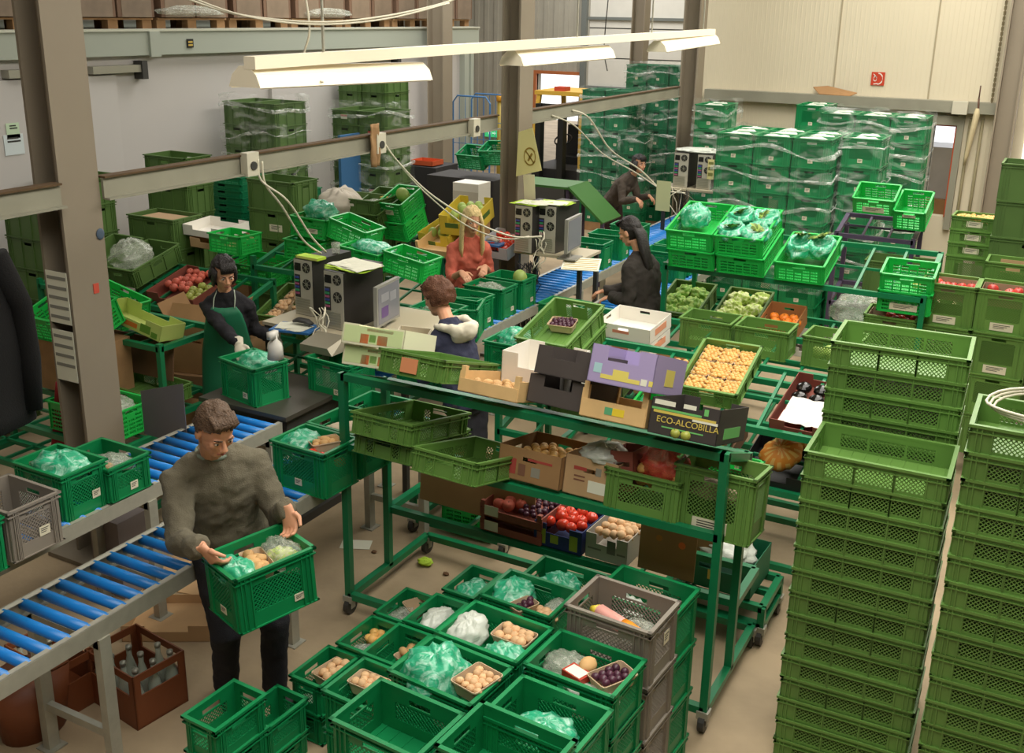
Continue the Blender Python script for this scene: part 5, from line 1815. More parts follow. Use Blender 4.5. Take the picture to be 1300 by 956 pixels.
# crate on the weighing platform with a white funnel
zc = 1.13
wn = at(303, 463, zc)
_, T, _ = crate('emerald', (-4.93, 5.03, zc), 'emerald crate on the weighing platform with a white funnel bottle', -12, card=('f', .05, .04, .08, .06))
bag(T, (.02, .02, .24), (.15, .11, .07), 'green bag in the crate on the weighing platform', BAGG, 70)
fn = MB().tube([(0, 0, 0), (0, 0, .1), (0, 0, .13), (0, 0, .17)], [.055, .045, .02, .018], 16).box((-.018, -.055, .14), (.018, .02, .19))
fn.build('spray_bottle', mat('white_plastic', '#dcd9d0', .35), None, True, 'white plastic bottle standing in the crate on the weighing platform', 'bottle', loc=TR(at(350, 455, 1.2)))
crate('emerald', (-4.5, 5.42, 1.1), 'emerald crate under the grey weighing terminal', -5, card=('f', .05, .04, .08, .06))
# near conveyor crates
ce = at(341, 558, 1.1)
_, T, _ = crate('emerald', tuple(ce), 'emerald crate with green bag, onion punnet and tomatoes on the blue rollers', -3, card=('f', .05, .04, 0, .06), group='emerald crates on the near conveyor')
bag(T, (-.09, 0, .22), (.11, .12, .07), 'green bag in the crate beside the onion punnet', BAGG, 71)
punnet_of('potato', T, (.06, .02, .21), 60, 'pale onions', 'tilted on the conveyor crate', step=.042, w=.17, d=.11)
fill('tomato', T, .02, .17, -.125, -.045, .21, .07, 'red tomato in the conveyor crate behind the rack post', 'tomatoes in the conveyor crate', .95)
fill('tomato', T, .11, .17, -.0, .12, .16, .07, 'red tomato in the conveyor crate behind the rack post', 'tomatoes in the conveyor crate', .95)
_, T, _ = crate('emerald', (ce.x + .01, ce.y + .31, 1.1), 'emerald crate with cream bags, second on the near conveyor', -3, group='emerald crates on the near conveyor')
bag(T, (.02, 0, .2), (.16, .1, .05), 'cream paper bag in the second crate of the near conveyor', mat('cream_bag', '#dccbae', .7), 72)
crate('emerald', (ce.x + .01, ce.y + .65, 1.1), 'emerald crate, third on the near conveyor', -2, group='emerald crates on the near conveyor')
# left conveyor crates
g1 = at(12, 586, 1.09)
_, T, _ = crate('emerald', tuple(g1), 'emerald crate with a big green bag on the conveyor beside the steel column', -1, card=('s', .05, .045, .06, .1), group='crates on the left conveyor')
bag(T, (0, 0, .21), (.16, .13, .1), 'big green bag in the crate beside the steel column', BAGG, 73)
g2 = at(138, 597, 1.04) - Vector((.4, 0, 0))
_, T, _ = crate('emeraldfloor', tuple(g2), 'lower emerald crate with a vegetable packet between the green bag crate and the man', -1, card=('s', .05, .045, .02, .05), group='crates on the left conveyor')
bag(T, (.05, .02, .15), (.12, .08, .04), 'packet of pale vegetables in the lower emerald crate', BAGC, 74)
fill('potato', T, -.05, .12, -.12, -.03, .14, .06, 'pale mushroom beside the vegetable packet', 'pale mushrooms beside the packet', 1)
g3 = at(11, 652, 1.09) - Vector((.4, 0, 0))
crate('greytall', tuple(g3), 'empty grey crate on the left conveyor with a chequered yellow sticker', -1, card=('s', .06, .05, .04, .1), group='crates on the left conveyor')
crate('emerald', (g3.x, g3.y - .32, 1.09), 'emerald crate cut by the edge in front of the grey conveyor crate', -1, group='crates on the left conveyor')
# mid conveyor crates
for i, (y, d) in enumerate(((6.85, 'with clear bags beside the auburn haired woman'), (7.3, 'second behind the auburn haired woman'), (7.72, 'being packed by the blonde woman'), (8.1, 'right of the blonde woman, with a pale melon'), (9.9, 'beside the middle column'), (10.4, 'ahead of the far conveyor'), (11.0, 'near the far end of the long conveyor'))):
    _, T, _ = crate('emerald', (-4.6, y, 1.1), 'emerald crate %s on the long conveyor' % d, random.uniform(-3, 3), card=('s', .05, .04, .06, .06), group='emerald crates on the long conveyor')
    if i in (0, 2):
        bag(T, (0, 0, .22), (.14, .1, .06), 'clear bag in the emerald crate %s' % d, BAGC, 80 + i)
    if i == 3:
        veg('melon', T, (.08, .03, .25), 'pale melon in the crate right of the blonde woman', None, 1.1)
for i, (px, py) in enumerate(((598, 262), (0, 0))):
    pass
crate('emerald34', tuple(at(560, 392, 1.1)), 'emerald crate pulled out towards the auburn haired woman', 20)
_, T, _ = crate('emeraldfloor', tuple(at(612, 432, 1.08)), 'emerald crate with a green bag right behind the cream hood', 0)
bag(T, (0, .02, .2), (.14, .12, .08), 'green bag right behind the cream hood', BAGG, 90)
_, T, _ = crate('emerald', (-3.93, 7.85, 1.0), 'emerald crate at the hands of the woman with long dark hair', -2)
bag(T, (0, 0, .2), (.13, .09, .06), 'white paper bags in the crate of the dark haired woman', BAGW, 91)
for i in range(2):
    crate('emeraldwrap', (-3.72, 9.75 + i * .35, 1.14), 'wrapped emerald crate on the short conveyor, %s' % ('nearer' if i == 0 else 'farther'), 0, card=('f', .05, .04, 0, .07))
rack('crate_trolley', -4.0, -3.45, 7.8, 8.2, .72, [(.7, .7)], 'low green trolley under the crate of the dark haired woman', rungs=3, floor_frame=.1)
# station B
zB = 1.25
qa, qb = at(660, 322, zB), at(706, 322, zB)
desk(qa.x - .12, qb.x + .3, qb.y - .08, qb.y + .36, zB, 'beige computer desk with two towers and a price list in the middle of the hall')
for i, px in enumerate((676, 706)):
    q = at(px, 322 + i * 0, zB)
    tB = TR((q.x - .1, q.y, zB)) @ RZ(-3)
    tower(tB, 'computer tower on the middle desk, %s one beside the smoking sign' % ('left' if i == 0 else 'right'))
    papers(tB @ TR((0, .15, .442)), .3, .24, 4, 'white papers on the %s tower of the middle desk' % ('left' if i == 0 else 'right'))
q = at(728, 330, zB)
monitor(TR((q.x - .02, q.y + .05, zB)) @ RZ(5), 'dark flat screen on the middle desk beside the right tower', lit=False)
q = at(738, 336, 1.22)
kb = TR((q.x, q.y, 1.22)) @ RZ(18) @ Matrix.Rotation(R(12), 4, 'X')
o = root('price_list', 'white board with yellow ruled lines hanging in front of the middle screen', 'sign', kb)
MB().box((-.17, -.13, 0), (.17, .13, .008)).build('board', PAPER, o)
mb = MB()
for k in range(6):
    mb.box((-.155, -.11 + k * .04, .0085), (.155, -.1 + k * .04, .0095))
mb.build('ruled_line', mat('ochre_line', '#b8963c', .7), o)
q = at(658, 313, zB)
MB().box((-.12, -.1, 0), (.12, .1, .02)).build('desk_mat', mat('blue_tray', '#2f6ba8'), None, label='blue plastic tray with a telephone on the middle desk', cat='tray', loc=TR((q.x - .25, q.y - .05, zB)))
MB().tube([(-.06, 0, .02), (0, 0, .035), (.06, 0, .02)], [(.03, .012), (.04, .02), (.03, .012)], 12, up=(0, 0, 1)).build('telephone', BEIGE, None, True, 'cream telephone handset on the blue tray of the middle desk', 'telephone', loc=TR((q.x - .25, q.y - .05, zB + .02)))
tangle((qb.x - .25, qb.y - .12, 1.15), 16, .85, 'thick bundle of black cables hanging under the middle desk', BCABLE, .1)
tangle((qb.x - .15, qb.y - .06, 1.45), 6, .35, 'cream cables hanging behind the towers of the middle desk', CABLE, .1)
# station C
qc = aty(868, 238, 12.4)
zC = qc.z
desk(qc.x - .25, qc.x + .85, 12.3, 13.0, zC, 'computer desk at the far end with two towers wrapped in film')
for i in range(2):
    tower(TR((qc.x - .05 + i * .3, 12.4, zC)), 'computer tower on the farthest desk, %s' % ('left one' if i == 0 else 'right one with a yellow checklist'), h=.42)
bag(I4, (qc.x + .12, 12.6, zC + .44), (.3, .2, .03), 'white film sheet draped over the farthest towers', BAGW, 92, name='film_sheet')
MB().box((-.04, -.002, 0), (.04, 0, .24)).box((-.03, -.004, .04), (.03, -.001, .08), 1).box((-.03, -.004, .11), (.03, -.001, .15), 1).box((-.03, -.004, .18), (.03, -.001, .21), 1).build('checklist', [YPAPER, mat('olive_tick', '#7a7a3c', .7)], None, label='yellow checklist strip taped to the farthest right tower', cat='paper', loc=TR((qc.x + .33, 12.39, zC + .13)))
monitor(TR((qc.x + .62, 12.6, zC - .06)) @ RZ(5), 'grey flat screen on the farthest desk beside the wrapped pallet', lit=False)
tangle((qc.x, 12.3, zC), 10, .7, 'bundle of cables hanging under the farthest desk', None, .15)
q = aty(843, 232, 11.9)
MB().box((-.09, -.002, -.36), (.09, .002, 0)).build('paper_sheet', mat('pale_green_paper', '#c4c99a', .8), None, label='pale yellow green sheet hanging from the farthest desk', cat='paper', loc=TR((q.x, 11.9, q.z + .02)))

# ================================================================ lamps
def lamp(y0, y1, x, z0, z1, label):
    o = root('strip_lamp', label, 'lamp', (x, (y0 + y1) / 2, (z0 + z1) / 2))
    o.rotation_euler = (math.atan2(z1 - z0, y1 - y0), 0, 0)
    L = y1 - y0
    prof = [(-.1, 0), (-.075, .06), (-.03, .1), (.03, .1), (.075, .06), (.1, 0)]
    mb = MB()
    a = [(px, -L / 2, pz) for px, pz in prof]
    b = [(px, L / 2, pz) for px, pz in prof]
    i_ = [(px * .94, -L / 2 + .01, pz - .006) for px, pz in prof]
    j_ = [(px * .94, L / 2 - .01, pz - .006) for px, pz in prof]
    n = len(prof)
    mb.add(a + b, [(k, k + 1, n + k + 1, n + k) for k in range(n - 1)] + [tuple(range(n)), tuple(range(2 * n - 1, n - 1, -1))])
    mb.add(i_ + j_, [(k + 1, k, n + k, n + k + 1) for k in range(n - 1)])
    mb.build('lamp_shade', LAMP, o)
    MB().cyl((-.035, -L / 2 + .04, .03), (-.035, L / 2 - .04, .03), .013, 10).cyl((.035, -L / 2 + .04, .03), (.035, L / 2 - .04, .03), .013, 10).build('lamp_tube', TUBE, o)
    return o


lamp(3.98, 5.52, -3.6, 3.03, 3.0, 'long white strip lamp, nearest of the three on the hanging rail')
lamp(6.7, 8.35, -3.6, 3.04, 3.05, 'long white strip lamp, middle one of the three on the hanging rail')
lamp(9.5, 11.1, -3.58, 3.07, 3.12, 'long white strip lamp, farthest of the three on the hanging rail')
o = root('lamp_rail', 'white hanging rail that carries the three strip lamps', 'rail', (0, 0, 0))
MB().bar((-3.56, 3.98, 3.145), (-3.56, 11.05, 3.235), .07, .06).build('rail_body', LAMP, o)
mb = MB()
for y in (4.55, 7.7, 9.3, 10.75):
    z = 3.17 + (y - 3.98) * .0128
    mb.bar((-3.56, y, z), (-3.56, y, 6.6), .011)
    k = 0
    while k < 30:
        mb.cbox((-3.56, y, z + .05 + k * .05), (.014 if k % 2 else .006, .006 if k % 2 else .014, .03))
        k += 1
mb.build('suspension_chain', GALV, o)


def cable(pts, r, m, label, name='power_cable', smooth=6):
    P = [Vector(p) for p in pts]
    out = []
    for i in range(len(P) - 1):
        p0, p1, p2, p3 = P[max(i - 1, 0)], P[i], P[i + 1], P[min(i + 2, len(P) - 1)]
        for k in range(smooth):
            t = k / smooth
            out.append(.5 * ((2 * p1) + (p2 - p0) * t + (2 * p0 - 5 * p1 + 4 * p2 - p3) * t * t + (3 * p1 - p0 - 3 * p2 + p3) * t ** 3))
    out.append(P[-1])
    return MB().tube(out, r, 7).build(name, m, None, True, label, 'cable')


# loose cables: from girder to the desks
cable([(-4.98, 5.6, 2.4), (-4.98, 5.62, 2.25), aty(365, 255, 5.8), aty(395, 300, 6.1), aty(414, 320, 6.3)], .008, CABLE, 'cream cable drooping from the girder to the nearest towers, upper strand')
cable([(-4.98, 5.64, 2.38), (-4.98, 5.66, 2.22), aty(358, 262, 5.8), aty(385, 305, 6.1), aty(408, 322, 6.3)], .008, CABLE, 'cream cable drooping from the girder to the nearest towers, lower strand')
cable([(-4.98, 7.1, 2.38), aty(505, 205, 7.2), aty(545, 245, 7.4), aty(600, 280, 7.6), aty(650, 300, 7.8), aty(688, 300, 7.9)], .008, CABLE, 'cream cable hanging from the girder across the blonde woman to the middle desk')
cable([(-4.98, 7.12, 2.36), aty(500, 200, 7.2), aty(535, 240, 7.4), aty(590, 285, 7.6), aty(640, 303, 7.8), aty(672, 300, 7.9)], .006, CABLE, 'thinner cream cable beside the one crossing the blonde woman')
cable([(-4.98, 10.7, 2.38), aty(748, 150, 10.9), aty(775, 190, 11.3), aty(812, 215, 11.9), aty(840, 240, 12.2), aty(870, 245, 12.3)], .01, CABLE, 'cream cable hanging from the girder to the farthest desk, rightmost strand')
cable([(-4.98, 10.2, 2.36), aty(730, 160, 10.6), aty(765, 195, 11.2), aty(805, 218, 11.8), aty(838, 240, 12.2)], .008, CABLE, 'cream cable hanging from the girder to the farthest desk, leftmost strand')
cable([aty(225, -6, 4.2), aty(300, 18, 4.3), aty(400, 28, 4.5), aty(480, 22, 4.8), aty(560, 5, 5.2), aty(600, -12, 5.4)], .006, CABLE, 'thin cream cable looping high in front of the mezzanine, upper strand')
cable([aty(235, -6, 4.1), aty(310, 20, 4.2), aty(400, 31, 4.4), aty(490, 24, 4.7), aty(570, 4, 5.1)], .005, CABLE, 'thin cream cable looping high in front of the mezzanine, lower strand')
cable([aty(388, -5, 4.5), aty(393, 40, 4.5), aty(386, 70, 4.5), aty(392, 98, 4.45), aty(410, 104, 4.45)], .006, CABLE, 'cream lamp cable running down the first chain and over the nearest lamp')
cable([aty(772, 0, 10.5), aty(767, 60, 10.5), aty(771, 90, 10.5)], .006, DGREY, 'dark cable hanging in front of the white sectional door')
# sockets on the girder
for i, (y, lab) in enumerate(((7.05, 'cream junction box on the girder beside the brown rag'), (8.55, 'grey junction box on the girder left of the middle column'), (5.55, 'dusty grey socket clamped on the girder above the nearest desk'))):
    MB().box((-.03, -.06, -.09), (.03, .06, .07)).cyl((.03, 0, -.02), (.04, 0, -.02), .03, 12, 1).build('junction_box', [BEIGE, DGREY], None, label=lab, cat='socket', loc=(gp(y, 0, 0)[0] + .05, y, 2.38))
mb = MB()
g = [[(.0, -.07 + .14 * i / 6, .06 - .34 * j / 10) for i in range(7)] for j in range(11)]
mb.add([(p[0] + .03 * noise.noise(Vector((p[1] * 20, p[2] * 9, 0))), p[1] * (1 - .3 * j / 10) + .02 * noise.noise(Vector((j, 0, 0))), p[2]) for j, row in enumerate(g) for p in row], [(j * 7 + i, j * 7 + i + 1, j * 7 + i + 8, j * 7 + i + 7) for i in range(6) for j in range(10)])
rg = mb.build('rag', mat('brown_rag', '#9c7a54', .9, var=.2), None, True, 'brown rag hanging over the girder beside the cream junction box', 'rag', loc=(-4.98, 6.98, 2.47))
rg.modifiers.new('thickness', 'SOLIDIFY').thickness = .012

# ================================================================ signs
q = aty(669, 195, 8.9)
o = root('paper_sign', 'cream paper sign with a no smoking circle on the middle column', 'sign', TR((q.x, 8.92, q.z)) @ Matrix.Rotation(R(-4), 4, 'Y'))
MB().add([(-.09, 0, .2), (.06, 0, .24), (.14, 0, -.16), (-.14, 0, -.22), (-.09, .004, .2), (.06, .004, .24), (.14, .004, -.16), (-.14, .004, -.22)], [(3, 2, 1, 0), (4, 5, 6, 7), (0, 1, 5, 4), (1, 2, 6, 5), (2, 3, 7, 6), (3, 0, 4, 7)]).build('paper', YPAPER, o)
mb = MB()
OCH = mat('ochre_ink', '#8f7526', .7)
for k in range(24):
    a, b = 2 * PI * k / 24, 2 * PI * (k + 1) / 24
    mb.bar((.02 + math.cos(a) * .06, -.002, -.03 + math.sin(a) * .08), (.02 + math.cos(b) * .06, -.002, -.03 + math.sin(b) * .08), .003, .014)
mb.bar((-.02, -.002, .02), (.06, -.002, -.09), .003, .012).bar((.0, -.002, -.07), (.045, -.002, .0), .003, .02)
mb.build('no_smoking_symbol', OCH, o)
MB().box((-.06, 0, -.55), (.06, .003, -.2)).build('lower_sheet', mat('cream_sheet', '#d8d2b0', .8), o)
# papers on the first column (its web side facing the camera)
for i, (a, b) in enumerate((((96, 352), (120, 418)), ((104, 428), (128, 492)))):
    p = aty(a[0] + 12, a[1], 4.04)
    q = aty(a[0] + 14, b[1], 4.04)
    o = root('paper_sheet', ('upper' if i == 0 else 'lower') + ' printed sheet taped to the nearest steel column', 'paper', (-5.2, 4.047, (p.z + q.z) / 2))
    h_ = abs(p.z - q.z) / 2
    sh_ = MB().box((-.09, -.003, -h_), (.09, 0, h_)).build('sheet', PAPER, o)
    mb = MB()
    for k in range(5 - i):
        mb.box((-.08, -.0045, h_ - .05 - k * .06), (.08, -.003, h_ - .03 - k * .06))
    mb.build('printed_line', mat('grey_print', '#8a8a80', .8), sh_)
# notices on the cold store door
for i, (a, b, m_) in enumerate((((8, 157), (27, 175), mat('mint_paper', '#c2d8b8', .8)), ((5, 172), (33, 195), mat('bluish_paper', '#d0dadb', .8)))):
    p, q = atx(a[0], a[1], XC + .09), atx(b[0], b[1], XC + .09)
    o = root('notice', ('small mint green' if i == 0 else 'bluish white') + ' notice taped on the cold store door at the left', 'sign', (XC + .075, p.y, q.z))
    MB().box((0, 0, 0), (.003, q.y - p.y, p.z - q.z)).build('sheet', m_, o)
    MB().box((.003, .04, (p.z - q.z) * .62), (.005, (q.y - p.y) * .85, (p.z - q.z) * .7)).box((.003, .04, (p.z - q.z) * .78), (.005, (q.y - p.y) * .75, (p.z - q.z) * .86)).build('printed_line', INK, o)
p = atx(243, 55, XC + .15)
MB().box((0, -.05, -.05), (.01, .05, .05)).box((.01, -.035, .005), (.012, .035, .025), 1).box((.01, -.035, -.03), (.012, .035, -.01), 1).build('load_plate', [BLACK, mat('plate_gold', '#c4a64c', .5)], None, label='small black plate with gold lettering on the mezzanine edge', cat='sign', loc=(XC + .125, p.y, p.z))
# fire hose sign
p = aty(1114.5, 100, YW - .02)
o = root('hose_sign', 'red fire hose sign on the cream wall', 'sign', (p.x, YW - .02, p.z))
s_ = .085
MB().box((-s_, 0, -s_), (s_, .012, s_)).build('sign_plate', mat('sign_red', '#c23c1e', .5), o)
mb = MB()
for k in range(14):
    a, b = PI * k / 14 - PI / 2, PI * (k + 1) / 14 - PI / 2
    mb.bar((math.cos(a) * .06, -.002, math.sin(a) * .07), (math.cos(b) * .06, -.002, math.sin(b) * .07), .003, .014)
for k in range(12):
    a, b = 2 * PI * k / 12, 2 * PI * (k + 1) / 12
    mb.bar((-.035 + math.cos(a) * .02, -.002, math.sin(a) * .03), (-.035 + math.cos(b) * .02, -.002, math.sin(b) * .03), .003, .01)
mb.bar((-.06, -.002, .06), (-.02, -.002, .02), .003, .01).bar((-.05, -.002, -.07), (0, -.002, -.06), .003, .012)
mb.build('hose_symbol', WHITE, o)
# exit sign
p = aty(625, 169, YB - .1)
o = root('exit_sign', 'small green lit exit sign seen under the girder', 'sign', (p.x, YB - .1, p.z))
MB().box((-.2, 0, -.09), (.2, .06, .09)).build('sign_plate', mat('exit_green', '#3fc27c', .4, emit=.6), o)
mb = MB().box((-.1, -.004, -.03), (-.04, 0, .03)).bar((0, -.002, 0), (.09, -.002, 0), .003, .016).bar((.06, -.002, .03), (.09, -.002, 0), .003, .014).bar((.06, -.002, -.03), (.09, -.002, 0), .003, .014)
mb.build('exit_symbol', mat('exit_white', '#e8fff0', .4, emit=.7), o)
# card on the wall rail, chain, umbrella, pipes
p = aty(1060, 120, YW - .1)
MB().add([(-.3, 0, .08), (-.12, .05, .1), (.28, .02, .03), (.2, -.06, -.01), (-.2, -.06, 0), (-.3, 0, .07), (-.12, .05, .09), (.28, .02, .02), (.2, -.06, -.02), (-.2, -.06, -.01)], [(0, 4, 3, 2, 1), (5, 6, 7, 8, 9), (0, 1, 6, 5), (1, 2, 7, 6), (2, 3, 8, 7), (3, 4, 9, 8), (4, 0, 5, 9)]).build('cardboard_sheet', CARD, None, label='bent piece of cardboard lying on the grey wall rail', cat='cardboard', loc=(p.x, YW - .09, zr + .085))
cx_ = aty(1278, 0, YW - .1).x
mb = MB()
pz0, pz1 = aty(1259, 130, YW - .1), aty(1278, 0, YW - .1)
n = 40
for k in range(n + 4):
    q = pz0.lerp(pz1, k / n)
    mb.cbox((q.x, q.y, q.z), (.03 if k % 2 else .014, .014 if k % 2 else .03, .045))
mb.build('hanging_chain', mat('dusty_chain', '#6e6244', .7), None, label='dusty chain hanging in front of the cream wall near the right column', cat='chain')
p = aty(1238, 160, YW - .12)
mb = MB().tube([(0, 0, .12), (.01, 0, .0), (0, 0, -.1)], .012, 8, 1).tube([(0, 0, .28), (0, 0, .2), (0, 0, .12)], .008, 8, 1).tube([(0, 0, -.0), (0, 0, -.08), (-.02, 0, -.3), (-.05, 0, -.6), (-.06, 0, -.72)], [(.02, .02), (.055, .04), (.05, .035), (.03, .025), (.008, .008)], 12, 0)
mb.build('umbrella', [mat('pale_umbrella', '#c9bb94', .8), mat('umbrella_wood', '#5a3c2c', .7)], None, True, 'pale folded umbrella hanging under the wall rail by the right column', 'umbrella', loc=(p.x, YW - .16, zr))
MB().box((-.09, -.05, -.08), (.09, .05, .08)).build('junction_box', BEIGE, None, label='cream box at the end of the wall rail above the window', cat='socket', loc=(aty(1222, 130, YW).x, YW - .2, zr))
for i, px in enumerate((1226, 1241)):
    x_ = aty(px, 200, YW).x
    MB().cyl((x_, YW - .04, 0), (x_, YW - .04, 2.2), .02, 10).build('wall_pipe', mat('pipe_ochre', '#8f8564', .6), None, True, 'thin ochre pipe on the wall, %s of two right of the window' % ('left' if i == 0 else 'right'), 'pipe')
# panel right of the column with bright window bands
for i, (z0_, z1_) in enumerate(((aty(1290, 222, YW).z, aty(1290, 166, YW).z), (aty(1290, 150, YW).z, aty(1290, 95, YW).z))):
    MB().box((-.62, YW - .03, z0_), (3.4, YW - .005, z1_)).build('window_%d' % (i + 2), mat('bright_pane', '#fbfaf6'), None, kind='structure')
# load behind the window
mb = MB().box((xw0 - .35, YW + 1.2, .9), (xw1 + .5, YW + 1.9, aty(1195, 187, YW + 1.2).z))
mb.build('wrapped_load', mat('film_grey_load', '#a9a6a4', .3, var=.15, vscale=3), None, label='film wrapped grey load seen through the small window', cat='load')
MB().box((xw0 - .3, YW + 1.1, .0), (xw1 + .7, YW + 2.0, .95)).build('wooden_box', CARD, None, label='brown wooden box below the wrapped load outside the window', cat='box')

# ================================================================ mezzanine goods
for i in range(11):
    y = 3.3 + i * 1.22
    o = root('wooden_pallet', 'wooden pallet on the mezzanine edge, %s from the left' % (ORD[i] if i else 'first'), 'pallet', (XC - 1.0, y, 3.12), group='pallets on the mezzanine')
    mb = MB()
    for k in range(5):
        mb.box((k * .18, 0, .12), (k * .18 + .1, 1.15, .142))
    mb.build('deck_board', PALLET, o)
    for a in (0, 2):
        for b in range(3):
            MB().box((a * .35, b * .5, 0), (a * .35 + .1, b * .5 + .14, .12)).build('pallet_block', PALLET, o)
    for j in range(2):
        MB().box((0, 0, 0), (.82, .54, .75)).box((.821, .06, .0), (.823, .5, .74), 1).build('cardboard_bale', [mat('bale_brown', '#6d5340', .85, var=.2, vscale=3), mat('bale_film', '#7b6a58', .5, var=.2)], None, label='brown wrapped bale on the %s mezzanine pallet, %s half' % (ORD[i] if i else 'first', 'near' if j == 0 else 'far'), cat='bale', group='wrapped bales on the mezzanine', loc=(XC - .95, y + .02 + j * .57, 3.27))
bag(I4, (XC - .1, atx(250, 10, XC).y, 3.33), (.1, .5, .07), 'grey plastic sheet bunched on the mezzanine pallets', BAGC, 95, name='plastic_sheet')
bag(I4, (XC - .1, atx(425, 10, XC).y, 3.33), (.1, .5, .07), 'second grey plastic sheet farther along the mezzanine', BAGC, 96, name='plastic_sheet')

# ================================================================ forklift
fx, fy_ = aty(700, 200, 16.2).x, 16.2
YEL = mat('forklift_yellow', '#c9a03a', .5)
o = root('forklift', 'yellow and black forklift with overhead guard in the open gate at the back', 'forklift', (fx, fy_, 0))
MB().box((-.5, 0, .25), (.55, 1.5, .85)).box((-.45, 1.1, .85), (.5, 1.6, 1.15)).build('chassis', mat('forklift_black', '#2a2826', .5), o)
MB().bar((-.45, .1, .8), (-.38, .25, 2.08), .07).bar((.5, .1, .8), (.42, .25, 2.08), .07).bar((-.4, 1.35, 1.1), (-.38, 1.2, 2.08), .07).bar((.45, 1.35, 1.1), (.42, 1.2, 2.08), .07).box((-.45, .2, 2.06), (.5, 1.25, 2.13)).build('overhead_guard', YEL, o)
MB().box((-.2, -.25, .1), (-.1, -.1, 1.95)).box((.22, -.25, .1), (.32, -.1, 1.95)).box((-.2, -.22, 1.85), (.32, -.12, 1.95)).build('mast', BLACK, o)
MB().box((-.28, -.3, .3), (.4, -.26, .7)).box((-.2, -1.2, .06), (-.1, -.28, .1)).box((.22, -1.2, .06), (.32, -.28, .1)).build('fork_carriage', DGREY, o)
mb = MB().box((-.2, .7, .85), (.28, 1.1, .98))
mb.box((-.2, 1.05, .9), (.28, 1.15, 1.5))
mb.build('driver_seat', BLACK, o)
mb = MB()
for k in range(16):
    a, b = 2 * PI * k / 16, 2 * PI * (k + 1) / 16
    mb.bar((math.cos(a) * .15, .45 + math.sin(a) * .14, 1.3 + math.sin(a) * .08), (math.cos(b) * .15, .45 + math.sin(b) * .14, 1.3 + math.sin(b) * .08), .02)
mb.bar((0, .3, .85), (0, .45, 1.3), .03)
mb.build('steering_wheel', BLACK, o)
for x in (-.5, .52):
    for y in (.2, 1.3):
        MB().cyl((x - .08, y, .26), (x + .08, y, .26), .26, 20).cyl((x - .085, y, .26), (x + .085, y, .26), .12, 14, 1).build('tyre', [BLACK, YEL], o)
p = aty(635, 125, 17.5)
MB().cyl((p.x, 17.5, 0), (p.x, 17.5, p.z - .05), .05, 12).cyl((p.x, 17.5, p.z - .05), (p.x, 17.5, p.z + .08), .07, 12, 1).build('guard_post', [mat('post_yellow', '#a8923c', .5), mat('beacon_amber', '#e0a02c', .5)], None, True, 'yellow post with an amber top behind the middle column', 'post')
p = aty(705, 212, 14.9)
MB().box((0, -.12, 0), (.2, .1, .07)).build('tool_box', mat('signal_red', '#b8422c', .5), None, label='red object on top of the forklift guard', cat='box', loc=(fx - .12, 16.6, 2.13))
# folding green table beside the forklift, violet rack
for i, (px, py, y) in enumerate(((690, 235, 12.2),)):
    p = aty(px, py, y)
    o = root('sorting_chute', 'dark green sloping chute with a violet frame in front of the forklift', 'chute', (p.x - .15, y, 0))
    MB().box((-.5, 0, p.z - .03), (.5, .6, p.z)).bar((.5, .3, p.z), (1.0, .3, p.z - .42), .6, .03).build('chute_plate', mat('chute_green', '#3c6e30', .5), o)
    for x_, y_, dz in ((-.45, .05, 0), (.48, .05, 0), (.98, .05, .4), (-.45, .55, 0), (.48, .55, 0)):
        MB().bar((x_, y_, 0), (x_, y_, p.z - dz), .04).build('leg', mat('violet_steel', '#4a3f56', .5), o)
vr = rack('violet_rack', -1.95, -1.24, 10.4, 10.9, 1.42, [(1.38, 1.5), (.7, .8)], 'violet grey steel rack with two bright crates beside the onion stack', m=mat('violet_steel', '#4a3f56'), rungs=3)
crate('bright43', (-1.84, 10.35, 1.76), 'bright green crate with a wide white card on the violet rack', -3, 25, card=('f', .2, .06, 0, .05))
crate('bright34', (-1.45, 10.3, 1.68), 'bright green crate tilted forward on the violet rack, beside the window', -3, 24, card=('f', .12, .03, 0, .15))
crate('darkbin64', (-1.6, 10.0, 1.25), 'dark olive crate inside the violet rack with a metal handle', 0)

# marks on the first column's right flange
q = atx(127, 297, -5.089)
MB().ell((0, 0, 0), (.006, .03, .035), 12, 8).build('sticker', mat('blue_smudge', '#4a5a6c', .7), None, True, 'blue grey sticker on the nearest steel column', 'sticker', loc=(-5.086, q.y, q.z))
q = atx(122, 366, -5.089)
MB().box((0, -.02, -.03), (.004, .02, .03)).build('sticker', mat('red_mark', '#c8503c', .7), None, label='small red mark on the nearest steel column', cat='sticker', loc=(-5.09, q.y, q.z))


# ================================================================ left racks
rack('storage_rack', -6.75, -5.6, 5.15, 5.75, 1.08, [(1.04, 1.04), (.5, .5)], 'green rack behind the left conveyor with a citrus carton on top', rungs=5, wheels=False)
T = tl(-5.93, 5.3, 1.12, 0, -8, 11)
carton('fruit_carton', T, .6, .24, .12, mat('lime_carton', '#b6c46a', .65), 'yellow green fruit carton with an orange label on the rack beside the column', prints=((0, -.1, .04, .34, .035, 0), (0, .15, .05, .1, .06, 1), (0, .24, .03, .06, .04, 1)), mats=[mat('label_orange', '#d0722c', .6), mat('print_leaf', '#5f8a2c', .6)])
crate('bright64', (-6.86, 5.35, 1.3), 'bright green slotted crate behind the yellow green carton', 0, 0, 12)
crate('olive', (-6.2, 5.05, .72), 'long olive crate on the lower shelf behind the conveyor', 0, 0, 2)
MB().box((-.45, -.005, 0), (.45, .005, .3)).build('cardboard_sheet', CARDD, None, label='brown cardboard sheet behind the left rack post', cat='cardboard', loc=tl(-6.1, 5.3, .74, 0, -6))
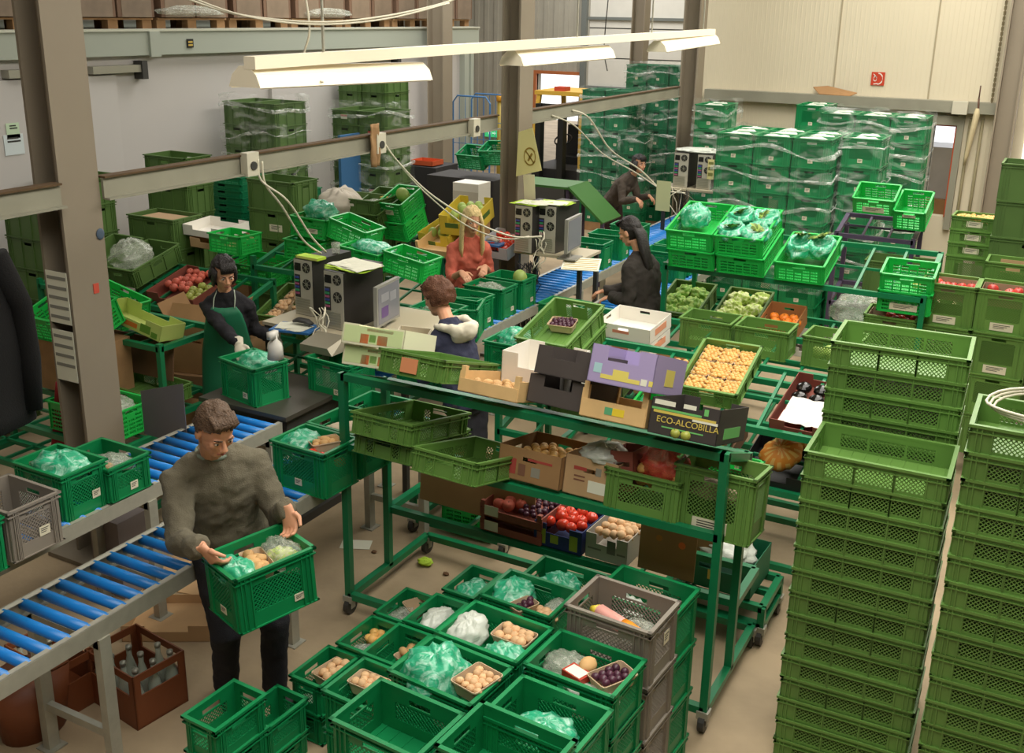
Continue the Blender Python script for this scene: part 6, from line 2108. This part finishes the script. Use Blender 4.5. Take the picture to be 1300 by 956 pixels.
MB().box((-.4, -.005, 0), (.4, .005, .5)).build('cardboard_sheet', CARD, None, label='large brown cardboard sheet under the left rack, by the conveyor', cat='cardboard', loc=tl(-5.55, 5.5, 0.02, 10, -8))
for i, (x, y, z, rz, w, d, h_) in enumerate(((-6.05, 6.1, .55, 14, .5, .4, .42), (-5.75, 6.2, .5, -8, .4, .36, .38))):
    MB().box((-.3, -.25, 0), (.3, .25, z - .002)).build('wooden_stand', PALLET, None, label='low wooden stand under the brown box, %s' % ('left' if i == 0 else 'right'), cat='stand', loc=TR((x, y, 0)) @ RZ(rz))
    carton('cardboard_box', TR((x, y, z)) @ RZ(rz), w, d, h_, CARD if i == 0 else CARDL, ('left' if i == 0 else 'right') + ' open brown cardboard box with raised flaps behind the apron woman', cuts=('h',), flaps=True)
carton('fruit_carton', TR((-5.62, 5.9, .78)) @ RZ(0), .25, .25, .12, mat('grey_carton', '#8f887a', .7), 'small grey box on the brown boxes beside the apron woman') if 0 else None
# fruit rack B
rack('storage_rack', -8.2, -6.0, 6.2, 6.85, 1.0, [(.93, 1.12), (.45, .6)], 'dark green rack with red apples and a clear bag, left of the apron woman', rungs=8, back_h=1.15, wheels=False)
T = tl(-6.62, 6.52, 1.0, -2, 16)
carton('fruit_carton', T, .56, .5, .12, REDBOX, 'reddish carton of red and green apples on the dark rack')
fill('peach', T, -.25, .05, -.1, .22, .08, .078, 'dark red apple in the reddish carton', 'red apples in the reddish carton', 1)
fill('green_apple', T, .05, .26, -.22, .02, .08, .075, 'green apple in the reddish carton', 'green apples in the reddish carton', 1)
_, T, _ = crate('darkolive', (-7.45, 6.25, 1.2), 'olive crate with a clear crumpled bag on the dark rack', 0, 14)
bag(T, (-.06, -.05, .17), (.18, .18, .15), 'clear crumpled bag in the olive crate of the dark rack', BAGC, 100)
crate('darkolive', (-7.9, 6.25, 1.2), 'olive crate left of the clear crumpled bag', 0, 14)
T = tl(-7.05, 7.3, 1.36, -2, 4)
carton('fruit_carton', T, .5, .36, .1, WHITE, 'white tray box on top of the olive bins behind the apron woman')
carton('fruit_carton', tl(-6.95, 7.28, 1.26, -2, 4), .5, .36, .09, CARDL, 'light brown tray under the white tray box')
# bins behind
for i, (x, y, n, zt, d) in enumerate(((-7.9, 7.0, 4, 1.5, 'olive bin of the stack with the cardboard lid'), (-8.75, 6.3, 4, 1.62, 'olive bin of the stack beside the nearest column'), (-9.3, 7.2, 5, 1.75, 'olive bin of the stack against the cold store'), (-9.3, 5.1, 3, 1.1, 'dark olive bin of the low stack left of the column'), (-8.6, 4.6, 3, .95, 'dark olive bin of the low stack beside the coats'), (-7.9, 5.0, 3, 1.0, 'dark olive bin of the stack behind the column'), (-8.7, 8.0, 6, 1.9, 'pale olive bin of the stack below the girder'))):
    stack('darkbin64', x, y, zt, n, .293, d, '', '%s group' % d.replace('olive bin of the ', 'bins of the ').replace('pale ', '').replace('dark ', ''), 0)
MB().box((0, 0, 0), (.48, .3, .01)).build('cardboard_sheet', mat('tan_lid', '#a98c68', .8), None, label='tan cardboard lid lying in the top olive bin left of the apron woman', cat='cardboard', loc=(-7.84, 7.05, 1.46))
# emerald nested stack
for i in range(12):
    crate('emfold', (-8.6 + random.uniform(-.01, .01), 8.7, 1.62 - i * .075), 'folded emerald crate, %s in the nested stack by the cold store' % onum(i), 0, group='folded emerald crates')
for i in range(9):
    crate('emfold', (-7.95 + random.uniform(-.01, .01), 8.9, 1.5 - i * .075), 'folded emerald crate, %s in the nested stack right of the other' % onum(i), 0, group='folded emerald crates, right stack')
pallet(-8.7, 8.6, label='wooden pallet under the folded emerald crates', L=1.4, Wd=.8) if 0 else None
for i, (x, zb) in enumerate(((-8.6, .72), (-7.95, .81))):
    MB().box((x, 8.72, 0), (x + .6, 9.08, zb)).build('wooden_box', PALLET, None, label='wooden block carrying the %s folded emerald crates' % ('left' if i == 0 else 'right'), cat='box')
# olive stack mid left
stack('darkbin64', -7.25, 7.95, 1.78, 6, .29, 'dark olive bin with pale card', 'in the stack behind the bobbed hair', 'bins behind the bobbed hair', 0, card=('f', .16, .07, .05, .12), cards=(1,))
stack('darkbin64', -6.55, 8.3, 1.62, 5, .29, 'dark olive bin', 'in the stack left of the bright crates', 'bins left of the bright crates', 0)
T = aty(262, 295, 6.9)
crate('bright43', (T.x, 6.9, T.z), 'bright green crate with a white scrap, right behind the bobbed hair', -2, 0, group='bright crates behind the apron woman')
# rack under bright crates mid left
rack('storage_rack', -6.3, -4.85, 6.95, 7.5, 1.3, [(1.2, 1.35), (.7, .82)], 'green rack behind the nearest computer towers, stacked with bright crates', rungs=5, back_h=1.38, wheels=False)
a = aty(366, 273, 7.0)
_, T, _ = crate('bright43', (a.x, 7.0, a.z), 'bright green crate with a paper card and a teal bag above the left tower', 2, 0, 2, card=('f', .1, .04, .05, .06))
bag(T, (0, .05, .19), (.16, .12, .1), 'teal green bag sticking out above the left tower', BAGG, 101)
a = aty(418, 275, 7.0)
crate('bright43', (a.x, 6.98, a.z), 'bright green crate tilted to the right beside the teal bag', 0, 0, 14)
a = aty(360, 302, 6.95)
crate('bright43', (a.x, 6.93, a.z), 'bright green crate under the one with the paper card', 2, 0, 2)
a = aty(428, 311, 6.7)
_, T, _ = crate('bright43', (a.x, 6.7, a.z), 'bright green crate with green film right above the towers', 0, 0, 6)
bag(T, (.05, .0, .17), (.18, .12, .06), 'green film heaped on the bright crate', BAGG, 102)
a = aty(483, 318, 6.72)
crate('bright43', (a.x, 6.74, a.z), 'bright green crate with dark slots, farthest right above the towers', 0, 0, 9)
a = aty(477, 257, 8.4)
_, T, _ = crate('bright34', (a.x, 8.4, a.z), 'tall green slotted crate with a pale melon, tilted, left of the blond wooden box', -2, 20, card=('f', .1, .05, -.02, .1))
veg('melon', T, (0, .05, .17), 'pale melon in the tall tilted green crate', None, 1.2)
crate('bright34', (a.x + .02, 8.42, a.z - .19), 'green slotted crate under the one with the pale melon', -2, 20)
a = aty(445, 267, 8.4)
_, T, _ = crate('darkolive', (a.x, 8.3, a.z), 'dark olive crate with yellow fruit and a clear bag left of the pale melon crate', -2, 18)
bag(T, (0, -.1, .17), (.16, .1, .04), 'clear bag rim over the dark olive crate', BAGC, 104)
for i in range(3):
    veg('banana', T, (.0 + i * .02, .05, .17 + i * .01), 'yellow banana in the dark olive crate left of the melon', 'bananas left of the melon', .9)
bag(I4, tuple(aty(432, 262, 8.4)), (.22, .2, .17), 'off white paper sack slumped between the green bag and the olive crate', mat('paper_sack', '#b9b0a0', .8), 105, name='paper_sack')
rack('storage_rack', -6.9, -5.2, 8.35, 9.0, 1.15, [(1.1, 1.28), (.6, .75)], 'dark rack under the melon crate and the blond wooden box', rungs=6, back_h=1.3, wheels=False)
a = aty(527, 300, 8.3)
woodbox(tl(a.x + .2, 8.62, a.z - .1, -4, 18), .4, .56, .14, 'blond wooden crate standing left of the yellow banana cartons')
YC = mat('yellow_carton', '#d4bd3e', .6)
for i, (px, py, rz) in enumerate(((565, 285, -4), (588, 262, 6))):
    a = aty(px - 14, py + 14, 8.7)
    T = tl(a.x + .12, 8.8, a.z - .08, rz, 14)
    carton('banana_carton', T, .36, .5, .2, YC, ('front' if i == 0 else 'rear, higher') + ' yellow fruit carton with green print above the blonde woman', prints=((0, -.05, .1, .14, .05, 0), (1, 0, .1, .3, .05, 0)), mats=[mat('print_darkgreen', '#4a6a2c', .6)])
    fill('melon', T, -.12, .14, -.18, .2, .16, .1, 'green yellow pear shaped fruit in a yellow carton', 'fruit in the yellow cartons', .7)
a = aty(602, 306, 8.6)
T = tl(a.x + .2, 8.82, a.z - .1, -3, 14)
carton('fruit_carton', T, .36, .42, .12, mat('pale_blue_carton', '#b6bcc0', .6), 'pale blue grey carton of tomatoes right of the blonde woman')
fill('tomato', T, -.15, .17, -.15, .2, .07, .075, 'tomato in the pale blue grey carton', 'tomatoes in the pale blue grey carton', 1.1)
# mushroom crate behind the towers at left
a = at(322, 402, .88)
_, T, _ = crate('olive46', (a.x, a.y, .9), 'olive crate of brown mushrooms in punnets left of the nearest towers', 10, 14)
for i in range(2):
    for j in range(3):
        p = (-.08 + i * .17, -.19 + j * .19, .012)
        L = T @ TR(p)
        punnet(T, p, 90, 'card punnet in the brown mushroom crate left of the towers', 'punnets left of the towers', w=.165, d=.12, h=.06)
        fill('mushroom', L, -.055, .06, -.08, .085, .06, .042, 'brown mushroom in the crate left of the towers', 'brown mushrooms left of the towers', 1.05)
crate('olive46', (a.x + .42, a.y, .86), 'olive crate between the brown mushrooms and the towers', 6, 10)
rack('storage_rack', a.x - .1, a.x + .95, a.y + .05, a.y + .65, .78, [(.72, .86), (.4, .5)], 'green rack under the brown mushroom crate', rungs=4, wheels=False, back_h=.88)
a = at(312, 380, .9)
carton('cardboard_box', TR((a.x - .05, a.y + .25, .62)) @ RZ(-5), .4, .3, .3, CARD, 'brown cardboard box behind the brown mushroom crate', cuts=('h',)) if 0 else None
# green crates behind head at (270,370) region
a = aty(300, 350, 7.4)
crate('bright64', (-6.95, 7.2, 1.12), 'bright green slotted crate low behind the apron woman', 0, 5)
# blue roll cage
p = aty(592, 122, 15.2)
o = root('roll_cage', 'blue wire roll cage between the two middle columns', 'roll cage', (p.x + .1, 15.2, 0))
BL = mat('cage_blue', '#3f6f9f', .5)
mb = MB()
for s, dy in ((0, 0), (1, .6)):
    zt = p.z
    pts = [(-.35, dy, .15), (-.35, dy, zt - .1), (-.27, dy, zt), (.27, dy, zt), (.35, dy, zt - .1), (.35, dy, .15)]
    mb.tube(pts, .014, 8)
    for k in range(1, 6):
        mb.bar((-.35 + k * .117, dy, .15), (-.35 + k * .117, dy, zt - .02), .008)
    for z in (.5, .9, 1.3, 1.6):
        mb.bar((-.35, dy, z), (.35, dy, z), .01)
mb.build('wire_panel', BL, o)
MB().box((-.36, -.02, .12), (.36, .62, .16)).build('cage_base', BL, o)
p = aty(412, 200, 10.3)
MB().box((-.02, 0, .1), (.02, .5, 1.9)).build('guard_post', BL, None, label='blue upright of a roll cage between the dark bin stacks', cat='post', loc=(p.x, 10.6, 0))
# green fold crates right of column 4
for i, (px, py, rl) in enumerate(((577, 196, 0), (605, 192, -4))):
    a = aty(px, py, 11.6)
    crate('emfold43', (a.x, 11.6, a.z + .0), 'green slotted crate between the two middle columns, %s' % ('left' if i == 0 else 'right'), -2, 22, rl)
MB().box((0, 0, 0), (1.0, .6, 1.35)).build('wooden_box', mat('dark_bin_box', '#2e2c2c', .7), None, label='dark box carrying the green crates between the middle columns', cat='box', loc=(a.x - .75, 11.6, 0))
a = aty(524, 203, 12.6)
carton('cardboard_box', TR((a.x + .18, 12.7, a.z - .06)), .36, .3, .07, mat('orange_box', '#c4552c', .6), 'flat orange box beside the second column', cuts=())
MB().box((0, 0, 0), (.5, .6, a.z - .07)).build('tool_cabinet', mat('dark_cloth', '#2b2a2c', .8), None, label='dark cabinet under the flat orange box', cat='cabinet', loc=(a.x - .05, 12.5, 0))
# coats hanging on the girder at the left
o = root('coat', 'dark coat hanging from the girder at the left edge', 'coat', (-4.8, 3.17, 2.3))
mb = MB()
rings = []
for j in range(15):
    t = j / 14
    w = .06 + .22 * min(1, t * 3.2) + .05 * t
    dd = .05 + .05 * t
    rings.append([(math.sin(a_) * dd * (1 + .25 * noise.noise(Vector((math.cos(a_) * 3, t * 3, 1)))), math.cos(a_) * w + .02 * noise.noise(Vector((a_ * 2, t * 4, 0))), -t * 1.05) for a_ in [2 * PI * k / 28 for k in range(28)]])
mb.loft(rings)
mb.build('coat_body', mat('coat_black', '#080707', .95, var=.1, bump=.3, bscale=120), o, True)
for s in (-1, 1):
    MB().tube([(.02, s * .2, -.12), (.05, s * .29, -.4), (.06, s * .3, -.7), (.06, s * .28, -.98)], [(.06, .07), (.055, .065), (.05, .06), (.045, .055)], 14).build('sleeve', mat('coat_black', '#211e1d'), o, True)
MB().tube([(0, 0, .12), (.02, 0, .16), (0, 0, .05), (0, 0, -.02)], .006, 6).build('hanger_hook', GALV, o, True)
o = root('coat', 'brown black coat with a fur lined hem behind the first coat', 'coat', (-4.86, 2.75, 2.3))
mb = MB()
rings = []
for j in range(15):
    t = j / 14
    w = .06 + .2 * min(1, t * 3) + .04 * t
    rings.append([(math.sin(a_) * (.05 + .05 * t), math.cos(a_) * w, -t * .95) for a_ in [2 * PI * k / 24 for k in range(24)]])
mb.loft(rings)
mb.build('coat_body', mat('coat_brown', '#15100e', .95), o, True)
MB().ell((.03, .12, -.93), (.07, .2, .07), 14, 8).build('fur_trim', mat('fur_tan', '#7a5c40', 1, var=.4, vscale=50, bump=1, bscale=90), o, True)
# red jacket behind the first column and tin sheet
mb = MB()
rings = []
q = at(92, 560, .55)
for j in range(10):
    t = j / 9
    rings.append([(math.cos(a_) * (.07 + .1 * t), math.sin(a_) * (.05 + .06 * t) * (1 + .2 * math.sin(5 * a_)), -t * .5) for a_ in [2 * PI * k / 24 for k in range(24)]])
mb.loft(rings)
mb.build('red_jacket', mat('jacket_red', '#8c1f24', .9, var=.1), None, True, 'dark red jacket hanging behind the nearest steel column', 'jacket', loc=(q.x, q.y, .98))
q = at(165, 565, .62)
MB().add([(-.2, 0, 0), (.18, 0, 0), (.18, 0, .42), (-.2, 0, .3), (-.2, .004, 0), (.18, .004, 0), (.18, .004, .42), (-.2, .004, .3)], [(0, 1, 2, 3), (7, 6, 5, 4), (0, 4, 5, 1), (1, 5, 6, 2), (2, 6, 7, 3), (3, 7, 4, 0)]).build('metal_sheet', mat('tin_grey', '#77757a', .4, .4), None, label='grey tin sheet standing behind the left conveyor beside the column', cat='metal sheet', loc=(-4.9, 4.5, .72))
_, T, _ = crate('bright64', (-5.85, 4.35, .86), 'green slotted crate with clear film behind the nearest steel column', 0, 0)
bag(T, (0, 0, .17), (.26, .16, .05), 'clear film in the green crate behind the nearest column', BAGC, 110)
rack('storage_rack', -7.0, -5.2, 4.35, 4.9, .66, [(.62, .62), (.3, .3)], 'dark green rack below the coats behind the column', rungs=6, wheels=False)
_, T, _ = crate('bright64', (-6.55, 4.75, 1.25), 'green crate tilted up between the coats and the column', 0, 20)
bag(T, (.1, 0, .16), (.1, .1, .04), 'white scrap paper in the tilted green crate by the coats', BAGW, 111, name='paper_scrap')
MB().box((-.3, -.15, 0), (.3, .2, .4)).build('wooden_box', PALLET, None, label='wooden box propping the tilted green crate by the coats', cat='box', loc=(-6.25, 5.0, .67))
# grey steel cabinet under left conveyor and post
MB().box((-5.05, 2.3, 0), (-4.85, 2.6, 1.2)).build('machine_post', STEEL, None, label='beige steel post at the left edge below the coats', cat='post')
MB().box((-.12, -.12, 0), (.12, .12, .5)).box((.121, -.01, .3), (.125, .01, .34), 1).build('waste_bin', [mat('bin_mauve', '#857a78', .6), DGREY], None, label='mauve grey box standing under the left conveyor', cat='box', loc=(at(140, 700, 0).x + .42, at(140, 700, 0).y - .25, 0))

# ================================================================ bottle crates and cardboard below the near conveyor
BRN = mat('brown_crate_plastic', '#7a4224', .5, var=.1)


def bottle_crate(x, y, rz, label, n=(4, 3), fullb=True):
    o = root('bottle_crate', label, 'crate', TR((x, y, 0)) @ RZ(rz))
    W_, D_, H_ = .4, .3, .3
    mb = MB().box((-W_ / 2, -D_ / 2, 0), (W_ / 2, D_ / 2, .01))
    for s in range(4):
        L = W_ if s % 2 == 0 else D_
        off = (D_ if s % 2 == 0 else W_) / 2
        TT = Matrix.Rotation(s * PI / 2, 4, 'Z') @ Matrix(((1, 0, 0, -L / 2), (0, 0, -1, -off + .004), (0, 1, 0, 0), (0, 0, 0, 1)))
        wall(mb, TT, L, H_, [(.04, L - .04, .18, .26, 'hole')], .004)
    mb.build('crate_body', BRN, o)
    GL = mat('bottle_glass', '#c9d4c4', .08, alpha=.55)
    mb = MB().tube([(0, 0, .012), (0, 0, .17), (0, 0, .2), (0, 0, .25), (0, 0, .29)], [.034, .034, .026, .013, .013], 14)
    bm_ = mb.mesh('glass_bottle', [GL], True)
    cm = MB().cyl((0, 0, .285), (0, 0, .305), .016, 12).mesh('bottle_cap', [SILV], True)
    for i in range(n[0]):
        for j in range(n[1]):
            if random.random() < .3:
                continue
            b = put('glass_bottle', None, None, 'clear glass bottle with a silver cap in the %s' % label.split(' with')[0], 'bottle', 'bottles in the ' + label.split(' with')[0], loc=TR((x, y, 0)) @ RZ(rz) @ TR((-.15 + i * .1, -.1 + j * .1, .0)))
            put('bottle_body', bm_, b)
            put('bottle_cap', cm, b)


q = at(175, 868, .1)
bottle_crate(q.x, q.y, -8, 'brown bottle crate with clear bottles under the near conveyor')
q = at(95, 868, .05)
bottle_crate(q.x - .05, q.y - .05, -5, 'second brown bottle crate with bottles left of the conveyor leg', (3, 2))
q = at(50, 905, .1)
mb = MB().tube([(0, 0, 0), (0, 0, .3)], [(.16, .13), (.2, .17)], 24)
mb.build('brown_tub', BRN, None, True, 'brown plastic tub at the lower left under the conveyor', 'tub', loc=(q.x - .05, q.y, 0))
q = at(225, 790, 0)
T = TR((q.x, q.y, .002)) @ RZ(30)
carton('fruit_carton', T, .5, .4, .1, CARDL, 'flat open cardboard tray on the floor between conveyor and man', prints=((1, 0, .05, .36, .08, 0),), mats=[mat('carton_green', '#5b7a34', .7)])
q = at(205, 770, 0)
MB().box((-.25, -.2, 0), (.25, .2, .006)).build('cardboard_sheet', CARDL, None, label='loose cardboard sheet on the floor behind the flat tray', cat='cardboard', loc=TR((q.x - .1, q.y + .35, .001)) @ RZ(12))
# litter on the floor
for i, (px, py, s_, m_, lab) in enumerate(((540, 715, .05, LIME, 'crumpled yellow green leaf scrap on the floor under the rack'), (452, 690, .06, PAPER, 'flat white paper scrap beside the rack wheel'), (566, 728, .02, CARDD, 'small dark scrap on the floor behind the small crates'), (475, 700, .018, CARDD, 'dark crumb on the floor beside the rack post'))):
    q = at(px, py, .01)
    if i == 1:
        MB().box((-.1, -.06, 0), (.1, .06, .002)).build('paper_scrap', m_, None, label=lab, cat='litter', loc=TR((q.x, q.y, .002)) @ RZ(25))
    else:
        bag(I4, (q.x, q.y, s_ * .4), (s_, s_ * .8, s_ * .5), lab, m_, 120 + i, name='floor_scrap')
# cream sacks beside lettuce / behind orange box
a = aty(1085, 395, 8.6)
bag(I4, (a.x, 8.75, a.z - .05), (.2, .18, .16), 'pale film sack between the bright crate rack and the lower apple crate', BAGC, 130, name='plastic_sack')
a = aty(575, 262, 11.0)
MB().box((0, 0, 0), (.36, .3, .3)).box((.0, -.002, .1), (.36, 0, .2), 1).build('cardboard_box', [WHITE, mat('print_pale', '#cfc9bb', .7)], None, label='white box low between the two middle columns', cat='box', loc=(a.x, 11.0, a.z))
MB().box((0, 0, 0), (.36, .3, a.z)).build('wooden_stand', PALLET, None, label='stand under the white box between the middle columns', cat='stand', loc=(a.x, 11.0, 0))
